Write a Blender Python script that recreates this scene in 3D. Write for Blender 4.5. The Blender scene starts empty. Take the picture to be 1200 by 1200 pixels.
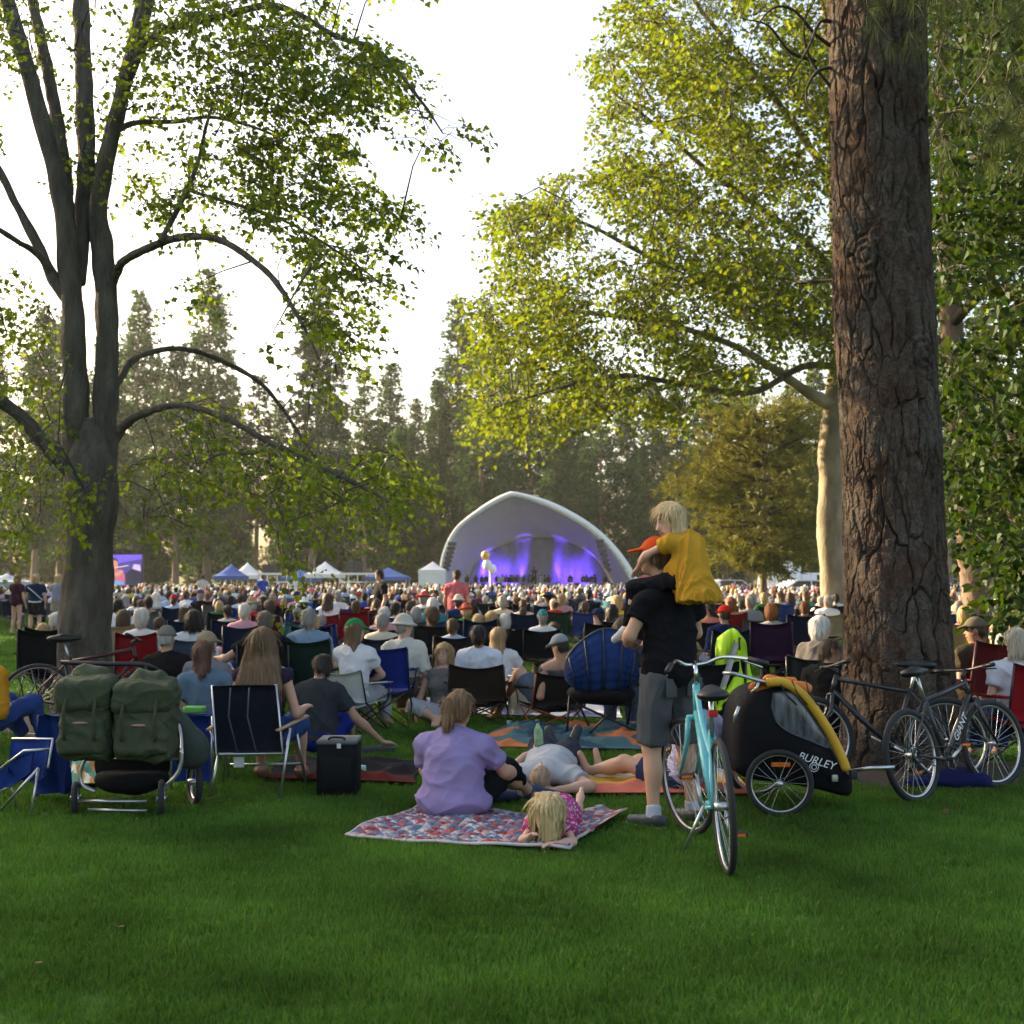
import bpy, math, random
import numpy as np
from mathutils import Vector, Matrix, Euler
random.seed(7); RNG = np.random.default_rng(11)
R = math.radians
SC = bpy.context.scene; COL = SC.collection
# ------------------------------------------------------------------ camera, sky, sun, exposure
CAM_H = 1.60; FPX = 1500.0; PITCH = math.atan(78 / FPX)
SUN_AZ = R(60); SUN_EL = R(17)          # azimuth counted from straight ahead towards the left
cam = bpy.data.cameras.new('camera'); cam_o = bpy.data.objects.new('camera', cam); COL.objects.link(cam_o)
cam.sensor_fit = 'HORIZONTAL'; cam.sensor_width = 24.0; cam.lens = 24.0 * FPX / 1200.0
cam.clip_start = 0.1; cam.clip_end = 3000
cam_o.location = (0, 0, CAM_H); cam_o.rotation_euler = (R(90) + PITCH, 0, 0)
cam.dof.use_dof = True; cam.dof.focus_distance = 9.0; cam.dof.aperture_fstop = 2.6
SC.camera = cam_o
W = bpy.data.worlds.new('World'); SC.world = W; W.use_nodes = True
_n = W.node_tree.nodes; _bg = _n['Background']
_sky = _n.new('ShaderNodeTexSky'); _sky.sky_type = 'NISHITA'; _sky.sun_disc = False
_sky.sun_elevation = SUN_EL; _sky.sun_rotation = -SUN_AZ
_sky.air_density = 1.0; _sky.dust_density = 8.0; _sky.ozone_density = 0.6; _sky.altitude = 600
W.node_tree.links.new(_sky.outputs[0], _bg.inputs[0]); _bg.inputs[1].default_value = 0.15
_sl = bpy.data.lights.new('sun', 'SUN'); _sl.energy = 5.0; _sl.angle = R(0.6); _sl.color = (1.0, 0.80, 0.52)
sun_o = bpy.data.objects.new('sun', _sl); COL.objects.link(sun_o)
SUN_DIR = Vector((-math.sin(SUN_AZ) * math.cos(SUN_EL), math.cos(SUN_AZ) * math.cos(SUN_EL), math.sin(SUN_EL)))
sun_o.rotation_euler = SUN_DIR.to_track_quat('Z', 'Y').to_euler()
SC.view_settings.view_transform = 'Standard'; SC.view_settings.look = 'None'
SC.view_settings.exposure = 1.85; SC.view_settings.gamma = 1.0
SC.view_settings.use_white_balance = True; SC.view_settings.white_balance_temperature = 6950; SC.view_settings.white_balance_tint = 10     # the camera's warm evening setting
SC.render.engine = 'CYCLES'
SC.cycles.max_bounces = 5; SC.cycles.diffuse_bounces = 2; SC.cycles.glossy_bounces = 2
SC.cycles.transmission_bounces = 3; SC.cycles.transparent_max_bounces = 8; SC.cycles.volume_bounces = 0
SC.cycles.use_denoising = True; SC.cycles.sample_clamp_indirect = 6.0
SC.cycles.caustics_reflective = False; SC.cycles.caustics_refractive = False

# ------------------------------------------------------------------ pixels of the photograph (1200 px) -> directions
def ray(px, py):
    x = (px - 600) / FPX; y = (600 - py) / FPX
    c, s = math.cos(PITCH), math.sin(PITCH)
    return np.array([x, c - y * s, s + y * c])
def A(px, py, Y):
    d = ray(px, py); return np.array([0, 0, CAM_H]) + d * (Y / d[1])
def G(px, py, z=0.0):
    d = ray(px, py); t = (z - CAM_H) / d[2]; return np.array([0, 0, CAM_H]) + d * t
def MPP(Y): return Y / FPX                     # metres per photo pixel at depth Y

# ------------------------------------------------------------------ mesh helpers
def mk_mesh(name, V, Fs, smooth=True):
    """V (n,3); Fs list of int arrays (m,k), k may differ between arrays"""
    V = np.asarray(V, dtype=np.float32)
    Fs = [np.asarray(f, dtype=np.int32) for f in Fs if len(f)]
    me = bpy.data.meshes.new(name)
    me.vertices.add(len(V)); me.vertices.foreach_set('co', V.ravel())
    nl = sum(f.size for f in Fs); npoly = sum(len(f) for f in Fs)
    me.loops.add(nl); me.loops.foreach_set('vertex_index', np.concatenate([f.ravel() for f in Fs]))
    me.polygons.add(npoly)
    tot = np.concatenate([np.full(len(f), f.shape[1], dtype=np.int32) for f in Fs])
    st = np.concatenate([[0], np.cumsum(tot)[:-1]]).astype(np.int32)
    me.polygons.foreach_set('loop_start', st); me.polygons.foreach_set('loop_total', tot)
    me.polygons.foreach_set('use_smooth', np.full(npoly, smooth))
    me.update(calc_edges=True); me.validate()
    return me
def add_tint(me, cols):
    cols = np.asarray(cols, dtype=np.float32)
    if cols.shape[1] == 3: cols = np.hstack([cols, np.ones((len(cols), 1), np.float32)])
    a = me.color_attributes.new('tint', 'FLOAT_COLOR', 'POINT'); a.data.foreach_set('color', cols.ravel())
def link(name, data, mat=None, parent=None, color=None):
    o = bpy.data.objects.new(name, data); COL.objects.link(o)
    if mat is not None and data is not None and len(data.materials) == 0: data.materials.append(mat)
    if parent is not None: o.parent = parent
    if color is not None: o.color = (color[0], color[1], color[2], 1)
    return o
def tag(o, label=None, cat=None, group=None, kind=None):
    if label: o['label'] = label
    if cat: o['category'] = cat
    if group: o['group'] = group
    if kind: o['kind'] = kind
    return o
def empty(name, loc=(0, 0, 0), rz=0.0):
    o = bpy.data.objects.new(name, None); COL.objects.link(o); o.location = loc; o.rotation_euler = (0, 0, rz)
    o.empty_display_size = 0.1; return o
def copy_tree(o, parent=None):
    c = o.copy(); COL.objects.link(c); c.parent = parent
    for ch in o.children: copy_tree(ch, c)
    return c
def unit(v):
    v = np.asarray(v, float); return v / (np.linalg.norm(v) + 1e-12)
def catmull(P, n=8):
    P = np.asarray(P, float)
    if len(P) < 3:
        t = np.linspace(0, 1, n + 1)[:, None]; return P[0] * (1 - t) + P[-1] * t
    Q = np.vstack([2 * P[0] - P[1], P, 2 * P[-1] - P[-2]]); out = []
    for i in range(1, len(Q) - 2):
        p0, p1, p2, p3 = Q[i - 1], Q[i], Q[i + 1], Q[i + 2]
        t = np.linspace(0, 1, n, endpoint=False)[:, None]
        out.append(.5 * (2 * p1 + (p2 - p0) * t + (2 * p0 - 5 * p1 + 4 * p2 - p3) * t ** 2 + (3 * p1 - p0 - 3 * p2 + p3) * t ** 3))
    return np.vstack(out + [P[-1:]])
class MB:
    """collects geometry for ONE mesh object"""
    def __init__(s): s.v = []; s.f = {}; s.n = 0
    def add(s, V, F):
        V = np.asarray(V, float); F = np.asarray(F, int)
        s.v.append(V); s.f.setdefault(F.shape[1], []).append(F + s.n); s.n += len(V); return s
    def tube(s, P, r, sides=8, cap=True, smooth=0, flat=1.0, closed=False):
        P = np.asarray(P, float)
        if smooth:
            r_ = np.atleast_1d(np.asarray(r, float))
            if len(r_) == len(P): rr = catmull(np.c_[r_, r_, r_], smooth)[:, 0]
            else: rr = r_
            P = catmull(P, smooth); r = rr
        n = len(P); r = np.broadcast_to(np.atleast_1d(np.asarray(r, float)), (n,)) if np.size(r) in (1, n) else np.interp(np.linspace(0, 1, n), np.linspace(0, 1, np.size(r)), r)
        T = np.gradient(P, axis=0)
        if closed: T = np.roll(P, -1, 0) - np.roll(P, 1, 0)
        T /= np.linalg.norm(T, axis=1)[:, None] + 1e-12
        up = np.array([0, 0, 1.0]) if abs(T[0][2]) < .9 else np.array([1.0, 0, 0])
        u = unit(np.cross(T[0], up)); U = np.zeros_like(P)
        for i in range(n):
            u = u - T[i] * np.dot(u, T[i]); u = unit(u); U[i] = u
        Wd = np.cross(T, U); a = np.linspace(0, 2 * np.pi, sides, endpoint=False)
        V = P[:, None, :] + r[:, None, None] * (np.cos(a)[None, :, None] * U[:, None, :] + flat * np.sin(a)[None, :, None] * Wd[:, None, :])
        idx = np.arange(n * sides).reshape(n, sides)
        if closed: i0 = idx; i1 = np.roll(idx, -1, 0)
        else: i0 = idx[:-1]; i1 = idx[1:]
        F = np.stack([i0, np.roll(i0, -1, 1), np.roll(i1, -1, 1), i1], -1).reshape(-1, 4)
        base = s.n; s.add(V.reshape(-1, 3), F)
        if cap and not closed:
            s.f.setdefault(sides, []).append(np.array([idx[0][::-1] + base])); s.f.setdefault(sides, []).append(np.array([idx[-1] + base]))
        return s
    def ring(s, c, axis, rad, r, seg=40, sides=8, flat=1.0):
        axis = unit(axis); u = unit(np.cross(axis, [0.3, 0.1, 1] if abs(axis[2]) < .9 else [1, 0, 0])); w = np.cross(axis, u)
        a = np.linspace(0, 2 * np.pi, seg, endpoint=False); b = np.linspace(0, 2 * np.pi, sides, endpoint=False)
        d = np.cos(a)[:, None] * u + np.sin(a)[:, None] * w
        V = np.asarray(c, float) + d[:, None, :] * (rad + r * np.cos(b))[None, :, None] + (r * flat * np.sin(b))[None, :, None] * axis
        idx = np.arange(seg * sides).reshape(seg, sides); i1 = np.roll(idx, -1, 0)
        F = np.stack([idx, np.roll(idx, -1, 1), np.roll(i1, -1, 1), i1], -1).reshape(-1, 4)
        return s.add(V.reshape(-1, 3), F)
    def box(s, c, d, rot=None, bev=0.0):
        c = np.asarray(c, float); d = np.asarray(d, float) / 2
        if bev <= 0:
            V = np.array([[x, y, z] for x in (-1, 1) for y in (-1, 1) for z in (-1, 1)], float) * d
            F = [[0, 1, 3, 2], [4, 6, 7, 5], [0, 4, 5, 1], [2, 3, 7, 6], [0, 2, 6, 4], [1, 5, 7, 3]]
            if rot is not None: V = V @ np.asarray(rot, float).T
            return s.add(V + c, F)
        # rounded box: sphere-ish grid pushed to a box
        n = 6; V, F = [], []
        b = min(bev, d.min() * .99)
        lin = np.concatenate([np.linspace(-1, -1 + 1e-6, 1), [-.5, 0, .5], [1]])
        th = np.linspace(0, np.pi, 9); ph = np.linspace(0, 2 * np.pi, 16, endpoint=False)
        tt, pp = np.meshgrid(th, ph, indexing='ij')
        N = np.stack([np.sin(tt) * np.cos(pp + .19635), np.sin(tt) * np.sin(pp + .19635), np.cos(tt)], -1)
        sg = np.where(N >= 0, 1, -1); sg[0, :, 2] = 1; sg[-1, :, 2] = -1
        zs = np.sign(np.cos(th)); zs[4] = 0
        V = N * b + sg * (d - b); V[4, :, 2] = 0
        idx = np.arange(9 * 16).reshape(9, 16)
        F = np.stack([idx[:-1], idx[1:], np.roll(idx[1:], -1, 1), np.roll(idx[:-1], -1, 1)], -1).reshape(-1, 4)
        V = V.reshape(-1, 3)
        base = s.n
        if rot is not None: V = V @ np.asarray(rot, float).T
        s.add(V + c, F)
        s.f.setdefault(16, []).append(np.array([idx[0] + base])); s.f.setdefault(16, []).append(np.array([idx[-1][::-1] + base]))
        return s
    def ball(s, c, r, seg=14, rings=9, rot=None):
        th = np.linspace(0.001, np.pi - .001, rings); ph = np.linspace(0, 2 * np.pi, seg, endpoint=False)
        tt, pp = np.meshgrid(th, ph, indexing='ij')
        V = np.stack([np.sin(tt) * np.cos(pp), np.sin(tt) * np.sin(pp), np.cos(tt)], -1).reshape(-1, 3) * np.asarray(r, float)
        if rot is not None: V = V @ np.asarray(rot, float).T
        idx = np.arange(rings * seg).reshape(rings, seg)
        F = np.stack([idx[:-1], idx[1:], np.roll(idx[1:], -1, 1), np.roll(idx[:-1], -1, 1)], -1).reshape(-1, 4)
        return s.add(V + np.asarray(c, float), F)
    def cyl(s, a, b, r, sides=14): return s.tube([a, b], r, sides)
    def lathe(s, c, prof, seg=20):
        prof = np.asarray(prof, float); a = np.linspace(0, 2 * np.pi, seg, endpoint=False)
        V = np.stack([prof[:, None, 0] * np.cos(a), prof[:, None, 0] * np.sin(a), np.repeat(prof[:, 1:2], seg, 1)], -1)
        idx = np.arange(len(prof) * seg).reshape(len(prof), seg)
        F = np.stack([idx[:-1], np.roll(idx[:-1], -1, 1), np.roll(idx[1:], -1, 1), idx[1:]], -1).reshape(-1, 4)
        return s.add(V.reshape(-1, 3) + np.asarray(c, float), F)
    def sheet(s, Gd, thick=0.0):
        """Gd (n,m,3) grid; optional thickness along normals -> closed shell"""
        Gd = np.asarray(Gd, float); n, m = Gd.shape[:2]; idx = np.arange(n * m).reshape(n, m)
        F = np.stack([idx[:-1, :-1], idx[:-1, 1:], idx[1:, 1:], idx[1:, :-1]], -1).reshape(-1, 4)
        if thick <= 0: return s.add(Gd.reshape(-1, 3), F)
        du = np.gradient(Gd, axis=0); dv = np.gradient(Gd, axis=1); N = np.cross(dv, du); N /= np.linalg.norm(N, axis=-1)[..., None] + 1e-12
        V = np.vstack([(Gd + N * thick / 2).reshape(-1, 3), (Gd - N * thick / 2).reshape(-1, 3)]); k = n * m
        rim = np.concatenate([idx[0, :], idx[1:, -1], idx[-1, -2::-1], idx[-2:0:-1, 0]])
        r2 = np.roll(rim, -1); RF = np.stack([rim, r2, r2 + k, rim + k], -1)
        return s.add(V, np.vstack([F, F[:, ::-1] + k, RF]))
    def prism(s, poly, z0, z1, origin=(0, 0, 0), ux=(1, 0, 0), uy=(0, 1, 0)):
        poly = np.asarray(poly, float); o = np.asarray(origin, float); ux = np.asarray(ux, float); uy = np.asarray(uy, float); uz = np.cross(ux, uy); k = len(poly)
        B = o + poly[:, :1] * ux + poly[:, 1:2] * uy
        base = s.n; s.v.append(np.vstack([B + uz * z0, B + uz * z1])); s.n += 2 * k
        i = np.arange(k); j = (i + 1) % k
        s.f.setdefault(4, []).append(np.stack([i, j, j + k, i + k], -1) + base)
        s.f.setdefault(k, []).append(np.array([i[::-1] + base])); s.f.setdefault(k, []).append(np.array([i + k + base])); return s
    def xform(s, Rm=None, t=None):
        for i in range(len(s.v)):
            if Rm is not None: s.v[i] = s.v[i] @ np.asarray(Rm, float).T
            if t is not None: s.v[i] = s.v[i] + np.asarray(t, float)
        return s
    def mesh(s, name, smooth=True): return mk_mesh(name, np.vstack(s.v), [np.vstack(f) for f in s.f.values()], smooth)
    def build(s, name, mat, parent=None, smooth=True, color=None): return link(name, s.mesh(name, smooth), mat, parent, color)
def rotz(a): c, s_ = math.cos(a), math.sin(a); return np.array([[c, -s_, 0], [s_, c, 0], [0, 0, 1]])
def rotx(a): c, s_ = math.cos(a), math.sin(a); return np.array([[1, 0, 0], [0, c, -s_], [0, s_, c]])
def roty(a): c, s_ = math.cos(a), math.sin(a); return np.array([[c, 0, s_], [0, 1, 0], [-s_, 0, c]])
def snoise(P, f, seed=0, n=7):
    """cheap smooth noise: sum of plane waves, about -1..1"""
    rg = np.random.default_rng(seed); o = np.zeros(P.shape[:-1])
    for i in range(n):
        d = rg.normal(size=3); d /= np.linalg.norm(d); o += np.sin((P @ d) * f * rg.uniform(.6, 1.6) + rg.uniform(0, 6.28))
    return o / math.sqrt(n) * .8

# ------------------------------------------------------------------ materials
MATS = {}
def mat(name, color=(.5, .5, .5), rough=.6, metal=0.0, vary=.15, vscale=6.0, bump=0.0, bscale=60.0, src=None, spec=.5, trans=0.0, sheen=0.0, stretch=(1, 1, 1), alpha=None, emit=None):
    """principled procedural material; src: None fixed colour, 'object' = object colour, 'tint' = colour attribute"""
    if name in MATS: return MATS[name]
    m = bpy.data.materials.new(name); m.use_nodes = True; nt = m.node_tree; N = nt.nodes; L = nt.links
    b = N['Principled BSDF']; b.inputs['Roughness'].default_value = rough; b.inputs['Metallic'].default_value = metal
    b.inputs['Specular IOR Level'].default_value = spec
    if sheen: b.inputs['Sheen Weight'].default_value = sheen
    if src == 'object': s_ = N.new('ShaderNodeObjectInfo').outputs['Color']
    elif src == 'tint':
        at = N.new('ShaderNodeVertexColor'); at.layer_name = 'tint'; s_ = at.outputs['Color']
    else:
        rgb = N.new('ShaderNodeRGB'); rgb.outputs[0].default_value = (*color, 1); s_ = rgb.outputs[0]
    tc = N.new('ShaderNodeTexCoord'); mp = N.new('ShaderNodeMapping'); mp.inputs['Scale'].default_value = stretch
    L.new(tc.outputs['Object'], mp.inputs[0])
    if vary > 0:
        nz = N.new('ShaderNodeTexNoise'); nz.inputs['Scale'].default_value = vscale; nz.inputs['Detail'].default_value = 5
        L.new(mp.outputs[0], nz.inputs['Vector'])
        mr = N.new('ShaderNodeMapRange'); mr.inputs[1].default_value = .25; mr.inputs[2].default_value = .75
        mr.inputs[3].default_value = 1 - vary; mr.inputs[4].default_value = 1 + vary; L.new(nz.outputs[0], mr.inputs[0])
        hs = N.new('ShaderNodeHueSaturation'); L.new(s_, hs.inputs['Color']); L.new(mr.outputs[0], hs.inputs['Value']); s_ = hs.outputs[0]
    L.new(s_, b.inputs['Base Color'])
    if bump > 0:
        nb = N.new('ShaderNodeTexNoise'); nb.inputs['Scale'].default_value = bscale; nb.inputs['Detail'].default_value = 4
        L.new(mp.outputs[0], nb.inputs['Vector']); bp = N.new('ShaderNodeBump'); bp.inputs['Strength'].default_value = min(1, bump); bp.inputs['Distance'].default_value = .045 if name.startswith(('bark', 'pine_b')) else .01
        L.new(nb.outputs[0], bp.inputs['Height']); L.new(bp.outputs[0], b.inputs['Normal'])
    if trans > 0:
        tr = N.new('ShaderNodeBsdfTranslucent'); mx = N.new('ShaderNodeMixShader'); mx.inputs[0].default_value = trans
        L.new(s_, tr.inputs[0]); L.new(b.outputs[0], mx.inputs[1]); L.new(tr.outputs[0], mx.inputs[2]); L.new(mx.outputs[0], N['Material Output'].inputs[0])
    if alpha is not None: b.inputs['Alpha'].default_value = alpha
    if emit: b.inputs['Emission Color'].default_value = (*emit[0], 1); b.inputs['Emission Strength'].default_value = emit[1]
    MATS[name] = m; return m
def leaf_mat(name, tcol=(1.25, 1.15, .45), trans=.5, src='tint', color=None, rough=.5):
    if name in MATS: return MATS[name]
    m = bpy.data.materials.new(name); m.use_nodes = True; nt = m.node_tree; N = nt.nodes; L = nt.links
    b = N['Principled BSDF']; b.inputs['Roughness'].default_value = rough; b.inputs['Specular IOR Level'].default_value = .12
    at = N.new('ShaderNodeVertexColor'); at.layer_name = 'tint'
    oi = N.new('ShaderNodeObjectInfo')
    hv = N.new('ShaderNodeMix'); hv.data_type = 'RGBA'; hv.blend_type = 'MULTIPLY'; hv.inputs[0].default_value = 1
    L.new(at.outputs[0], hv.inputs[6]); L.new(oi.outputs['Color'], hv.inputs[7]); s_ = hv.outputs[2]
    L.new(s_, b.inputs['Base Color'])
    ml = N.new('ShaderNodeMix'); ml.data_type = 'RGBA'; ml.blend_type = 'MULTIPLY'; ml.inputs[0].default_value = 1
    L.new(s_, ml.inputs[6]); ml.inputs[7].default_value = (*tcol, 1)
    tr = N.new('ShaderNodeBsdfTranslucent'); L.new(ml.outputs[2], tr.inputs[0]); mx = N.new('ShaderNodeMixShader'); mx.inputs[0].default_value = trans
    L.new(b.outputs[0], mx.inputs[1]); L.new(tr.outputs[0], mx.inputs[2]); L.new(mx.outputs[0], N['Material Output'].inputs[0])
    MATS[name] = m; return m
# ================================================================== SETTING: ground, grass
def ground_mat():
    m = bpy.data.materials.new('lawn'); m.use_nodes = True; N = m.node_tree.nodes; L = m.node_tree.links; b = N['Principled BSDF']
    b.inputs['Roughness'].default_value = .9; b.inputs['Specular IOR Level'].default_value = .1
    tc = N.new('ShaderNodeTexCoord'); n1 = N.new('ShaderNodeTexNoise'); n1.inputs['Scale'].default_value = .35; n1.inputs['Detail'].default_value = 6
    n2 = N.new('ShaderNodeTexNoise'); n2.inputs['Scale'].default_value = 22; n2.inputs['Detail'].default_value = 6
    mx = N.new('ShaderNodeMath'); mx.operation = 'ADD'
    L.new(tc.outputs['Object'], n1.inputs[0]); L.new(tc.outputs['Object'], n2.inputs[0]); L.new(n1.outputs[0], mx.inputs[0]); L.new(n2.outputs[0], mx.inputs[1])
    r = N.new('ShaderNodeValToRGB'); e = r.color_ramp.elements; e[0].position = .32; e[0].color = (.024, .062, .007, 1); e[1].position = .68; e[1].color = (.066, .155, .018, 1)
    h = N.new('ShaderNodeMath'); h.operation = 'MULTIPLY'; h.inputs[1].default_value = .5; L.new(mx.outputs[0], h.inputs[0]); L.new(h.outputs[0], r.inputs[0])
    L.new(r.outputs[0], b.inputs['Base Color']); bp = N.new('ShaderNodeBump'); bp.inputs['Distance'].default_value = .03; L.new(n2.outputs[0], bp.inputs['Height']); L.new(bp.outputs[0], b.inputs['Normal'])
    return m
tag(MB().add([[-440, -120, 0], [440, -120, 0], [440, 600, 0], [-440, 600, 0]], [[0, 1, 2, 3]]).build('ground', ground_mat()), 'wide level lawn of mown green grass', 'ground', kind='structure')
SOIL = [(G(1068, 905), 1.35, .95), (G(95, 850), 1.7, 1.1)]
def soil(name, c, rx, ry, lab, seed):
    a = np.linspace(0, 2 * np.pi, 48, endpoint=False); rr = 1 + .12 * np.sin(3 * a + seed) + .08 * np.sin(7 * a + 2 * seed) + .05 * np.sin(13 * a)
    V = [[c[0], c[1], .03]]; F = []
    for k, (s_, z) in enumerate(((.35, .035), (.7, .022), (1, .004))):
        V += [[c[0] + rx * s_ * rr[i] * math.cos(a[i]), c[1] + ry * s_ * rr[i] * math.sin(a[i]), z + .006 * random.random() * (k < 2)] for i in range(48)]
    T = [[0, 1 + i, 1 + (i + 1) % 48] for i in range(48)]; Q = [[1 + 48 * k + i, 49 + 48 * k + i, 49 + 48 * k + (i + 1) % 48, 1 + 48 * k + (i + 1) % 48] for k in range(2) for i in range(48)]
    me = mk_mesh(name, V, [np.array(T), np.array(Q)])
    tag(link(name, me, mat('soil', (.036, .023, .015), .95, vary=.45, vscale=14, bump=.9, bscale=45)), lab, 'ground', kind='structure')
soil('soil_patch', *SOIL[0], 'bare brown soil and needles around the pine', 1.0)
soil('soil_patch', *SOIL[1], 'bare brown soil and litter under the maple', 2.2)

def blade_clump(seed, n=70, rad=.11, hmin=.022, hmax=.050):
    rg = np.random.default_rng(seed); V = []; T = []; Q = []; C = []
    for i in range(n):
        r = rad * math.sqrt(rg.random()); a = rg.random() * 6.283; x, y = r * math.cos(a), r * math.sin(a)
        h = rg.uniform(hmin, hmax); w = rg.uniform(.0016, .0030); b = rg.random() * 6.283; dx, dy = math.cos(b), math.sin(b)
        ln = rg.uniform(.1, .75) * h; ph = rg.random() * 6.283; px, py = math.cos(ph) * ln, math.sin(ph) * ln; k = len(V)
        V += [[x - dx * w, y - dy * w, 0], [x + dx * w, y + dy * w, 0], [x + dx * w * .8 + px * .35, y + dy * w * .8 + py * .35, h * .6], [x - dx * w * .8 + px * .35, y - dy * w * .8 + py * .35, h * .6], [x + px, y + py, h]]
        Q.append([k, k + 1, k + 2, k + 3]); T.append([k + 3, k + 2, k + 4])
        g = rg.uniform(.7, 1.3); yel = rg.random() ** 3
        c = np.array([.070 + .06 * yel, .182, .026 + .02 * yel]) * g; C += [c] * 5
    me = mk_mesh('grass_clump', V, [np.array(Q), np.array(T)]); add_tint(me, np.array(C)); return me
def grass_mat():
    m = leaf_mat('grass_blade', (1.1, 1.1, .5), .35, rough=.5); N = m.node_tree.nodes; L = m.node_tree.links
    hs = N.new('ShaderNodeHueSaturation'); tc = N.new('ShaderNodeNewGeometry'); nz = N.new('ShaderNodeTexNoise'); nz.inputs['Scale'].default_value = .9; nz.inputs['Detail'].default_value = 4
    L.new(tc.outputs['Position'], nz.inputs['Vector']); mr = N.new('ShaderNodeMapRange'); mr.inputs[1].default_value = .3; mr.inputs[2].default_value = .7; mr.inputs[3].default_value = .55; mr.inputs[4].default_value = 1.42
    L.new(nz.outputs[0], mr.inputs[0]); L.new(mr.outputs[0], hs.inputs['Value'])
    at = [n for n in N if n.type == 'VERTEX_COLOR'][0]; mixn = [n for n in N if n.type == 'MIX'][0]
    L.new(at.outputs[0], hs.inputs['Color']); L.new(hs.outputs[0], mixn.inputs[6]); return m
def grass_field():
    pts = []; rg = np.random.default_rng(3)
    for y0, y1, den in ((3.6, 8, 190), (8, 12, 150), (12, 18, 75), (18, 30, 28), (30, 60, 7)):
        hw0 = .46 * y1 + .6; n = int(den * (y1 - y0) * 2 * hw0); P = np.c_[rg.uniform(-hw0, hw0, n), rg.uniform(y0, y1, n)]
        P = P[np.abs(P[:, 0]) < .45 * P[:, 1] + .6]; pts.append(P)
    P = np.vstack(pts)
    for (c, rx, ry) in SOIL:
        d = ((P[:, 0] - c[0]) / rx) ** 2 + ((P[:, 1] - c[1]) / ry) ** 2; P = P[(d > .85) | (rg.random(len(P)) < np.clip(d - .25, .02, .6))]
    P = P[~in_blanket(P)]
    V = np.c_[P, np.full(len(P), .001)]
    me = bpy.data.meshes.new('grass'); me.vertices.add(len(V)); me.vertices.foreach_set('co', V.astype(np.float32).ravel())
    far = np.clip((P[:, 1] - 9) / 30, 0, 1)
    a = me.attributes.new('scl', 'FLOAT', 'POINT'); a.data.foreach_set('value', (rg.uniform(.75, 1.2, len(V)) * (1 + 1.0 * far)).astype(np.float32))
    a = me.attributes.new('rz', 'FLOAT', 'POINT'); a.data.foreach_set('value', rg.uniform(0, 6.283, len(V)).astype(np.float32))
    o = link('grass', me); tag(o, 'short green grass blades covering the lawn', 'grass', kind='stuff')
    gm = grass_mat(); src = []
    for k in range(4):
        bm = blade_clump(40 + k); bm.materials.append(gm); src.append(bpy.data.objects.new('grass_clump', bm))
    ng = bpy.data.node_groups.new('grass_scatter', 'GeometryNodeTree'); ng.is_modifier = True
    ng.interface.new_socket('Geometry', in_out='INPUT', socket_type='NodeSocketGeometry'); ng.interface.new_socket('Geometry', in_out='OUTPUT', socket_type='NodeSocketGeometry')
    N = ng.nodes; L = ng.links; gi = N.new('NodeGroupInput'); go = N.new('NodeGroupOutput'); ip = N.new('GeometryNodeInstanceOnPoints'); jn = N.new('GeometryNodeJoinGeometry')
    for so in src:
        oi = N.new('GeometryNodeObjectInfo'); oi.inputs['Object'].default_value = so; oi.inputs['As Instance'].default_value = True; L.new(oi.outputs['Geometry'], jn.inputs[0])
    na = N.new('GeometryNodeInputNamedAttribute'); na.data_type = 'FLOAT'; na.inputs[0].default_value = 'scl'
    nr = N.new('GeometryNodeInputNamedAttribute'); nr.data_type = 'FLOAT'; nr.inputs[0].default_value = 'rz'
    cx = N.new('ShaderNodeCombineXYZ'); L.new(nr.outputs[0], cx.inputs[2])
    L.new(gi.outputs[0], ip.inputs['Points']); L.new(jn.outputs[0], ip.inputs['Instance']); ip.inputs['Pick Instance'].default_value = True
    L.new(cx.outputs[0], ip.inputs['Rotation']); L.new(na.outputs[0], ip.inputs['Scale']); L.new(ip.outputs[0], go.inputs[0])
    md = o.modifiers.new('scatter', 'NODES'); md.node_group = ng

# ================================================================== TREES
BARK = mat('bark_grey', (.098, .082, .064), .95, vary=.5, vscale=9, bump=1.0, bscale=38, stretch=(1, 1, .3))
BARK_DARK = mat('bark_dark', (.042, .032, .025), .95, vary=.3, vscale=3, bump=.8, bscale=9, stretch=(1, 1, .3))
BARK_PALE = mat('bark_pale', (.24, .20, .135), .9, vary=.55, vscale=3.0, bump=.5, bscale=14, stretch=(1, 1, .5))
BARK_PINK = mat('bark_pink', (.20, .135, .095), .95, vary=.3, vscale=3, bump=.9, bscale=16, stretch=(1, 1, .3))
def limb(mb, pts, rad, sides=12, sub=8, rough=.08, seed=0):
    """tapered limb through 3-D points, with knobbly section"""
    P = catmull(pts, sub); r = catmull(np.c_[rad, rad, rad], sub)[:, 0] if len(rad) == len(pts) else np.interp(np.linspace(0, 1, len(P)), np.linspace(0, 1, len(rad)), rad)
    b = MB(); b.tube(P, r, sides); V = b.v[0]; n = len(P)
    C = np.repeat(P, sides, 0); D = V - C
    V = C + D * (1 + rough * snoise(V, 5.0 / max(.05, r.max()) * .35, seed) + rough * .6 * snoise(V * [1, 1, .4], 38, seed + 1) + rough * .4 * snoise(V, 14, seed + 2))[:, None]
    b.v[0] = V; base = mb.n; mb.v += b.v; mb.n += b.n
    for k, f in b.f.items(): mb.f.setdefault(k, []).extend([x + base for x in f])
    return P
MAPLE = np.array([[0, 0], [.30, -.02], [.52, .18], [.40, .36], [.56, .62], [.22, .62], [0, 1.0], [-.22, .62], [-.56, .62], [-.40, .36], [-.52, .18], [-.30, -.02]])
PLANE = np.array([[0, 0], [.38, .10], [.52, .45], [.25, .62], [0, 1.0], [-.25, .62], [-.52, .45], [-.38, .10]])
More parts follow.
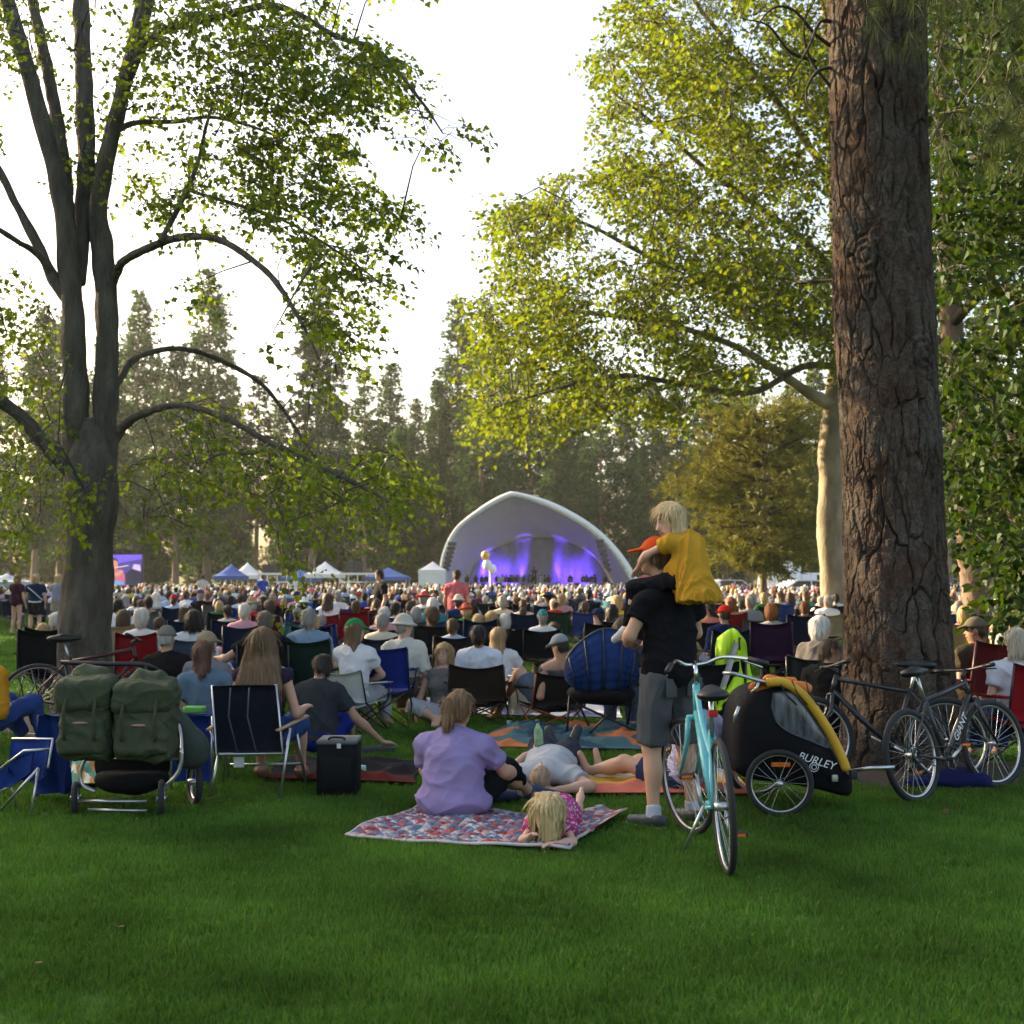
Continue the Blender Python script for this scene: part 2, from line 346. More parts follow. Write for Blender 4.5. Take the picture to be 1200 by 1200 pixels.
def leaves(pos, tip, nrm, size, shape, cols, name):
    """polygon leaves folded along the midrib; arrays of n; returns a mesh with tint"""
    n = len(pos); tip = tip / np.linalg.norm(tip, axis=1)[:, None]; sd = np.cross(tip, nrm); sd /= np.linalg.norm(sd, axis=1)[:, None] + 1e-9; nn = np.cross(sd, tip)
    k = len(shape); x = shape[:, 0]; y = shape[:, 1]
    V = pos[:, None, :] + size[:, None, None] * (x[None, :, None] * sd[:, None, :] + y[None, :, None] * tip[:, None, :] + (.30 * np.abs(x) - .18 * y * y)[None, :, None] * nn[:, None, :])
    F = np.arange(n * k).reshape(n, k); h = k // 2
    # split at midrib: two half polygons
    left = np.concatenate([[0], np.arange(1, h + 1)]); right = np.concatenate([[0], np.arange(h, k)])
    me = mk_mesh(name, V.reshape(-1, 3), [F[:, left], F[:, right]], smooth=False); add_tint(me, np.repeat(cols, k, 0)); return me
def sprays(starts, dirs, lens, nleaf, lsize, rg, droop=.35, spread=.28):
    """leafy twigs: returns leaf arrays and twig polylines"""
    pos, tip, nrm, size, tw = [], [], [], [], []
    for s_, d, l in zip(starts, dirs, lens):
        d = unit(d); sd = unit(np.cross(d, [0, 0, 1]) + 1e-3); t = np.linspace(.12, 1, nleaf) + rg.uniform(-.04, .04, nleaf)
        path = s_ + d * l * t[:, None] + np.array([0, 0, -1]) * (droop * l * t ** 2)[:, None]
        off = (rg.uniform(.4, 1.0, nleaf) * spread * l)[:, None] * (sd * np.where(np.arange(nleaf) % 2, 1, -1)[:, None] + rg.normal(0, .45, (nleaf, 3)))
        p = path + off * .55; pos.append(p); tp = off + d * .1 + np.array([0, 0, -.10]) ; tip.append(tp / np.linalg.norm(tp, axis=1)[:, None])
        nv = np.array([0, 0, 1.0]) + rg.normal(0, .55, (nleaf, 3)); nrm.append(nv); size.append(lsize * rg.uniform(.65, 1.25, nleaf))
        tw.append(np.vstack([s_, path[[nleaf // 3, 2 * nleaf // 3, -1]]]))
    return np.vstack(pos), np.vstack(tip), np.vstack(nrm), np.concatenate(size), tw
def connect(nodes, starts, mb, r0=.006, rmax=.03, center=None):
    """thin branches from the nearest wood to each spray start"""
    nodes = [np.asarray(nodes, float)]; allN = np.vstack(nodes); d0 = np.array([np.min(((allN - s_) ** 2).sum(1)) for s_ in starts]); order = np.argsort(d0)
    buf = np.zeros((len(allN) + 4 * len(starts) + 8, 3)); buf[:len(allN)] = allN; m = len(allN)
    for i in order:
        s_ = starts[i]; dd = ((buf[:m] - s_) ** 2).sum(1); j = int(np.argmin(dd)); q = buf[j]; L_ = math.sqrt(dd[j])
        if L_ < 1e-3: continue
        mid = (q + s_) / 2 + np.array([0, 0, .10 * L_]) + RNG.normal(0, .06 * L_, 3); P = np.array([q, mid, s_])
        r = min(rmax, r0 + .010 * L_); mb.tube(P, np.linspace(r, r0, len(P)), 3, cap=False)
        k = len(P); buf[m:m + 3] = [(P[0] + P[1]) / 2, P[1], P[2]]; m += 3
def leaf_cols(n, base, rg, vary=.25, yellow=.25):
    g = rg.uniform(1 - vary, 1 + vary, (n, 1)); c = np.array(base)[None] * g; y = (rg.random((n, 1)) ** 2) * yellow
    return c * (1 - y) + np.array([.16, .15, .02])[None] * y

def in_poly(P, poly):
    x, y = P[:, 0], P[:, 1]; ins = np.zeros(len(P), bool); n = len(poly)
    for i in range(n):
        x1, y1 = poly[i]; x2, y2 = poly[(i + 1) % n]; c = ((y1 > y) != (y2 > y)) & (x < (x2 - x1) * (y - y1) / (y2 - y1 + 1e-9) + x1); ins ^= c
    return ins

def left_maple():
    Y = 13.6; root = empty('maple_tree', A(103, 858, Y) * [1, 1, 0]); o = np.array(root.location)
    tag(root, 'tall maple with forked grey trunk and arching limbs, bicycle leaning on it', 'tree')
    def a(px, py, dy=0): return A(px, py, Y + dy) - o
    m = MPP(Y); tr = MB(); nodes = []
    b0 = o * 0; base = G(103, 858) - o; zb = a(103, 858)[2]
    P = limb(tr, [a(101, 872), a(101, 850), a(100, 800), a(101, 730), a(104, 640), a(107, 575), a(108, 535), a(109, 490)], np.array([50, 40, 33, 30, 29, 31, 27, 10]) * m, 72, 26, .075, 1)
    nodes.append(P[65:])
    trunk = tr.build('trunk', BARK, root)
    def lm(name, px, wd, seed, sides=10, dys=None, leafy=True):
        mb = MB(); dys = dys or [0] * len(px)
        P = limb(mb, [a(x + 1.5 * math.sin(x * .7 + y), y + 1.5 * math.sin(y * .5), d) for (x, y), d in zip(px, dys)], np.array(wd) * .41 * m, sides + 4, 12, .11, seed); mb.build(name, BARK, root)
        if leafy: nodes.append(P)
    lm('stem', [(95, 575), (90, 520), (87, 430), (83, 335), (71, 225), (40, 110), (9, 0), (-20, -120)], [40, 37, 34, 32, 27, 23, 20, 14], 3, 28)
    lm('stem', [(120, 580), (122, 500), (124, 373), (119, 290), (115, 240), (134, 155), (152, 80), (172, 0), (195, -110)], [38, 36, 32, 30, 27, 22, 20, 18, 12], 4, 28, [0, .05, .1, .2, .2, .1, 0, -.1, -.3])
    lm('stem', [(88, 330), (96, 260), (101, 190), (99, 100), (95, 0), (90, -130)], [24, 28, 28, 27, 24, 16], 5, 12, [.1, .3, .4, .5, .5, .6])
    lm('stem', [(80, 265), (76, 190), (60, 100), (37, 0), (20, -110)], [20, 20, 18, 16, 10], 6, 10, [.1, .3, .5, .7, .9])
    lm('stem', [(110, 230), (128, 150), (150, 70), (163, 10), (180, -110)], [16, 15, 13, 12, 8], 7, 10, [.3, .5, .8, 1.0, 1.2])
    lm('limb', [(78, 350), (63, 327), (42, 285), (18, 240), (0, 200), (-40, 130)], [20, 18, 14, 12, 11, 7], 8)
    lm('limb', [(64, 325), (42, 298), (18, 280), (-30, 250)], [12, 10, 8, 5], 9, dys=[0, -.2, -.5, -.9])
    lm('limb', [(95, 565), (79, 548), (47, 513), (10, 477), (-40, 452), (-120, 440)], [26, 24, 21, 19, 16, 9], 10, dys=[0, -.05, -.2, -.4, -.7, -1.2])
    lm('limb', [(118, 360), (135, 322), (149, 303), (196, 282), (228, 277), (261, 281), (299, 308), (327, 336), (355, 378), (375, 420)], [16, 14, 12, 11, 10, 9, 8, 7, 5, 3], 11, dys=[.25, .1, -.2, -.7, -1.0, -1.2, -1.5, -1.7, -1.9, -2])
    lm('limb', [(187, 284), (203, 258), (219, 224), (233, 185), (243, 149), (258, 100)], [8, 7.5, 7, 6, 5, 3], 12, dys=[-.8, -.7, -.6, -.4, -.3, 0])
    lm('limb', [(122, 470), (138, 445), (159, 421), (201, 409), (247, 416), (299, 442), (327, 473), (359, 524), (385, 560)], [13, 11, 9, 8, 8, 7, 6, 5, 3], 13, dys=[.1, .2, .4, .7, 1.0, 1.2, 1.4, 1.5, 1.6])
    lm('limb', [(124, 530), (145, 501), (173, 482), (210, 476), (261, 489), (317, 517), (373, 543), (429, 575), (471, 599), (498, 638)], [17, 14, 10, 9, 8.5, 8, 7, 6, 4, 2.5], 14, dys=[.18, .0, -.3, -.6, -.9, -1.1, -1.3, -1.5, -1.7, -1.8])
    lm('limb', [(150, 90), (180, 40), (261, 19), (327, 9), (397, 42), (443, 61), (495, 117), (520, 155)], [13, 12, 10, 9, 7, 6, 4, 2], 15, dys=[0, -.2, -.5, -.8, -1, -1.2, -1.4, -1.5])
    lm('limb', [(136, 152), (160, 142), (205, 141), (252, 138), (320, 160), (380, 200)], [9, 8, 7, 6, 4, 2], 16, dys=[.1, .3, .6, .9, 1.2, 1.5])
    lm('limb', [(225, 225), (280, 240), (336, 262), (400, 300), (445, 330)], [5, 5, 4, 3, 2], 17, dys=[-.6, -.8, -1, -1.3, -1.6])
    lm('limb', [(317, 517), (300, 530), (262, 530), (230, 545)], [4, 3.5, 3, 1.5], 18, dys=[-1.1, -1.3, -1.6, -1.9])
    blobs = [(300, 25, 90, 45, 85), (350, 85, 95, 55, 120), (420, 105, 55, 45, 55), (290, 130, 75, 45, 70), (250, 195, 65, 50, 60), (205, 50, 50, 60, 45), (165, 110, 50, 70, 30),
             (335, 190, 75, 50, 75), (400, 195, 55, 50, 45), (440, 248, 40, 16, 18), (478, 150, 40, 40, 22), (518, 160, 22, 22, 9), (345, 262, 70, 45, 55), (415, 305, 45, 28, 26), (235, 245, 60, 45, 42),
             (185, 190, 40, 60, 25), (105, 160, 32, 60, 22), (380, 355, 45, 55, 34), (365, 410, 50, 50, 28), (250, 495, 70, 30, 30), (300, 545, 70, 35, 34), (385, 565, 75, 35, 36), (440, 595, 55, 35, 26), (338, 620, 22, 60, 20),
             (200, 575, 70, 45, 34), (30, 400, 55, 55, 36), (40, 470, 60, 60, 42), (15, 330, 40, 40, 14), (50, 570, 80, 55, 40), (60, 30, 60, 50, 30), (0, 90, 50, 90, 26), (300, -60, 220, 50, 110), (60, -80, 160, 60, 50), (-80, 300, 70, 280, 120), (455, 545, 40, 25, 14), (215, 345, 24, 22, 8)]
    rg = np.random.default_rng(21); S, D, Ln = [], [], []
    for (x, y, rx, ry, n) in blobs:
        for _ in range(int(n * 1.35)):
            r = rg.random() ** .45; t = rg.random() * 6.283; dy = rg.normal(0, 1.0) + (-.8 if x > 200 else 0)
            qx, qy = x + rx * r * math.cos(t), y + ry * r * math.sin(t); cl = snoise(np.array([[qx / 60, qy / 60, dy * .6]]), 2.6, 77)[0]
            if cl < -.15 and rg.random() < .8: continue
            p = a(qx, qy, dy); S.append(p); out = p - a(110, 300, 0); out[2] *= .2; D.append(unit(out) * .8 + rg.normal(0, .6, 3) * [1, 1, .5]); Ln.append(rg.uniform(.25, .50))
    S = np.array(S); pos, tip, nrm, size, tw = sprays(S, D, Ln, 13, .062, rg, .45, .42)
    mb = MB(); connect(np.vstack(nodes), S, mb, .0035, .02)
    for t in tw: mb.tube(t[[0, 2, 3]], [.0035, .0025, .0015], 3, cap=False)
    mb.build('twigs', BARK_DARK, root)['kind'] = 'stuff'
    me = leaves(pos, tip, nrm, size, PLANE, leaf_cols(len(pos), (.095, .150, .030), rg, .35, .32), 'crown'); cr = link('crown', me, leaf_mat('maple_leaf', (1.7, 1.6, .45), .55), root); cr['kind'] = 'stuff'

def sycamore():
    Y = 34.0; g = G(979, 748); root = empty('plane_tree', (A(979, 745, Y)[0], Y, 0)); o = np.array(root.location); m = MPP(Y)
    tag(root, 'pale barked plane tree with wide sunlit crown behind the big pine', 'tree')
    def a(px, py, dy=0): return A(px, py, Y + dy) - o
    nodes = []; tr = MB()
    nodes.append(limb(tr, [a(979, 755), a(978, 740), a(977, 690), a(972, 620), a(974, 560), a(972, 530), a(978, 470), (a(985, 400)), a(984, 300), a(978, 200), a(975, 80), a(960, -60), a(940, -200)], np.array([42, 34, 31, 30, 28, 27, 25, 22, 19, 17, 14, 11, 6]) * .5 * m, 18, 8, .06, 31))
    tr.build('trunk', BARK_PALE, root)
    for i, (px, wd, dy) in enumerate([([(978, 475), (960, 468), (935, 452), (900, 428), (860, 405), (800, 385), (720, 370), (640, 365), (590, 380)], [17, 15, 12, 10, 8, 7, 6, 4, 2], -2.5), ([(985, 400), (950, 385), (900, 380), (840, 330), (760, 300), (680, 260), (610, 250)], [12, 11, 9, 8, 6, 4, 2], 1.5),
                                     ([(984, 330), (950, 290), (900, 250), (830, 200), (760, 140), (720, 110)], [12, 10, 8, 6, 4, 2], -1), ([(980, 220), (940, 160), (880, 80), (820, 10), (780, -60)], [11, 9, 7, 5, 3], 1), ([(984, 430), (940, 430), (880, 460), (800, 450), (720, 440), (640, 460), (570, 480)], [9, 8, 7, 6, 5, 3, 2], -4), ([(980, 250), (1050, 180), (1120, 80), (1170, -40)], [11, 9, 6, 3], 1), ([(985, 380), (1060, 330), (1150, 280)], [10, 7, 3], 2)]):
        mb = MB(); k = len(px); nodes.append(limb(mb, [a(x, y, dy * j / (k - 1)) for j, (x, y) in enumerate(px)], np.array(wd) * .5 * m, 8, 7, .08, 40 + i)); mb.build('limb', BARK_PALE if i == 0 else BARK, root)
    poly = [(745, -160), (738, 0), (700, 60), (728, 110), (700, 165), (735, 200), (655, 205), (640, 240), (580, 232), (600, 285), (560, 300), (590, 335), (548, 350), (575, 390), (545, 440), (575, 470), (560, 505), (610, 500), (640, 520), (690, 490), (760, 470), (800, 500), (830, 440), (890, 455), (915, 420), (985, 440), (1040, 420), (1150, 420), (1200, 250), (1180, -160)]
    rg = np.random.default_rng(5); P = np.c_[rg.uniform(540, 1200, 22000), rg.uniform(-160, 520, 22000)]; P = P[in_poly(P, poly)]
    dens = (snoise(np.c_[P / 100, np.zeros(len(P))], 3.2, 9) > -1.2) & (rg.random(len(P)) < np.clip(.60 + .8 * snoise(np.c_[P / 42, np.zeros(len(P))], 2.4, 19), .22, 1)); P = P[dens]; P = P[rg.random(len(P)) < np.where(P[:, 0] > 985, .25, 1)][:6400]
    S = np.array([a(x, y, rg.normal(-.5, 3.0)) for x, y in P]); c = a(950, 300); D = [unit((s_ - c) * [1, 1, .3]) * .7 + rg.normal(0, .6, 3) * [1, 1, .5] for s_ in S]
    pos, tip, nrm, size, tw = sprays(S, D, rg.uniform(.5, .95, len(S)), 11, .122, rg, .35, .42)
    mb = MB(); connect(np.vstack(nodes), S, mb, .008, .05)
    for t in tw[::3]: mb.tube(t[[0, 3]], [.008, .003], 3, cap=False)
    mb.build('twigs', BARK_DARK, root)['kind'] = 'stuff'
    me = leaves(pos, tip, nrm, size, PLANE[[0, 1, 2, 4, 6, 7]], leaf_cols(len(pos), (.084, .130, .022), rg, .38, .45), 'crown'); link('crown', me, leaf_mat('plane_leaf', (1.65, 1.5, .38), .5), root)['kind'] = 'stuff'

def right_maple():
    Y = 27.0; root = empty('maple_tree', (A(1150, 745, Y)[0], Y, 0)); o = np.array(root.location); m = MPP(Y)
    tag(root, 'leafy maple coloured as if shaded, with drooping boughs behind the red camp chair', 'tree')
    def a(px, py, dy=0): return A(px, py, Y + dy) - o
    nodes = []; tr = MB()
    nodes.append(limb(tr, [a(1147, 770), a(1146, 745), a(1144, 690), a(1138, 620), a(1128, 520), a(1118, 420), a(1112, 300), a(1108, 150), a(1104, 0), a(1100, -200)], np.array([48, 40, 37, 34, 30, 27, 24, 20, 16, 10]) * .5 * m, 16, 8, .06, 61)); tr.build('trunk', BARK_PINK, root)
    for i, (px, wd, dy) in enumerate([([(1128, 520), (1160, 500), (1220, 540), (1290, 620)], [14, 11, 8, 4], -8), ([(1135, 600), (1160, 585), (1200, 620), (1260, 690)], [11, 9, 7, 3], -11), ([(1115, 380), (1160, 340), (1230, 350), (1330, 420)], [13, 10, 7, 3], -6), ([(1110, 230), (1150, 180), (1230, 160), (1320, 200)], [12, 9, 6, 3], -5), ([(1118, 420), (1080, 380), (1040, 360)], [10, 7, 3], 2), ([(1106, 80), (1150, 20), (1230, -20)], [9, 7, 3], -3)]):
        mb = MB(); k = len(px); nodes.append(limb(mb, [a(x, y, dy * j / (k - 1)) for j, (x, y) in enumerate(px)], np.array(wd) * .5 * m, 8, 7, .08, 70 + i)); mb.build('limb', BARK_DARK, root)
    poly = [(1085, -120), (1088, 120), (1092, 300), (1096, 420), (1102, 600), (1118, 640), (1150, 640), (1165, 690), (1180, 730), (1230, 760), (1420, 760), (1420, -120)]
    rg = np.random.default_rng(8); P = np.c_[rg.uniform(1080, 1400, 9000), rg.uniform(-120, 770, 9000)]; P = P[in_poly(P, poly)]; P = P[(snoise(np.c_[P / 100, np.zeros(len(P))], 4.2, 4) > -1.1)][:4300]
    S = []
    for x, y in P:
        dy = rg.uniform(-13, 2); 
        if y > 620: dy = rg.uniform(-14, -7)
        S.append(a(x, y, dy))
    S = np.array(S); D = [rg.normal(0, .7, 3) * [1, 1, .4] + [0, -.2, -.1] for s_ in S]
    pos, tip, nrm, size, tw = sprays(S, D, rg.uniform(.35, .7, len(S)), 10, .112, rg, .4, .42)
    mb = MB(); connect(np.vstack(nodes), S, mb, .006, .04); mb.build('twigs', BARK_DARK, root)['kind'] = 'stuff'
    me = leaves(pos, tip, nrm, size, PLANE[[0, 1, 2, 4, 6, 7]], leaf_cols(len(pos), (.019, .044, .009), rg, .45, .12), 'crown'); link('crown', me, leaf_mat('shade_tinted_leaf', (1.6, 1.5, .4), .32), root)['kind'] = 'stuff'  # leaf colour lowered to stand in for shade from trees not built

def needles(P, D, n, ln, w, rg, cols, name):
    """tufts of thin needle triangles at points P pointing along D"""
    k = len(P); d = np.repeat(D, n, 0) + rg.normal(0, .55, (k * n, 3)); d /= np.linalg.norm(d, axis=1)[:, None]
    p = np.repeat(P, n, 0); s_ = np.cross(d, rg.normal(size=(k * n, 3))); s_ /= np.linalg.norm(s_, axis=1)[:, None]; L_ = ln * rg.uniform(.6, 1.15, (k * n, 1))
    tipp = p + d * L_ + np.array([0, 0, -1.0]) * L_ * .12
    V = np.stack([p, p + d * L_ * .5 + s_ * w, tipp, p + d * L_ * .5 - s_ * w], 1).reshape(-1, 3)
    me = mk_mesh(name, V, [np.arange(k * n * 4).reshape(-1, 4)], False); add_tint(me, np.repeat(np.repeat(cols, n, 0), 4, 0)); return me
def pine_proto(seed, H, bare, rad, dens, tuft=6, ln=.55, w=.045, color=(.050, .075, .034), taper=1.3, trunk_r=.36, cluster=9):
    rg = np.random.default_rng(seed); tr = MB(); lean = rg.normal(0, .01, 2)
    zs = np.linspace(0, H, 10); limb(tr, np.c_[lean[0] * zs + .12 * np.sin(zs / 5 + seed), lean[1] * zs, zs], np.interp(zs, [0, .6, H * .5, H], [trunk_r * 1.5, trunk_r * 1.1, trunk_r * .7, .03]), 9, 4, .05, seed)
    br = MB(); P, D = [], []
    z = H * bare
    while z < H - .3:
        f = (z - H * bare) / (H * (1 - bare)); R0 = rad * (min(1, .45 + 2.2 * f) * (1 - f) ** (1 / taper) + .06); nb = rg.integers(3, 6)
        for _ in range(int(nb * dens)):
            an = rg.random() * 6.283; L_ = R0 * rg.uniform(.55, 1.15); el = rg.uniform(-.25, .25) + .35 * f; st = np.array([lean[0] * z + .12 * math.sin(z / 5 + seed), lean[1] * z, z]); d = np.array([math.cos(an), math.sin(an), el]); mid = st + d * L_ * .55 + [0, 0, -.06 * L_]; end = st + d * L_ + [0, 0, .05 * L_]
            br.tube([st, mid, end], [.05 + .01 * L_, .03, .012], 4, cap=False)
            for _k in range(max(3, int(cluster * L_ / 2.6))):
                t = rg.uniform(.3, 1.05); q = st + d * L_ * t + rg.normal(0, .16 + .10 * L_, 3) * [1, 1, .55]; P.append(q); D.append(unit(d + [0, 0, .15] + rg.normal(0, .4, 3)))
        z += rg.uniform(.45, .95) * (1.0 - .35 * f)
    P = np.array(P); D = np.array(D); cols = leaf_cols(len(P), color, rg, .35, .06)
    return tr.mesh('trunk'), br.mesh('branches'), needles(P, D, tuft, ln, w, rg, cols, 'crown')
PINE_LEAF = leaf_mat('pine_needle', (1.4, 1.2, .6), .25, rough=.6)
def place_pine(proto, name, x, y, s, rz, lab, group=None, tint=(1, 1, 1), sz=1.0):
    r = empty(name, (x, y, 0), rz); r.scale = (s, s, s * sz)
    t = link('trunk', proto[0], BARK_PINK, r); b = link('branches', proto[1], BARK_DARK, r); b['kind'] = 'stuff'; c = link('crown', proto[2], PINE_LEAF, r, tint); c['kind'] = 'stuff'
    tag(r, lab, 'tree', group); return r
def forest():
    K = dict(tuft=6, ln=.70, w=.09, cluster=13, color=(.044, .098, .032))
    pr = [pine_proto(101, 34, .16, 4.6, 1.5, **K), pine_proto(102, 31, .24, 4.2, 1.4, **K), pine_proto(103, 36, .12, 5.2, 1.5, **K), pine_proto(104, 29, .10, 4.4, 1.6, **K), pine_proto(105, 33, .30, 4.4, 1.2, **K), pine_proto(106, 17, .04, 4.2, 2.0, taper=1.0, **K)]
    spots = [(-15, 150, 1, .95), (40, 128, 0, .86), (70, 165, 2, 1.05), (120, 140, 3, 1.0), (152, 150, 0, 1.06), (178, 170, 4, .95), (205, 145, 1, .92), (243, 150, 2, 1.06), (268, 172, 3, 1.0), (300, 150, 4, .78), (330, 175, 1, .85), (366, 143, 0, 1.06), (396, 172, 3, .88), (428, 150, 4, .80), (455, 168, 1, .98), (486, 180, 0, .80), (512, 158, 3, .90), (538, 165, 2, 1.05), (562, 150, 4, .90), (590, 172, 0, 1.02), (622, 160, 1, .98), (650, 178, 3, 1.05), (676, 158, 2, .80), (705, 150, 4, .76), (735, 160, 0, .78), (764, 148, 3, .85), (795, 158, 1, .82), (824, 140, 0, .80), (850, 165, 2, .80), (880, 150, 4, .8), (925, 158, 1, .85), (965, 150, 0, .8), (1010, 160, 3, .9), (1060, 150, 2, .9), (1110, 140, 1, 1.0), (1160, 150, 0, 1.0), (1215, 145, 3, 1.0), (-60, 140, 2, 1.0), (-110, 150, 0, 1.0), (1270, 150, 4, 1.0)]
    rg = np.random.default_rng(77)
    for i, (px, Y, k, s) in enumerate(spots):
        wh = [w_ for lim, w_ in ((110, 'behind the maple trunk'), (235, 'behind the video screen'), (345, 'behind the dark blue canopy'), (480, 'behind the wide blue canopy'), (530, 'behind the walled white tent'), (750, 'behind the stage shell'), (880, 'left of the golden young pine'), (1000, 'behind the white truck'), (9999, 'behind the plated bark pine')) if px < lim][0]; sz = 'tall' if s > .97 else ('middling' if s > .84 else 'short')
        x = (px - 600) * MPP(Y); place_pine(pr[k], 'pine_tree', x, Y, s, rg.random() * 6.28, '%s %s pine in the wood %s' % (sz, ['full crowned', 'slim', 'broad', 'low branched', 'high crowned'][k], wh), 'pines of the wood behind the stage', tuple(rg.uniform(.6, 1.25) * np.array([1, 1.06, .95])))
    for i in range(42):          # young growth filling the wood's foot
        px = -60 + i * 32 + rg.uniform(-15, 15); Y = rg.uniform(160, 205); place_pine(pr[5], 'young_pine', (px - 600) * MPP(Y), Y, rg.uniform(.7, 1.3), rg.random() * 6.28, 'bushy young pine at the foot of the wood', 'young pines at the foot of the wood', tuple(rg.uniform(.8, 1.25) * np.array([1.05, 1.15, .95])))
    # unseen belt left of the park, spaced and sized to shade the near lawn
    for i in range(SHADE_N):
        t = SHADE[i]; place_pine(pr[int(t[3])], 'pine_tree', t[0], t[1], t[2], rg.random() * 6.28, "tall pine in the belt along the park's left side", "pines along the park's left side")
SHADE = []
_r = np.random.default_rng(12)
for k in range(48):                                       # unseen shade belt parallel to the view, west of the lawn
    y = 2 + k * 2.0; hs = .72 if y < 36.5 else .57
    if y > 54 and k % 3: continue
    SHADE.append((-42 - _r.uniform(0, 9) - .10 * y, y + _r.uniform(-1, 1), hs * _r.uniform(.95, 1.08), [3, 0, 2, 3][_r.integers(0, 4)]))
for k in range(14): SHADE.append((-47 - _r.uniform(0, 5), 26 + k * .85 + _r.uniform(-.4, .4), _r.uniform(.68, .8), [3, 2][k % 2]))
for k in range(26):
    y = -4 + k * 3.2
    SHADE.append((-50 - _r.uniform(0, 9), y + _r.uniform(-1, 1), _r.uniform(1.05, 1.3), 5))
SHADE_N = len(SHADE)

def golden_conifer():
    pr = pine_proto(201, 9.6, .24, 3.9, 3.4, tuft=7, ln=.42, w=.024, color=(.115, .122, .034), taper=3.2, trunk_r=.16, cluster=26)
    Y = 52; place_pine(pr, 'young_pine', (893 - 600) * MPP(Y), Y, .92, 1.0, 'bushy golden green young pine beside the white truck', None, (1.05, 1.06, .8))
    Y = 140; place_pine(pr, 'young_pine', (812 - 600) * MPP(Y), Y, 1.5, 2.0, 'low dark bushy pine right of the stage shell', None, (.55, .7, .7))

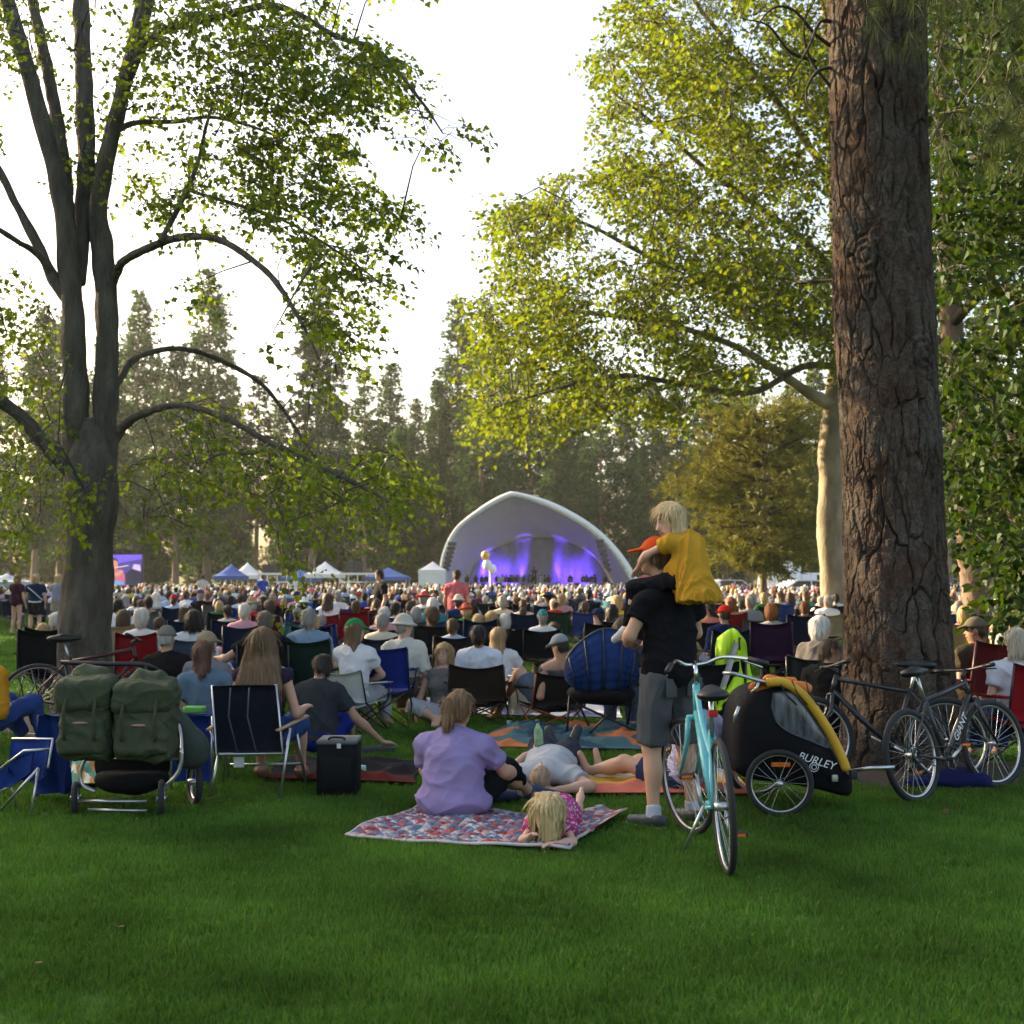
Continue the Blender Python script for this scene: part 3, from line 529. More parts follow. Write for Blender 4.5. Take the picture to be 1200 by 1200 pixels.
def big_pine():
    """ponderosa with plated bark: relief on an angle x height grid"""
    Y = 11.0; m = MPP(Y); root = empty('pine_tree', (A(1056, 895, Y)[0], Y, 0)); o = np.array(root.location); o[2] = 0
    tag(root, 'massive pine with thick plated bark, mountain bikes leaning on it', 'tree')
    prof = [(930, 1056, 178), (905, 1055, 158), (880, 1054, 140), (840, 1054, 130), (780, 1053, 124), (700, 1050, 117), (600, 1047, 113), (480, 1042, 112), (350, 1036, 114), (200, 1031, 112), (60, 1028, 110), (0, 1027, 112), (-150, 1022, 108)]
    z = np.array([A(x, y, Y)[2] for y, x, w in prof]); xc = np.array([A(x, y, Y)[0] - o[0] for y, x, w in prof]); rr = np.array([w * .5 * m for *_, w in prof])
    zg = np.concatenate([np.arange(-.05, z[-1], .0105), np.linspace(z[-1] + .05, 26, 60)])
    th = np.concatenate([np.linspace(-R(205), R(25), 224, endpoint=False), np.linspace(R(25), R(155), 30, endpoint=False)])     # dense towards -Y
    xc_ = np.interp(zg, np.r_[z, 26], np.r_[xc, xc[-1] - .8]); r_ = np.interp(zg, np.r_[z, 26], np.r_[rr, .12])
    TH, Z = np.meshgrid(th, zg); U = TH * .42; Vv = Z
    rg = np.random.default_rng(4)
    p3 = np.stack([np.cos(TH) * .42, np.sin(TH) * .42, Z], -1)
    w1 = snoise(p3 * [1, 1, .5], 7, 1); w2 = snoise(p3 * [1, 1, .6], 7, 2); w3 = snoise(p3, 26, 3); w4 = snoise(p3, 30, 31)
    # plates: voronoi with cells stretched up the trunk
    def cells(cw, ch, wu, wv, seed):
        g = np.random.default_rng(seed); per = 2 * np.pi * .42; nc = int(round(per / cw)); cw = per / nc; uu = (U + wu) / cw; vv = (Vv + wv) / ch; iu = np.floor(uu).astype(int); iv = np.floor(vv).astype(int); nv = iv.max() - iv.min() + 6; off = iv.min() - 2
        ju = g.uniform(0, 1, (nc, nv)); jv = g.uniform(0, 1, (nc, nv)); idp = g.random((nc, nv)); F1 = np.full(uu.shape, 9.0); F2 = F1.copy(); ID = np.zeros(uu.shape)
        for du in (-1, 0, 1):
            for dv in (-1, 0, 1):
                cu = iu + du; cv = iv + dv; a_ = cu % nc; b_ = (cv - off) % nv; d = np.hypot(cu + ju[a_, b_] - uu, cv + jv[a_, b_] - vv); c1 = d < F1; F2 = np.where(c1, F1, np.minimum(F2, d)); ID = np.where(c1, idp[a_, b_], ID); F1 = np.where(c1, d, F1)
        return F2 - F1, ID
    jag = snoise(p3 * [1, 1, .7], 60, 33); jag2 = snoise(p3 * [1, 1, .7], 58, 34); w5 = snoise(p3 * [1, 1, .45], 15, 35); w6 = snoise(p3 * [1, 1, .5], 14, 36)
    e1, ID = cells(.125, .50, .022 * w1 + .018 * w5 + .015 * jag + .012 * w3, .16 * w2 + .08 * w6 + .03 * jag2, 91); e2, ID2 = cells(.060, .11, .012 * w5 + .007 * jag, .03 * w6 + .012 * jag2, 92); e3, ID3 = cells(.030, .045, .006 * jag, .012 * jag2, 93)
    ss = lambda x, w: (lambda t: t * t * (3 - 2 * t))(np.clip(x / w, 0, 1))
    fiss = np.clip(.07 + .10 * snoise(p3 * [1, 1, .4], 8, 37), .05, .24); pv = ss(e1, fiss * 1.7); pv = 1 - (1 - pv) * np.clip(.75 + .75 * snoise(p3 * [1, 1, .8], 13, 38), .12, 1.15); e4, ID4 = cells(.075, .42, .020 * w5 + .010 * jag, .12 * w6 + .02 * jag2, 94); pv = pv * (1 - .45 * (1 - ss(e4, .12)) * np.clip(.3 + snoise(p3 * [1, 1, .6], 10, 39), 0, 1)); p2 = ss(e2, .14); p3_ = ss(e3, .2)
    fl = snoise(p3 * [1, 1, .45], 26, 6); fl2 = snoise(p3 * [1, 1, .6], 62, 7); fl3 = snoise(p3 * [1, 1, .5], 120, 8); IC = ID2
    h = .032 * pv + .014 * (ID - .5) * pv + .0045 * p2 * pv + .011 * (ID2 - .5) * p2 * pv + .0050 * (ID3 - .5) * pv + .0016 * p3_ + .0022 * fl2 + .0020 * fl3 + .004 * w1
    h = h * np.clip((27 - Z) / 20, .3, 1)
    # a healed branch knot
    kx = A(1003, 312, Y); kz = kx[2]; kth = -math.acos(np.clip((kx[0] - o[0] - np.interp(kz, z, xc)) / np.interp(kz, z, rr), -1, 1)); 
    for kth_, kz_, amp in ((kth, kz, .05), (R(-62), A(0, 425, Y)[2], .03)):
        dk = np.hypot((TH - kth_) * .42 / .085, (Z - kz_) / .10); h += amp * np.exp(-dk ** 2) + .018 * np.sin(dk * 9) * np.exp(-(dk / 1.7) ** 2)
    flare = .10 * np.clip((.55 - Z) / .55, 0, 1) ** 2 * (np.cos(5 * TH + .7)); rad = r_[:, None] - .030 + h + flare
    V = np.stack([xc_[:, None] + rad * np.cos(TH), rad * np.sin(TH), Z], -1); n, k = TH.shape
    idx = np.arange(n * k).reshape(n, k); F = np.stack([idx[:-1], np.roll(idx[:-1], -1, 1), np.roll(idx[1:], -1, 1), idx[1:]], -1).reshape(-1, 4)
    me = mk_mesh('trunk', V.reshape(-1, 3), [F], False)
    grey = np.clip(.58 + .35 * snoise(p3, 11, 14) + .5 * (IC - .5) + .2 * fl, 0, 1)[..., None]; red = np.array([.116, .070, .049]); gr = np.array([.122, .100, .082]); col = red * (1 - grey) + gr * grey
    col = col * (1 + .15 * fl2 + .10 * fl + .18 * (ID - .5) + .18 * (ID4 - .5) + .35 * (ID3 - .5))[..., None]; add_tint(me, np.clip(col, .01, 1).reshape(-1, 3))
    link('trunk', me, mat('pine_bark', rough=.95, src='tint', vary=.35, vscale=38, bump=1.0, bscale=110, spec=.15), root)
    # boughs above the frame's top, needle tufts hanging into it
    rg = np.random.default_rng(15); P, D = [], []; nd = []
    def bough(px, wd, dys, nm='bough'):
        mb = MB(); Pp = limb(mb, [A(x, y, Y + d) - o for (x, y), d in zip(px, dys)], np.array(wd) * .5 * m, 7, 6, .1, len(P) + 3); mb.build(nm, BARK_DARK, root); return Pp
    for px, wd, dys in [([(1060, 12), (1100, -20), (1160, -30), (1240, 0), (1330, 60)], [14, 11, 8, 5, 3], [-.2, -.8, -1.4, -1.8, -2]), ([(1055, -60), (1045, -70), (1060, -60), (1075, -20), (1080, 10)], [9, 8, 6, 4, 2], [-.3, -.8, -1.2, -1.5, -1.6]), ([(1070, -120), (1130, -150), (1220, -110), (1300, -40)], [14, 11, 7, 3], [.3, .6, .7, .6]), ([(1000, -120), (960, -130), (900, -90), (860, -40), (820, -10)], [12, 10, 7, 4, 2], [.3, .8, 1.2, 1.5, 1.6])]:
        B = bough(px, wd, dys); k = len(B)
        for _ in range(46):
            q = B[rg.integers(k // 3, k)] + rg.normal(0, .20, 3) + [0, 0, -.1]; P.append(q); D.append(unit([rg.normal(0, .5), rg.normal(0, .5), -.9]))
            nd.append(q)
    for _ in range(150):                       # curtains of needles in the corner right of the trunk
        q = A(rg.uniform(1090, 1260), rg.uniform(-60, 190), Y + rg.uniform(-1.2, 2.0)) - o; P.append(q); D.append(unit([rg.normal(0, .4), rg.normal(0, .4), -.8])); nd.append(q)
    P = np.array(P); D = np.array(D); me = needles(P, D, 34, .22, .0022, rg, leaf_cols(len(P), (.055, .085, .030), rg, .3, .15), 'crown'); link('crown', me, PINE_LEAF, root)['kind'] = 'stuff'
    tm = MB(); src_ = [A(x, y, Y + .2) - o for x, y in ((1070, -40), (1160, -30), (1240, 0), (1130, -150), (1220, -110))]
    connect(np.array(src_), np.array(nd), tm, .004, .015); tm.build('twigs', BARK_DARK, root)['kind'] = 'stuff'
    # bare dead twigs left of the trunk
    for px in [[(985, 62), (955, 40), (930, 12), (905, 10), (880, 40)], [(980, 110), (950, 70), (942, 30), (955, 0)], [(985, 30), (962, 25), (948, 55), (930, 85), (915, 112)], [(978, 78), (958, 84), (945, 105), (948, 125), (965, 140)], [(955, 72), (925, 60), (900, 30), (870, 22)]]:
        mb = MB(); k = len(px); limb(mb, [A(x, y, Y + .05 - .12 * j) - o for j, (x, y) in enumerate(px)], np.linspace(2.6, .7, k) * m, 5, 6, .1, 3); mb.build('dead_twig', BARK_DARK, root)

# ================================================================== STAGE, TENTS, SCREEN, TRUCK
FABRIC_W = mat('shell_fabric', (.82, .82, .78), .6, vary=.04, vscale=.8, bump=.15, bscale=2, trans=.12)
DARK = mat('black_metal', (.018, .018, .02), .45, vary=.1)
def stage():
    Y0, Y1 = 120.0, 130.0; root = empty('stage_shell', (A(632, 690, Y0)[0], Y0, 0)); o = np.array(root.location)
    tag(root, 'white fabric stage shell with peaked arch and purple lit backdrop', 'stage')
    f = catmull([A(x, y, Y0) - o for x, y in ((522, 698), (520, 668), (525, 644), (540, 618), (572, 594.5))], 8); f2 = catmull([A(x, y, Y0) - o for x, y in ((572, 594.5), (588, 586), (602, 580.5))], 5); f3 = catmull([A(x, y, Y0) - o for x, y in ((602, 580.5), (626, 587.5), (655, 600), (688, 619), (715, 644), (734, 671), (748, 698))], 7)
    F = np.vstack([f[:-1], f2[:-1], f3]); B = catmull([A(x, y, Y1) - o for x, y in ((546, 697), (556, 665), (585, 643), (625, 632), (662, 636), (698, 657), (722, 697))], 8)
    n = 44; rs = lambda Q: np.stack([np.interp(np.linspace(0, 1, n), np.r_[0, np.cumsum(np.linalg.norm(np.diff(Q, axis=0), axis=1))] / np.sum(np.linalg.norm(np.diff(Q, axis=0), axis=1)), Q[:, i]) for i in range(3)], -1)
    F = rs(F); B = rs(B); Gd = []
    for t in np.linspace(0, 1, 12): 
        q = F * (1 - t) + B * t; c = q.mean(0); q = q + (q - c) * [.10 * math.sin(math.pi * t), 0, .14 * math.sin(math.pi * t)]; q[:, 2] = np.maximum(q[:, 2], 0); Gd.append(q)
    MB().sheet(np.array(Gd), .12).build('canopy', FABRIC_W, root)
    # rim: a rolled lip round the opening, flaring wider on the right
    c = F.mean(0); D = F - c; D[:, 1] = 0; D /= np.linalg.norm(D, axis=1)[:, None]; wd = np.interp(np.linspace(0, 1, n), [0, .3, .5, .75, 1], [.45, .5, .5, .9, 1.2])[:, None]
    lip = [F + [0, .1, 0], F + D * .08 + [0, -.35, 0], F + D * wd * .5 + [0, -.45, 0], F + D * wd * .9 + [0, .15, 0], F + D * wd * 1.0 + [0, 1.0, 0], F + D * wd * .8 + [0, 3, 0]]
    lip = np.array(lip); lip[..., 2] = np.maximum(lip[..., 2], 0); MB().sheet(lip, .06).build('rim', FABRIC_W, root)
    # lacing bead along the rim
    mb = MB()
    for q in rs(F)[::1]: mb.ball(q + [0, -.42, 0], .07, 6, 5)
    mb.build('lacing', FABRIC_W, root)['kind'] = 'stuff'
    # backdrop curtain with folds
    x0, x1 = A(546, 690, Y1)[0] - o[0] - .3, A(722, 690, Y1)[0] - o[0] + .3; U = np.linspace(0, 1, 160); top = np.interp(x0 + (x1 - x0) * U, B[:, 0], B[:, 2]); Gb = []
    for v in np.linspace(0, 1, 14):
        fold = .10 * np.sin(U * 95 + 2 * v) * (.4 + .6 * v) + .14 * np.sin(U * 31 + 4 * v + 1.5 * np.sin(U * 9))
        Gb.append(np.c_[x0 + (x1 - x0) * U, np.full(160, Y1 - Y0 - .9) + fold, .9 + (np.maximum(top, 1.0) - .75) * (1 - v)])
    MB().sheet(np.array(Gb), .03).build('backdrop', mat('curtain', (.30, .29, .36), .85, vary=.1, vscale=1.5), root)
    MB().box([0, 5.2, .45], [15.4, 9.4, .9], bev=.05).build('stage_deck', DARK, root, smooth=False)
    for sx, px, py in ((0, 530, 645), (0, 703, 642)):
        q = A(px, py, Y0 - .3) - o; mb = MB()
        for k in range(7): mb.box(q + [(.12 if px > 600 else -.10) * k, 0, -.42 * k + .6], [.75, .5, .36], roty(.12 * k * (1 if px > 600 else -1)), .04)
        mb.build('line_array_speaker', DARK, root, smooth=False)
    for k, px in enumerate((566, 612, 655, 694)):            # purple floor lights
        q = A(px, 688, Y1 - 1.25) - o; q[2] = .95
        mb = MB(); mb.box([q[0], q[1], 1.05], [.5, .35, .25], bev=.04); mb.build('floor_light', DARK, root, smooth=False)
        l = bpy.data.lights.new('stage_spot', 'SPOT'); l.energy = 800; l.color = (.13, .04, 1.0); l.spot_size = R(38); l.spot_blend = .9; l.shadow_soft_size = .2
        lo = bpy.data.objects.new('stage_spot', l); COL.objects.link(lo); lo.parent = root; lo.location = (q[0], q[1] + .1, 1.2); lo.rotation_euler = Vector((0.04 * (k - 1.5), -.24, -1)).to_track_quat('Z', 'Y').to_euler()
    for k, px in enumerate((585, 676)):                      # wide violet wash over the curtain
        q = A(px, 688, Y1 - 4.6) - o; l = bpy.data.lights.new('stage_wash', 'SPOT'); l.energy = 950; l.color = (.13, .045, 1.0); l.spot_size = R(84); l.spot_blend = 1.0; l.shadow_soft_size = .4
        MB().box([q[0], q[1], 1.05], [.6, .4, .28], bev=.04).build('floor_light', DARK, root, smooth=False); lo = bpy.data.objects.new('stage_wash', l); COL.objects.link(lo); lo.parent = root; lo.location = (q[0], q[1] + .3, 1.35); lo.rotation_euler = Vector((0, -1, -.04)).to_track_quat('Z', 'Y').to_euler()
def canopy_tent(px, py_top, py_eave, w_px, Y, color, lab, walls=False, grp=None):
    m = MPP(Y); c = A(px, py_top, Y); ze = A(px, py_eave, Y)[2]; zt = c[2]; w = w_px * m / 2; root = empty('canopy_tent', (c[0], Y, 0)); tag(root, lab, 'tent', grp)
    cm = mat('tent_%02d%02d%02d' % tuple(int(99 * x) for x in color), color, .6, vary=.06, vscale=1.2, trans=.15); n = 9; Gd = []
    u = np.linspace(-1, 1, n)
    for a_ in u:
        row = []
        for b_ in u: r = max(abs(a_), abs(b_)); row.append([a_ * w, b_ * w, ze + (zt - ze) * (1 - r) ** 1.25])
        Gd.append(row)
    MB().sheet(np.array(Gd), .03).build('roof', cm, root)
    v = MB()
    for sx, sy in ((0, -1), (0, 1), (1, 0), (-1, 0)):
        c_ = [sx * (w + .02), sy * (w + .02), ze - .16]; d = [.03 if sx else 2 * w - .02, .03 if sy else 2 * w - .02, .32]
        v.box(c_, d)
    v.build('valance', cm, root, smooth=False)
    for sx in (-1, 1):
        for sy in (-1, 1): MB().box([sx * w * .95, sy * w * .95, ze / 2], [.06, .06, ze]).build('leg', mat('tent_pole', (.6, .6, .6), .4, .6), root, smooth=False)
    if walls:
        for c_, d in (([0, -w * .99, ze * .5 - .1], [2 * w * .97, .03, ze - .25]), ([-w * .99, 0, ze * .5 - .1], [.03, 2 * w * .94, ze - .25]), ([w * .99, 0, ze * .5 - .1], [.03, 2 * w * .94, ze - .25])): MB().box(c_, d).build('side_wall', cm, root, smooth=False)
WHITE_T = (.78, .78, .76); BLUE_T = (.03, .09, .35)
def tents():
    canopy_tent(290, 659, 674, 32, 112, WHITE_T, 'white peaked canopy behind the blue one')
    canopy_tent(271, 661, 675, 34, 106, BLUE_T, 'dark blue peaked canopy in front of a white one')
    canopy_tent(381, 658, 673, 42, 112, WHITE_T, 'white peaked canopy between two blue canopies')
    canopy_tent(352, 667, 677, 44, 118, (.05, .16, .42), 'low bright blue canopy beside the open white canopy')
    canopy_tent(455, 665, 676, 48, 110, (.05, .13, .40), 'wide blue canopy left of the walled white tent')
    canopy_tent(507, 658, 668, 31, 108, WHITE_T, 'white tent with closed side walls beside the stage shell', True)
    canopy_tent(765, 668, 679, 44, 125, (.35, .03, .04), 'red canopy right of the stage shell')
    canopy_tent(8, 672, 682, 44, 80, (.35, .42, .5), 'pale blue grey canopy by the women standing left')
    for px, py, w, h, Y, lab in ((318, 668, 20, 13, 116, 'black speaker stack beside the white peaked canopy'), (415, 665, 22, 14, 116, 'black speaker stack behind the blue canopy')):
        c = A(px, py, Y); m = MPP(Y); r = empty('speaker_stack', (c[0], Y, 0)); tag(r, lab, 'speaker')
        for k in range(2): MB().box([(k - .5) * w * m / 2, 0, c[2]], [w * m / 2 - .03, .8, h * m], bev=.03).build('cabinet', DARK, r, smooth=False)
        mb = MB()
        for sx in (-1, 1): mb.box([sx * w * m * .4, 0, (c[2] - h * m / 2) / 2], [.08, .6, c[2] - h * m / 2])
        mb.box([0, 0, .1], [w * m, .9, .12]); mb.build('stand', DARK, r, smooth=False)
    for x0, x1, Y, lab in ((302, 348, 111, 'white barrier rail beside the white canopies'), (398, 440, 109, 'white barrier rail behind the walking man in black')):
        m = MPP(Y); r = empty('barrier', ((x0 + x1) / 2 * m - 600 * m, Y, 0)); tag(r, lab, 'barrier'); L_ = (x1 - x0) * m; wm = mat('white_paint', (.72, .72, .70), .5, vary=.08)
        MB().box([0, 0, 2.0], [L_, .12, .18]).build('rail', wm, r, smooth=False); MB().box([0, 0, 1.3], [L_, .10, .10]).build('rail', wm, r, smooth=False)
        for k in range(5): MB().box([-L_ / 2 + L_ * k / 4, .13, 1.0], [.09, .09, 2.0]).build('post', wm, r, smooth=False)
def led_screen():
    Y = 100.0; m = MPP(Y); c = A(145.5, 670, Y); r = empty('video_screen', (c[0], Y, 0)); tag(r, 'bright video screen showing a flute player behind the maple trunk', 'screen'); w, h = 41 * m, 40 * m; z = c[2]
    MB().box([0, .2, z], [w + .12, .3, h + .12]).build('cabinet', DARK, r, smooth=False)
    mb = MB()
    for sx in (-1, 1): mb.box([sx * w * .45, .3, (z - h / 2) / 2], [.2, .4, z - h / 2])
    mb.build('support', DARK, r, smooth=False)
    def patch(name, poly, col, e, d, n=0):
        P = np.array(poly, float) * [w / 2, h / 2]; b = MB(); b.prism(P, 0, .004, (0, .045 - d * .008, z), (1, 0, 0), (0, 0, 1)); b.build(name, mat('screen_%s_%d' % (name, d), (.02, .02, .02), .5, vary=0, emit=(col, e * .5)), r, smooth=False)
    patch('picture', [(-1, -1), (1, -1), (1, 1), (-1, 1)], (.05, .035, .22), .9, 0)
    patch('picture_light', [(-1, .35), (.2, .6), (1, .75), (1, 1), (-1, 1)], (.12, .07, .55), 1.0, 1)
    patch('picture_shade', [(.15, -.9), (1, -.9), (1, .15), (.4, .2), (.05, -.2)], (.008, .010, .04), .9, 2)
    patch('picture_glow', [(.45, .18), (.95, .02), (.9, .40), (.55, .45)], (.55, .42, .75), .8, 3)
    patch('picture_player', [(-.98, -1), (.02, -1), (.05, -.2), (-.12, .08), (-.45, .2), (-.85, .05), (-.98, -.3)], (.42, .10, .16), .9, 4)
    patch('picture_dress', [(-.98, -1), (.0, -1), (-.02, -.62), (-.4, -.5), (-.9, -.6)], (.08, .30, .65), .8, 5)
    a = np.linspace(0, 2 * np.pi, 14, endpoint=False)
    patch('picture_hair', np.c_[-.62 + .27 * np.cos(a), .48 + .34 * np.sin(a)], (.03, .012, .012), .9, 6)
    patch('picture_face', np.c_[-.55 + .20 * np.cos(a), .42 + .26 * np.sin(a)], (.50, .22, .14), .9, 7)
    patch('picture_flute', [(-.5, .26), (-.48, .21), (.25, .34), (.24, .39)], (.7, .6, .6), .8, 8)
    patch('picture_arm', [(-.75, -.2), (-.35, -.28), (-.02, .0), (-.15, .12), (-.42, -.05), (-.7, -.05)], (.50, .24, .18), .9, 9)
def truck():
    Y = 88.0; m = MPP(Y); c = A(915, 690, Y); r = empty('box_truck', (c[0], Y, 0)); tag(r, 'white box truck parked beyond the crowd by the golden pine', 'truck'); wm = mat('truck_white', (.72, .76, .80), .4, vary=.05); w = 44 * m; zt = A(915, 655, Y)[2]
    MB().box([.1, 1.0, (zt + .8) / 2], [w, 2.2, zt - .8], bev=.06).build('cargo_box', wm, r, smooth=False)
    MB().box([.45, -.12, (zt + .8) / 2], [.05, .04, zt - 1.0]).build('door_seam', mat('seam', (.3, .32, .34), .5), r, smooth=False)
    b = MB(); b.prism([(-1.0, .55), (.55, .55), (.75, 1.25), (.35, 2.0), (-1.0, 2.0)], -1, 1, (w / 2 + 1.15, 1.0, 0), (1, 0, 0), (0, 0, 1)); b.build('cab', wm, r, smooth=False)
    b = MB(); b.prism([(.05, 1.3), (.68, 1.3), (.40, 1.85), (.05, 1.85)], -1.03, 1.03, (w / 2 + 1.15, 1.0, 0), (1, 0, 0), (0, 0, 1)); b.build('window', mat('car_glass', (.02, .025, .03), .1, vary=0), r, smooth=False)
    for x in (-w / 2 + .7, w / 2 + 1.3):
        for y in (.12, 1.9): MB().ring([x, y, .45], (0, 1, 0), .30, .15, 20, 8).build('wheel', mat('tyre', (.015, .015, .016), .8, vary=.1), r)
def parked_car(px, Y, col, lab, rz=0):
    x = (px - 600) * MPP(Y); r = empty('parked_car', (x, Y, 0), rz); tag(r, lab, 'car'); pm = mat('car_%02d' % int(col[0] * 99), col, .3, vary=.03)
    b = MB(); b.prism([(-2.2, .35), (2.2, .35), (2.25, .75), (1.9, .95), (1.1, 1.02), (.5, 1.5), (-1.2, 1.52), (-2.0, 1.05), (-2.25, .9)], -.85, .85, (0, 0, 0), (1, 0, 0), (0, 0, 1)); b.build('body', pm, r, smooth=False)
    for sy in (-1, 1):
        for poly in ([(-1.75, 1.05), (-1.15, 1.44), (-.2, 1.44), (-.2, 1.05)], [(-.1, 1.05), (-.1, 1.44), (.45, 1.42), (.95, 1.05)]):
            b = MB(); b.prism(poly, -.01, .01, (0, sy * .855, 0), (1, 0, 0), (0, 0, 1)); b.build('window', mat('car_glass'), r, smooth=False)
        for wx in (-1.35, 1.4): MB().ring([wx, sy * .76, .33], (0, 1, 0), .22, .11, 18, 8).build('wheel', mat('tyre'), r)
def background():
    stage(); tents(); led_screen(); truck()
    parked_car(945, 86, (.55, .60, .66), 'silver car parked right of the white truck', .3); parked_car(858, 100, (.5, .52, .55), 'pale car parked left of the white truck', .2); parked_car(826, 104, (.06, .07, .09), 'dark car parked behind the crowd near the red canopy', -.1)

def haze():
    m = bpy.data.materials.new('haze'); m.use_nodes = True; N = m.node_tree.nodes; L = m.node_tree.links
    for n in list(N):
        if n.type == 'BSDF_PRINCIPLED': N.remove(n)
    v = N.new('ShaderNodeVolumePrincipled'); v.inputs['Color'].default_value = (.95, .96, .94, 1); v.inputs['Density'].default_value = HAZE; v.inputs['Anisotropy'].default_value = .35
    L.new(v.outputs[0], N['Material Output'].inputs['Volume'])
    o = MB().box([0, 240, 22.5], [890, 730, 47]).build('haze', m, smooth=False); tag(o, 'thin warm summer haze filling the park', 'haze', kind='stuff')
HAZE = .0002
# ================================================================== FIGURES: one continuous surface per body from blended distance fields
class SDF:
    def __init__(s): s.p = []; s.cuts = []
    def rc(s, a, b, ra, rb, k=.03, clip=None, op='u', flat=None):
        a = np.asarray(a, float); b = np.asarray(b, float); rm = max(ra, rb) * (1 if flat is None else max(1, flat[1])); lo = np.minimum(a, b) - rm; hi = np.maximum(a, b) + rm; ba = b - a; L2 = ba @ ba + 1e-12
        def f(p):
            q = p - a; h = np.clip((q @ ba) / L2, 0, 1); w = q - h[..., None] * ba
            if flat is not None:                    # flatten the section along a direction
                n = flat[0]; c = w @ n; w = w + (c * (1 / flat[1] - 1))[..., None] * n
            d = np.sqrt((w * w).sum(-1)) - (ra + (rb - ra) * h)
            for (c0, n) in (clip or []): d = np.maximum(d, (p - c0) @ n)
            return d
        s.p.append((lo, hi, f, k, op)); return s
    def el(s, c, r, ax=None, k=.03, clip=None, op='u'):
        c = np.asarray(c, float); r = np.asarray(r, float); ax = np.eye(3) if ax is None else np.asarray(ax, float); e = np.sqrt(((ax * r[:, None]) ** 2).sum(0))
        def f(p):
            q = (p - c) @ ax.T; k0 = np.sqrt(((q / r) ** 2).sum(-1)) + 1e-9; k1 = np.sqrt(((q / (r * r)) ** 2).sum(-1)) + 1e-9; d = k0 * (k0 - 1) / k1
            for (c0, n) in (clip or []): d = np.maximum(d, (p - c0) @ n)
            return d
        s.p.append((c - e, c + e, f, k, op)); return s
    def bx(s, c, b, r=.03, ax=None, k=.03, op='u'):
        c = np.asarray(c, float); b = np.asarray(b, float); ax = np.eye(3) if ax is None else np.asarray(ax, float); e = np.abs(ax.T) @ b
        def f(p):
            q = np.abs((p - c) @ ax.T) - b + r; return np.sqrt((np.maximum(q, 0) ** 2).sum(-1)) + np.minimum(q.max(-1), 0) - r
        s.p.append((c - e, c + e, f, k, op)); return s
    def cut(s, c, n): s.cuts.append((np.asarray(c, float), unit(n))); return s
    def grid(s, vox):
        lo = np.min([q[0] for q in s.p if q[4] == 'u'], 0) - 2.5 * vox - .01; hi = np.max([q[1] for q in s.p if q[4] == 'u'], 0) + 2.5 * vox + .01
        n = np.ceil((hi - lo) / vox).astype(int) + 1; d = np.full(n, .5, np.float32)
        for (l, h, f, k, op) in s.p:
            pad = k + 1.5 * vox; i0 = np.maximum(((l - pad - lo) / vox).astype(int), 0); i1 = np.minimum(np.ceil((h + pad - lo) / vox).astype(int) + 1, n)
            if np.any(i1 <= i0): continue
            g = np.stack(np.meshgrid(*[lo[a] + vox * np.arange(i0[a], i1[a]) for a in range(3)], indexing='ij'), -1); v = f(g); sl = tuple(slice(i0[a], i1[a]) for a in range(3)); o = d[sl]
            if op == 'u':
                t = np.clip(.5 + .5 * (o - v) / k, 0, 1); d[sl] = o * (1 - t) + v * t - k * t * (1 - t)
            else:
                t = np.clip(.5 - .5 * (o + v) / k, 0, 1); d[sl] = o * (1 - t) - v * t + k * t * (1 - t)
        if s.cuts:
            g = np.stack(np.meshgrid(*[lo[a] + vox * np.arange(n[a]) for a in range(3)], indexing='ij'), -1)
            for c, nn in s.cuts: d = np.maximum(d, (g - c) @ nn)
        return d, lo
    def verts(s, vox, wr=0.0, wf=9.0, seed=0, axis=None, smooth=1, fold=False):
        d, lo = s.grid(vox); V, F = surface_net(d, lo, vox)
        for _ in range(smooth):
            A_ = np.zeros_like(V); C_ = np.zeros(len(V))
            for i in range(4):
                np.add.at(A_, F[:, i], V[F[:, (i + 1) % 4]]); np.add.at(C_, F[:, i], 1)
            V = .45 * V + .55 * A_ / np.maximum(C_, 1)[:, None]
        if wr > 0:
            N = vnormals(V, F); q = V if axis is None else V * np.asarray(axis)
            if fold:
                wp = q + .04 * snoise(V, 9, seed + 5)[:, None]; r1 = (1 - np.abs(snoise(wp, wf, seed, 5))).clip(0, 1) ** 3; r2 = (1 - np.abs(snoise(wp, wf * 2.1, seed + 1, 5))).clip(0, 1) ** 3; w = 1.5 * r1 + .7 * r2 - .45
            else: w = snoise(q, wf, seed) + .6 * snoise(q, wf * 2.3, seed + 1)
            V = V + N * (wr * w)[:, None]
        return V, F
def vnormals(V, F):
    n = np.cross(V[F[:, 2]] - V[F[:, 0]], V[F[:, 3]] - V[F[:, 1]]); N = np.zeros_like(V)
    for i in range(4): np.add.at(N, F[:, i], n)
    return N / (np.linalg.norm(N, axis=1)[:, None] + 1e-12)
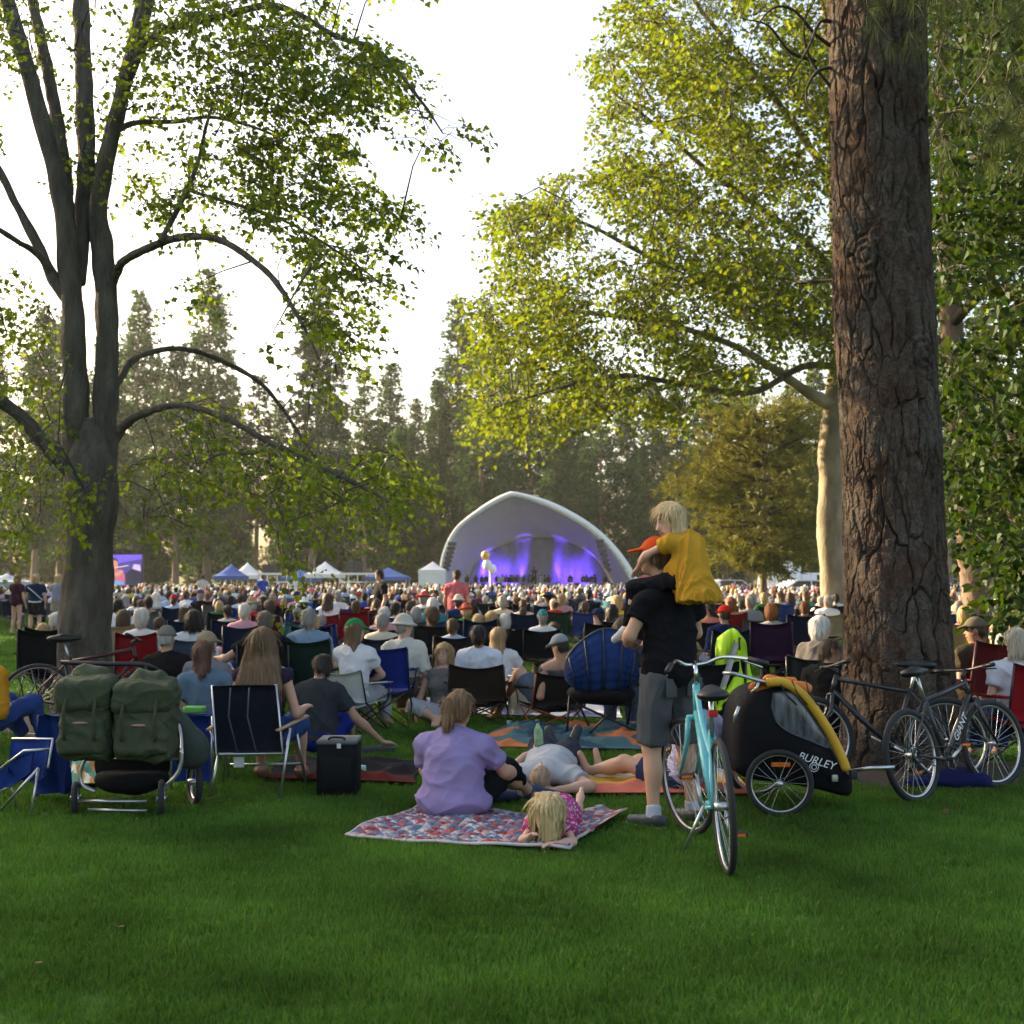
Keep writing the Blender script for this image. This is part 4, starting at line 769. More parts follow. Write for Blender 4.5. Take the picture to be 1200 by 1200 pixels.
def surface_net(d, lo, vox):
    s = d < 0; n = np.array(d.shape); m = np.zeros(n - 1, np.int8)
    cs = [(i, j, k) for i in (0, 1) for j in (0, 1) for k in (0, 1)]
    for (i, j, k) in cs: m += s[i:n[0] - 1 + i, j:n[1] - 1 + j, k:n[2] - 1 + k]
    I = np.argwhere((m > 0) & (m < 8)); idx = np.full(n - 1, -1, np.int64); idx[tuple(I.T)] = np.arange(len(I))
    cv = np.stack([d[I[:, 0] + i, I[:, 1] + j, I[:, 2] + k] for (i, j, k) in cs], 1); acc = np.zeros((len(I), 3)); cnt = np.zeros(len(I)); C = np.array(cs, float)
    for a in range(8):
        for b in range(a + 1, 8):
            if np.abs(C[a] - C[b]).sum() != 1: continue
            x = (cv[:, a] < 0) != (cv[:, b] < 0); t = cv[x, a] / (cv[x, a] - cv[x, b]); acc[x] += C[a] + t[:, None] * (C[b] - C[a]); cnt[x] += 1
    V = lo + vox * (I + acc / cnt[:, None]); F = []
    for ax in range(3):
        a1, a2 = (ax + 1) % 3, (ax + 2) % 3; sl0 = [slice(None)] * 3; sl1 = [slice(None)] * 3; sl0[ax] = slice(0, -1); sl1[ax] = slice(1, None); e = np.argwhere(s[tuple(sl0)] != s[tuple(sl1)])
        e = e[(e[:, a1] > 0) & (e[:, a2] > 0) & (e[:, a1] < n[a1] - 1) & (e[:, a2] < n[a2] - 1)]
        u1 = np.zeros(3, int); u1[a1] = 1; u2 = np.zeros(3, int); u2[a2] = 1
        q = np.stack([idx[tuple((e - u1 - u2).T)], idx[tuple((e - u2).T)], idx[tuple(e.T)], idx[tuple((e - u1).T)]], 1); inside = s[tuple(e.T)]; q[~inside] = q[~inside][:, ::-1]; F.append(q)
    F = np.vstack(F); return V, F[(F >= 0).all(1)]

def lerp(a, b, t): return np.asarray(a, float) * (1 - t) + np.asarray(b, float) * t
class Fig:
    """joint positions in metres; faces +Y, right hand at +X"""
    def __init__(s, J, size=1.0, fem=False, fat=1.0, kid=False):
        s.J = {k: np.asarray(v, float) for k, v in J.items()}; s.z = size; s.fem = fem; s.fat = fat; s.kid = kid; J = s.J
        if 'fd' not in J: J['fd'] = np.array([0, 1.0, 0])
        if 'hu' not in J: J['hu'] = unit(J['H'] - J['N'])
        J['fd'] = unit(J['fd']); J['hu'] = unit(J['hu'] - J['fd'] * (J['hu'] @ J['fd'])); s.hr = np.cross(J['fd'], J['hu']); s.hax = np.stack([s.hr, J['fd'], J['hu']])
        up = unit(J['C'] - J['P']); rt = unit(J['SR'] - J['SL']); rt = unit(rt - up * (rt @ up)); s.cax = np.stack([rt, np.cross(up, rt), up]); hp = unit(J['HR'] - J['HL']); hp = unit(hp - up * (hp @ up)); s.pax = np.stack([hp, np.cross(up, hp), up])
    def torso(s, B, g=0.0, k=.05, bust=True, clip=None):
        J, z, f = s.J, s.z, s.fat; w = .93 if s.fem else 1.0; hw = 1.05 if s.fem else 1.0
        B.el(J['P'], np.array([.165 * f * hw, .118 * f, .115]) * z + g, s.pax, k, clip); B.el(lerp(J['P'], J['C'], .5), np.array([.140 * f, .105 * f, .16]) * z + g, s.cax, k, clip)
        B.el(J['C'], np.array([.168 * w * (.6 + .4 * f), .115 * (.5 + .5 * f), .165]) * z + g, s.cax, k, clip); B.el(lerp(J['C'], J['N'], .55), np.array([.155 * w, .088, .085]) * z + g, s.cax, k, clip)
        if s.fem and bust and not s.kid:
            for e in (-1, 1): B.el(J['C'] + (s.cax[0] * .075 * e + s.cax[1] * .085 + s.cax[2] * .0) * z, np.array([.065, .06, .065]) * z + g, s.cax, k, clip)
        for S_ in ('SL', 'SR'): B.rc(lerp(J['N'], J[S_], .15) - s.cax[2] * .030 * z, J[S_], .058 * z + g, .052 * z + g, k, clip)
    def head(s, B, g=0.0, fine=True):
        J = s.J; z = s.z * .95 if not s.kid else s.hz; H = J['H']; X, Yv, U = s.hax
        B.rc(J['N'] - U * .02 * s.z, H - U * .05 * z, .058 * s.z * (.88 if s.fem else 1), .052 * z * (.88 if s.fem else 1), .03)
        B.el(H + U * .022 * z - Yv * .008 * z, np.array([.074, .094, .092]) * z + g, s.hax, .02); B.el(H - U * .040 * z + Yv * .022 * z, np.array([.057, .066, .072]) * z + g, s.hax, .03); B.el(H - U * .092 * z + Yv * .060 * z, np.array([.026, .022, .020]) * z, s.hax, .03)
        if fine:
            B.rc(H + Yv * .088 * z + U * .012 * z, H + Yv * .108 * z - U * .026 * z, .009 * z, .014 * z, .012)
            for e in (-1, 1):
                B.el(H + X * .076 * e * z - U * .012 * z - Yv * .008 * z, np.array([.011, .022, .032]) * z, s.hax, .008); B.el(H + X * .032 * e * z + Yv * .098 * z + U * .008 * z, np.array([.018, .014, .011]) * z, s.hax, .012, op='s')
            B.el(H + Yv * .088 * z - U * .058 * z, np.array([.026, .012, .011]) * z, s.hax, .012)
    def limbs(s, B, fine=True, arms=True):
        J, z, f = s.J, s.z, .6 + .4 * s.fat; a = .9 if s.fem else 1.0
        for e in 'LR':
            if arms:
                S_, E, W_ = J['S' + e], J['E' + e], J['W' + e]; B.rc(S_, E, .049 * z * a * f, .039 * z * a * f, .03); B.rc(E, W_, .041 * z * a * f, .026 * z * a, .02); B.el(lerp(E, W_, .28), np.array([.043, .043, .07]) * z * a * f, frame(W_ - E), .03)
                hd = unit(J['D' + e]) if 'D' + e in J else unit(W_ - E); s.hand(B, W_, hd, J.get('n' + e, np.array([0, 0, 1.0])), 1 if e == 'R' else -1, fine, curl=float(J['curl' + e]) if 'curl' + e in J else .5)
            H_, K, N_ = J['H' + e], J['K' + e], J['A' + e]; B.rc(H_, K, .086 * z * f, .056 * z * f, .04); B.rc(K, N_, .054 * z * f, .035 * z, .03); ax = frame(N_ - K); bk = J.get('calf' + e, np.array([0, -1.0, 0])); B.el(lerp(K, N_, .30) + bk * .018 * z, np.array([.054, .054, .12]) * z * f, ax, .03)
            td = unit(J['T' + e] - N_); B.rc(N_ - td * .035 * z, N_, .036 * z, .036 * z, .02); B.rc(N_ + td * .02 * z - [0, 0, .0], J['T' + e], .036 * z, .024 * z, .025)
    def hand(s, B, W_, d, n, side, fine, curl=.5):
        z = s.z * (.93 if s.fem else 1); n = unit(n - d * (n @ d)); x = np.cross(d, n); ax = np.stack([x, n, d]); B.el(W_ + d * .048 * z, np.array([.040, .019, .055]) * z, ax, .012)
        if not fine: B.rc(W_ + d * .07 * z, W_ + d * .14 * z - n * .03 * z, .024 * z, .016 * z, .015); return
        for i, (o, L_) in enumerate(((-.030, .066), (-.010, .078), (.010, .073), (.029, .056))):
            a0 = W_ + (d * .088 + x * o) * z; c1, c2 = curl * .7, curl * 1.5; m = a0 + (d * math.cos(c1) - n * math.sin(c1)) * L_ * .55 * z; e = m + (d * math.cos(c2) - n * math.sin(c2)) * L_ * .45 * z
            B.rc(a0, m, .0095 * z, .0088 * z, .006); B.rc(m, e, .0088 * z, .0072 * z, .005)
        t0 = W_ + (d * .025 - x * .030 * side) * z; t1 = t0 + (d * .035 - x * .028 * side - n * .012) * z; t2 = t1 + (d * .030 - x * .006 * side - n * .010) * z; B.rc(t0, t1, .013 * z, .011 * z, .012); B.rc(t1, t2, .011 * z, .008 * z, .005)
    def body(s, fine=True, feet=True):
        B = SDF(); s.torso(B); s.limbs(B, fine); s.head(B, fine=fine); return B
    # ---- clothes
    def tee(s, sleeve=.5, hem=-.02, g=.014, loose=0.0, collar=.03, flare=.015):
        J, z = s.J, s.z; U = s.cax[2]; pu = s.pax[2]; CL = [(J['P'] + pu * hem * z, -pu), (J['N'] + U * collar * z, U)]; B = SDF(); s.torso(B, g, .05, True, CL)
        if loose: B.el(lerp(J['P'], J['C'], .35), np.array([.165 * s.fat + loose, .125 * s.fat + loose, .20]) * z, s.cax, .06, CL)
        for e in 'LR':
            S_, E, W_ = J['S' + e], J['E' + e], J['W' + e]; t = min(sleeve, 1.0); q = lerp(S_, E, t); d = unit(E - S_); r1 = .049 * z + g + flare * min(1, t); f = .6 + .4 * s.fat
            B.rc(S_, q + d * .05, (.052 * z + g) * f, r1 * f, .045, clip=[(q, d)] if sleeve <= 1 else None)
            if sleeve > 1: q2 = lerp(E, W_, sleeve - 1); d2 = unit(W_ - E); B.rc(E, q2 + d2 * .04, .043 * z + g, .032 * z + g, .03, clip=[(q2, d2)])
        return B
    def tank(s, hem=-.02, g=.012):
        B = SDF(); s.torso(B, g, .05); J = s.J; B.cut(J['P'] + s.pax[2] * hem, -s.pax[2]); B.cut(J['N'] - s.cax[2] * .03, s.cax[2] * 1.0 - s.cax[1] * .25); return B
    def pants(s, t=2.0, g=.014, flare=.01, waist=.11, gp=None):
        B = SDF(); J, z = s.J, s.z; gp = g if gp is None else gp; CL = [(J['P'] + s.pax[2] * waist * z, s.pax[2])]; f = .6 + .4 * s.fat; hw = 1.05 if s.fem else 1.0; B.el(J['P'], np.array([.165 * s.fat * hw, .118 * s.fat, .115]) * z + gp, s.pax, .05, CL); B.el(lerp(J['P'], J['C'], .3), np.array([.145 * s.fat, .11 * s.fat, .12]) * z + gp * .6, s.pax, .05, CL)
        for e in 'LR':
            H_, K, N_ = J['H' + e], J['K' + e], J['A' + e]; q = lerp(H_, K, min(t, 1)); d = unit(K - H_); r1 = (.086 + (.058 - .086) * min(t, 1)) * z * f + g + flare; B.rc(H_, q + (d * .06 if t <= 1 else 0), .088 * z * f + g, r1, .04, clip=[(q, d)] if t <= 1 else None)
            if t > 1: q2 = lerp(K, N_, t - 1); d2 = unit(N_ - K); B.rc(K, q2 + d2 * .04, .056 * z * f + g + flare * .5, .042 * z + g + flare, .03, clip=[(q2, d2)])
        return B
    def shoes(s, g=.010, low=.03, only='LR'):
        B = SDF(); J, z = s.J, s.z
        for e in only:
            N_, T = J['A' + e], J['T' + e]; td = unit(T - N_); K = J['K' + e]; lu = unit(K - N_); B.rc(N_ - td * .045 * z, N_ + td * .02, .040 * z + g, .041 * z + g, .02, clip=[(N_ + lu * low, lu)]); B.rc(N_ + td * .02 * z, T + td * .012, .040 * z + g, .030 * z + g, .03, clip=[(N_ + lu * low, lu)])
        return B
    def soles(s, only='LR'):
        B = SDF(); J, z = s.J, s.z
        for e in only:
            N_, T = J['A' + e], J['T' + e]; td = T - N_; td[2] = 0; td = unit(td); h = np.array([N_[0], N_[1], .012]); B.rc(h - td * .055, h + td * .21, .046, .042, .02, clip=[(np.array([0, 0, .026]), np.array([0, 0, 1.0])), (np.array([0, 0, .0]), np.array([0, 0, -1.0]))])
        return B
    def socks(s, h=.09, only='LR'):
        B = SDF(); J, z = s.J, s.z
        for e in only: N_, K = J['A' + e], J['K' + e]; lu = unit(K - N_); B.rc(N_, N_ + lu * (h + .03), .042 * z, .044 * z, .02, clip=[(N_ + lu * h, lu)])
        return B
    # ---- hair and hats around the head frame
    def hair(s, kind='short', g=None):
        g = g if g is not None else {'short': .007, 'fringe': .006}.get(kind, .011)
        J = s.J; z = s.z * .95 if not s.kid else s.hz; return hair_sdf(kind, J['H'], s.hax, z, g, J['N'], s.cax)
def frame(d, hint=(0.2, 1, .1)):
    d = unit(d); x = unit(np.cross(hint, d)); return np.stack([x, np.cross(d, x), d])
def hair_sdf(kind, H, ax, z=1.0, g=.012, N=None, cax=None):
    X, Yv, U = ax; B = SDF(); c = H + U * .024 * z - Yv * .010 * z; base = np.array([.074, .094, .092]) * z
    face = (H + Yv * .052 * z + U * .030 * z, unit(Yv * .80 - U * .75)); fl = (H + Yv * .02 * z - U * .02 * z, unit(Yv * .9 - U * .25)); nape = (H - U * .065 * z, -U)
    if kind == 'short': B.el(c, base + g, ax, .02, clip=[face, nape]); B.el(H - Yv * .05 * z - U * .02 * z, np.array([.066, .055, .07]) * z + g * .6, ax, .02, clip=[nape, fl])
    elif kind == 'fringe': B.el(H - Yv * .030 * z - U * .010 * z, np.array([.077, .078, .060]) * z + g * .3, ax, .02, clip=[(H + U * .028 * z, U), (H + Yv * .01 * z, Yv), nape])
    elif kind == 'full': B.el(c + U * .01 * z, base + g * 2.2, ax, .03, clip=[face]); B.el(H - Yv * .045 * z - U * .02 * z, np.array([.082, .070, .095]) * z + g, ax, .03, clip=[(H + Yv * .015, Yv)])
    elif kind == 'bob':
        B.el(c, base + g * 1.6, ax, .03, clip=[face])
        for e in (-1, 1): B.rc(H + X * .072 * e * z + U * .03 * z - Yv * .015 * z, H + X * .082 * e * z - U * .11 * z - Yv * .02 * z, .030 * z, .032 * z, .03)
        B.el(H - Yv * .055 * z - U * .045 * z, np.array([.088, .062, .11]) * z, ax, .03)
    elif kind in ('long', 'longer', 'kidlong'):
        L_ = {'long': .26, 'longer': .40, 'kidlong': .17}[kind]; B.el(c, base + g * 1.7, ax, .03, clip=[face]); dn = -U if N is None else unit(-U * .35 + np.array([0, 0, -1.0]))
        back = H - Yv * .060 * z
        for e in (-1, -.33, .33, 1):
            a = back + X * .062 * e * z + Yv * .035 * abs(e) * z; b = a + dn * L_ * z * (1 - .12 * abs(e)) + X * (.085 if kind == 'longer' else .030) * e * z - Yv * (.06 if kind == 'longer' else .025) * z; B.rc(a + U * .03 * z, b, .050 * z, (.045 if kind == 'longer' else .034) * z, .04)
        for e in (-1, 1): B.rc(H + X * .074 * e * z + U * .02 * z + Yv * .01 * z, H + X * .088 * e * z + dn * L_ * .6 * z + Yv * .01 * z, .024 * z, .022 * z, .03)
    elif kind in ('pony', 'bun'):
        B.el(c, base + g, ax, .02, clip=[face]); B.el(H - Yv * .05 * z - U * .02 * z, np.array([.068, .060, .075]) * z + g * .5, ax, .02, clip=[fl]); t = H - Yv * .115 * z + U * .045 * z
        if kind == 'bun': B.el(t + U * .03, np.array([.045, .045, .045]) * z, ax, .02)
        else:
            p1 = t - Yv * .045 * z - U * .02 * z; p2 = p1 + np.array([0, 0, -.11]) * z - Yv * .01 * z; p3 = p2 + np.array([0, 0, -.12]) * z + Yv * .015 * z; B.rc(t, p1, .026 * z, .036 * z, .02); B.rc(p1, p2, .040 * z, .042 * z, .03); B.rc(p2, p3, .040 * z, .012 * z, .03)
    elif kind == 'cap':
        B.el(c + U * .014 * z, base + [.019, .019, .017], ax, .02, clip=[(H + U * .034 * z, -U)]); 
        b0 = H + Yv * .085 * z + U * .050 * z; B.el(b0 + Yv * .030 * z, np.array([.074, .078, .012]) * z, np.stack([X, unit(Yv - .22 * U), unit(U + .22 * Yv)]), .012); B.el(c + U * .108 * z, np.array([.010, .010, .008]), ax, .005)
    elif kind == 'bucket':
        B.el(c + U * .02 * z, base + [.022, .022, .024], ax, .02, clip=[(H + U * .025 * z, -U)]); B.el(H + U * .030 * z, np.array([.155, .165, .022]) * z, ax, .03)
    elif kind == 'sunhat':
        B.el(c + U * .02 * z, base + [.022, .022, .024], ax, .02, clip=[(H + U * .025 * z, -U)]); B.el(H + U * .036 * z, np.array([.205, .215, .020]) * z, ax, .03)
    return B
SKIN = mat('skin', src='object', rough=.55, vary=.07, vscale=9, spec=.35); CLOTH = mat('cloth', src='object', rough=.9, vary=.10, vscale=7, bump=.3, bscale=150, spec=.06)
def hair_mat():
    m = mat('hair', src='object', rough=.5, vary=.38, vscale=55, stretch=(1, 1, .07), bump=.7, bscale=160, spec=.4); return m
HAIR = hair_mat(); SHOE = mat('shoe', src='object', rough=.6, vary=.1)
def sd_mesh(B, vox, name, **kw): V, F = B.verts(vox, **kw); return mk_mesh(name, V, [F])
def hair_mesh(B, vox, name, n=700, ln=.075, seed=1, **kw):
    """hair volume plus loose locks lying along it"""
    V, F = B.verts(vox, **kw); rg = np.random.default_rng(seed); N = vnormals(V, F); k = rg.integers(0, len(V), n); p = V[k]; nn = N[k]; crown = V[np.argmax(V[:, 2])]
    d = np.array([0, 0, -1.0]) * .9 + (p - crown) / (np.linalg.norm(p - crown, axis=1)[:, None] + .03) * .7 + rg.normal(0, .12, (n, 3)); d -= nn * (d * nn).sum(1)[:, None]; d /= np.linalg.norm(d, axis=1)[:, None] + 1e-9; s_ = np.cross(nn, d); L_ = ln * rg.uniform(.5, 1.4, (n, 1)); w = rg.uniform(.0018, .0042, (n, 1))
    p0 = p - nn * .002; p1 = p0 + d * L_ * .5 + nn * .006; p2 = p0 + d * L_ + nn * rg.uniform(-.004, .008, (n, 1)) + np.array([0, 0, -.15]) * L_
    Q = np.stack([p0 - s_ * w * .6, p0 + s_ * w * .6, p1 + s_ * w, p1 - s_ * w, p2], 1).reshape(-1, 3); i = np.arange(n)[:, None] * 5 + len(V)
    return mk_mesh(name, np.vstack([V, Q]), [np.vstack([F, i + [0, 1, 2, 3]]), i + [3, 2, 4]])
PEOPLE_GROUP = 'seated audience on the lawn'
TAN, FAIR, BROWN_S = (.50, .285, .19), (.60, .36, .26), (.33, .18, .115)
BLACK, NAVY, GREYC, WHITEC = (.014, .014, .016), (.02, .035, .10), (.16, .165, .17), (.72, .72, .72)
HB, HDK, HBL, HGR, HRED, HWH = (.085, .048, .024), (.022, .014, .010), (.50, .34, .155), (.33, .31, .29), (.22, .075, .025), (.66, .63, .58)
def person(label, fig, loc, rz, items, skin=TAN, vox=.012, fine=True, face=False, group=None, cat='person', name='person', scale=1.0):
    """items: (part_name, SDF, colour, material, kwargs)"""
    root = link(name, sd_mesh(fig.body(fine), vox, 'body', smooth=1), SKIN, None, skin); root.location = tuple(loc); root.rotation_euler = (0, 0, rz); root.scale = (scale,) * 3
    tag(root, label, cat, group)
    its = []
    for it in items:
        if it[0] in ('shoe', 'sock', 'sole'): its += [(it[0], getattr(fig, it[0] + 's')(only=e), *it[2:]) for e in 'LR']
        else: its.append(it)
    for it in its:
        nm, B, col, m = it[:4]; kw = dict(it[4]) if len(it) > 4 else {}; v = kw.pop('vox', vox)
        if m is CLOTH or nm == 'dress': kw = dict(dict(wr=.009, wf=22, fold=True, seed=len(nm) + int(100 * col[0])), **kw)
        if m is HAIR: kw = dict(dict(wr=.0045, wf=85, axis=(1, 1, .10), seed=3), **kw)
        link(nm, hair_mesh(B, v, nm, **kw) if m is HAIR else sd_mesh(B, v, nm, **kw), m, root, col)
    if face: add_face(root, fig)
    return root
def add_face(root, fig, glasses=False, smile=False):
    J = fig.J; z = fig.z * .95 if not fig.kid else fig.hz; X, Yv, U = fig.hax; H = J['H']; em = mat('eye', (.03, .02, .015), .2, vary=0); wm = mat('eye_white', (.42, .38, .35), .3, vary=0)
    for e in (-1, 1):
        c = H + (X * .031 * e + Yv * .086 + U * .008) * z; ey = MB().ball(c, np.array([.011, .007, .0055]) * z, 10, 7, fig.hax.T).build('eye', wm, root); MB().ball(c + Yv * .006 * z, np.array([.0062, .004, .0052]) * z, 8, 6, fig.hax.T).build('iris', em, ey)
        MB().tube([H + (X * .014 * e + Yv * .094 + U * .026) * z, H + (X * .034 * e + Yv * .090 + U * .031) * z, H + (X * .050 * e + Yv * .078 + U * .026) * z], .0035 * z, 6).build('eyebrow', mat('brow', (.16, .10, .06), .8), root)
    MB().ball(H + (Yv * .0965 - U * .057) * z, np.array([.025, .006, .007]) * z, 12, 7, fig.hax.T).build('mouth', mat('lips', (.42, .13, .11), .4), root)
    if smile: MB().ball(H + (Yv * .1005 - U * .056) * z, np.array([.017, .004, .0035]) * z, 10, 6, fig.hax.T).build('teeth', mat('teeth', (.8, .78, .72), .3, vary=0), root)
    if glasses:
        g = MB()
        for e in (-1, 1): g.ring(H + (X * .034 * e + Yv * .104 + U * .006) * z, Yv, .022 * z, .0022 * z, 16, 6); g.tube([H + (X * .056 * e + Yv * .104 + U * .010) * z, H + (X * .080 * e + Yv * .0 + U * .008) * z], .0022, 6)
        g.tube([H + (X * -.012 + Yv * .108 + U * .010) * z, H + (X * .012 + Yv * .108 + U * .010) * z], .0022, 6); g.build('glasses', DARK, root)

def seat_pose(rec=.18, z0=.50, turn=0.0, tilt=0.0, nod=0.0, arms='rest', lean=0.0, cross=False, s=1.0, knee=.44, foot=.50, sh=.168, spread=.11):
    """sitting in a chair, facing +Y"""
    P = np.array([0, 0, z0]); t = np.array([lean, -math.sin(rec), math.cos(rec)]); t = unit(t); C = P + t * .30; N = P + t * .50; hu = unit(t + [tilt, .12 + nod, .3]); H = N + hu * .150; J = dict(P=P, C=C, N=N, H=H, hu=hu, fd=[-math.sin(turn), math.cos(turn), -.08 - nod * .5])
    J['SL'] = N + [-sh, .01, -.085]; J['SR'] = N + [sh, .01, -.085]
    for e, q in (('L', -1), ('R', 1)):
        J['H' + e] = P + [q * .085, .02, -.03]; J['K' + e] = P + [q * spread, knee, .02 + (.06 if cross and q > 0 else 0)]; J['A' + e] = np.array([q * spread * (-.3 if cross and q > 0 else 1), knee + .06, .10 + (.12 if cross and q > 0 else 0)]); J['T' + e] = J['A' + e] + [0, .14, -.055]
        if arms == 'rest': J['E' + e] = J['S' + e] + [q * .08, -.02, -.27]; J['W' + e] = J['E' + e] + [-q * .02, .25, .01]
        elif arms == 'lap': J['E' + e] = J['S' + e] + [q * .06, -.04, -.28]; J['W' + e] = np.array([q * .05, .22, z0 + .11])
        elif arms == 'fold': J['E' + e] = J['S' + e] + [q * .06, .05, -.27]; J['W' + e] = C + [-q * .08, .17, -.05]
        elif arms == 'wide': J['E' + e] = J['S' + e] + [q * .24, -.02, -.16]; J['W' + e] = J['E' + e] + [q * .10, .20, .0]
        elif arms == 'chin': J['E' + e] = J['S' + e] + [q * .05, .20, -.22]; J['W' + e] = (H + [q * .04, .10, -.12]) if q < 0 else np.array([.05, .25, z0 + .12])
    return J
def ground_pose(rec=.1, arms='knees', turn=0.0, side=1, kneeh=.42, kx=.16, ky=.38, ax=.14, ay=.55, pz=.12, nod=0, lean=0.0, tilt=0.0):
    J = seat_pose(rec, pz, turn, tilt, nod, 'lap', lean)
    for e, q in (('L', -1), ('R', 1)):
        J['K' + e] = np.array([q * kx, ky, kneeh]); J['A' + e] = np.array([q * ax, ay, .07]); J['T' + e] = J['A' + e] + [0, .15, -.035]; J['H' + e] = np.array([q * .085, .03, pz - .01])
        if arms == 'knees': J['E' + e] = J['S' + e] + [q * .10, .18, -.20]; J['W' + e] = J['K' + e] + [-q * .04, .02, .07]
        elif arms == 'back': J['E' + e] = J['S' + e] + [q * .10, -.10, -.26]; J['W' + e] = np.array([q * .30, -.30, .06])
        elif arms == 'lap': pass
    return J
# ================================================================== PROPS
ALU = mat('aluminium', (.55, .56, .57), .35, .9, vary=.08); CHROME = mat('chrome', (.7, .7, .7), .18, 1.0, vary=.05); RUBBER = mat('rubber', (.016, .016, .017), .8, vary=.15); PLASTIC = mat('black_plastic', (.009, .009, .010), .5, vary=.1); ORANGE_R = mat('reflector', (.75, .16, .02), .25, vary=.05)
FAB = mat('camp_fabric', src='object', rough=.85, vary=.18, vscale=5, bump=.4, bscale=70, spec=.08); FRAME_P = mat('frame_paint', src='object', rough=.35, vary=.05); WOOD = mat('wood', (.42, .24, .11), .55, vary=.25, vscale=14, stretch=(1, 6, 1)); STEEL = mat('dark_steel', (.035, .035, .04), .4, .5, vary=.1)
def lettering(txt, size, M, parent, shear=0.0):
    cu = bpy.data.curves.new('lettering', 'FONT'); cu.body = txt; cu.size = size; cu.extrude = .0006; cu.align_x = 'CENTER'; cu.align_y = 'CENTER'; cu.shear = shear; t = bpy.data.objects.new('tmp', cu); COL.objects.link(t); dg = bpy.context.evaluated_depsgraph_get(); me = bpy.data.meshes.new_from_object(t.evaluated_get(dg)); bpy.data.objects.remove(t); me.materials.clear()
    o = link('lettering', me, mat('white_decal', (.75, .75, .75), .5, vary=0), parent); o.matrix_local = M; return o
def ypr(rz, lean=0.0): return rotz(rz) @ roty(lean)
def wheel(root, c, Rw, steer=0.0, tw=.022, rimcol=ALU, nsp=28, tyre=RUBBER):
    """wheel with axle along x, turned by steer about z; part > tyre, spokes, hub"""
    ax = rotz(steer) @ np.array([1.0, 0, 0]); fw = rotz(steer) @ np.array([0, 1.0, 0]); c = np.asarray(c, float)
    w = MB().ring(c, ax, Rw - tw * 1.75, tw * .42, 56, 8, 1.0).build('wheel', rimcol, root); MB().ring(c, ax, Rw - tw * .9, tw, 56, 10, .95).build('tyre', tyre, w)
    MB().cyl(c - ax * .045, c + ax * .045, .022, 12).build('hub', ALU, w); sp = MB()
    for i in range(nsp):
        a = 2 * math.pi * i / nsp; d = fw * math.cos(a) + np.array([0, 0, 1]) * math.sin(a); b = a + (.5 if i % 2 else -.5); e = fw * math.cos(b) + np.array([0, 0, 1]) * math.sin(b); sp.tube([c + ax * (.03 if i % 4 < 2 else -.03) + e * .02, c + d * (Rw - tw * 1.8)], .0013, 3, cap=False)
    sp.build('spokes', CHROME, w)['kind'] = 'stuff'; return w
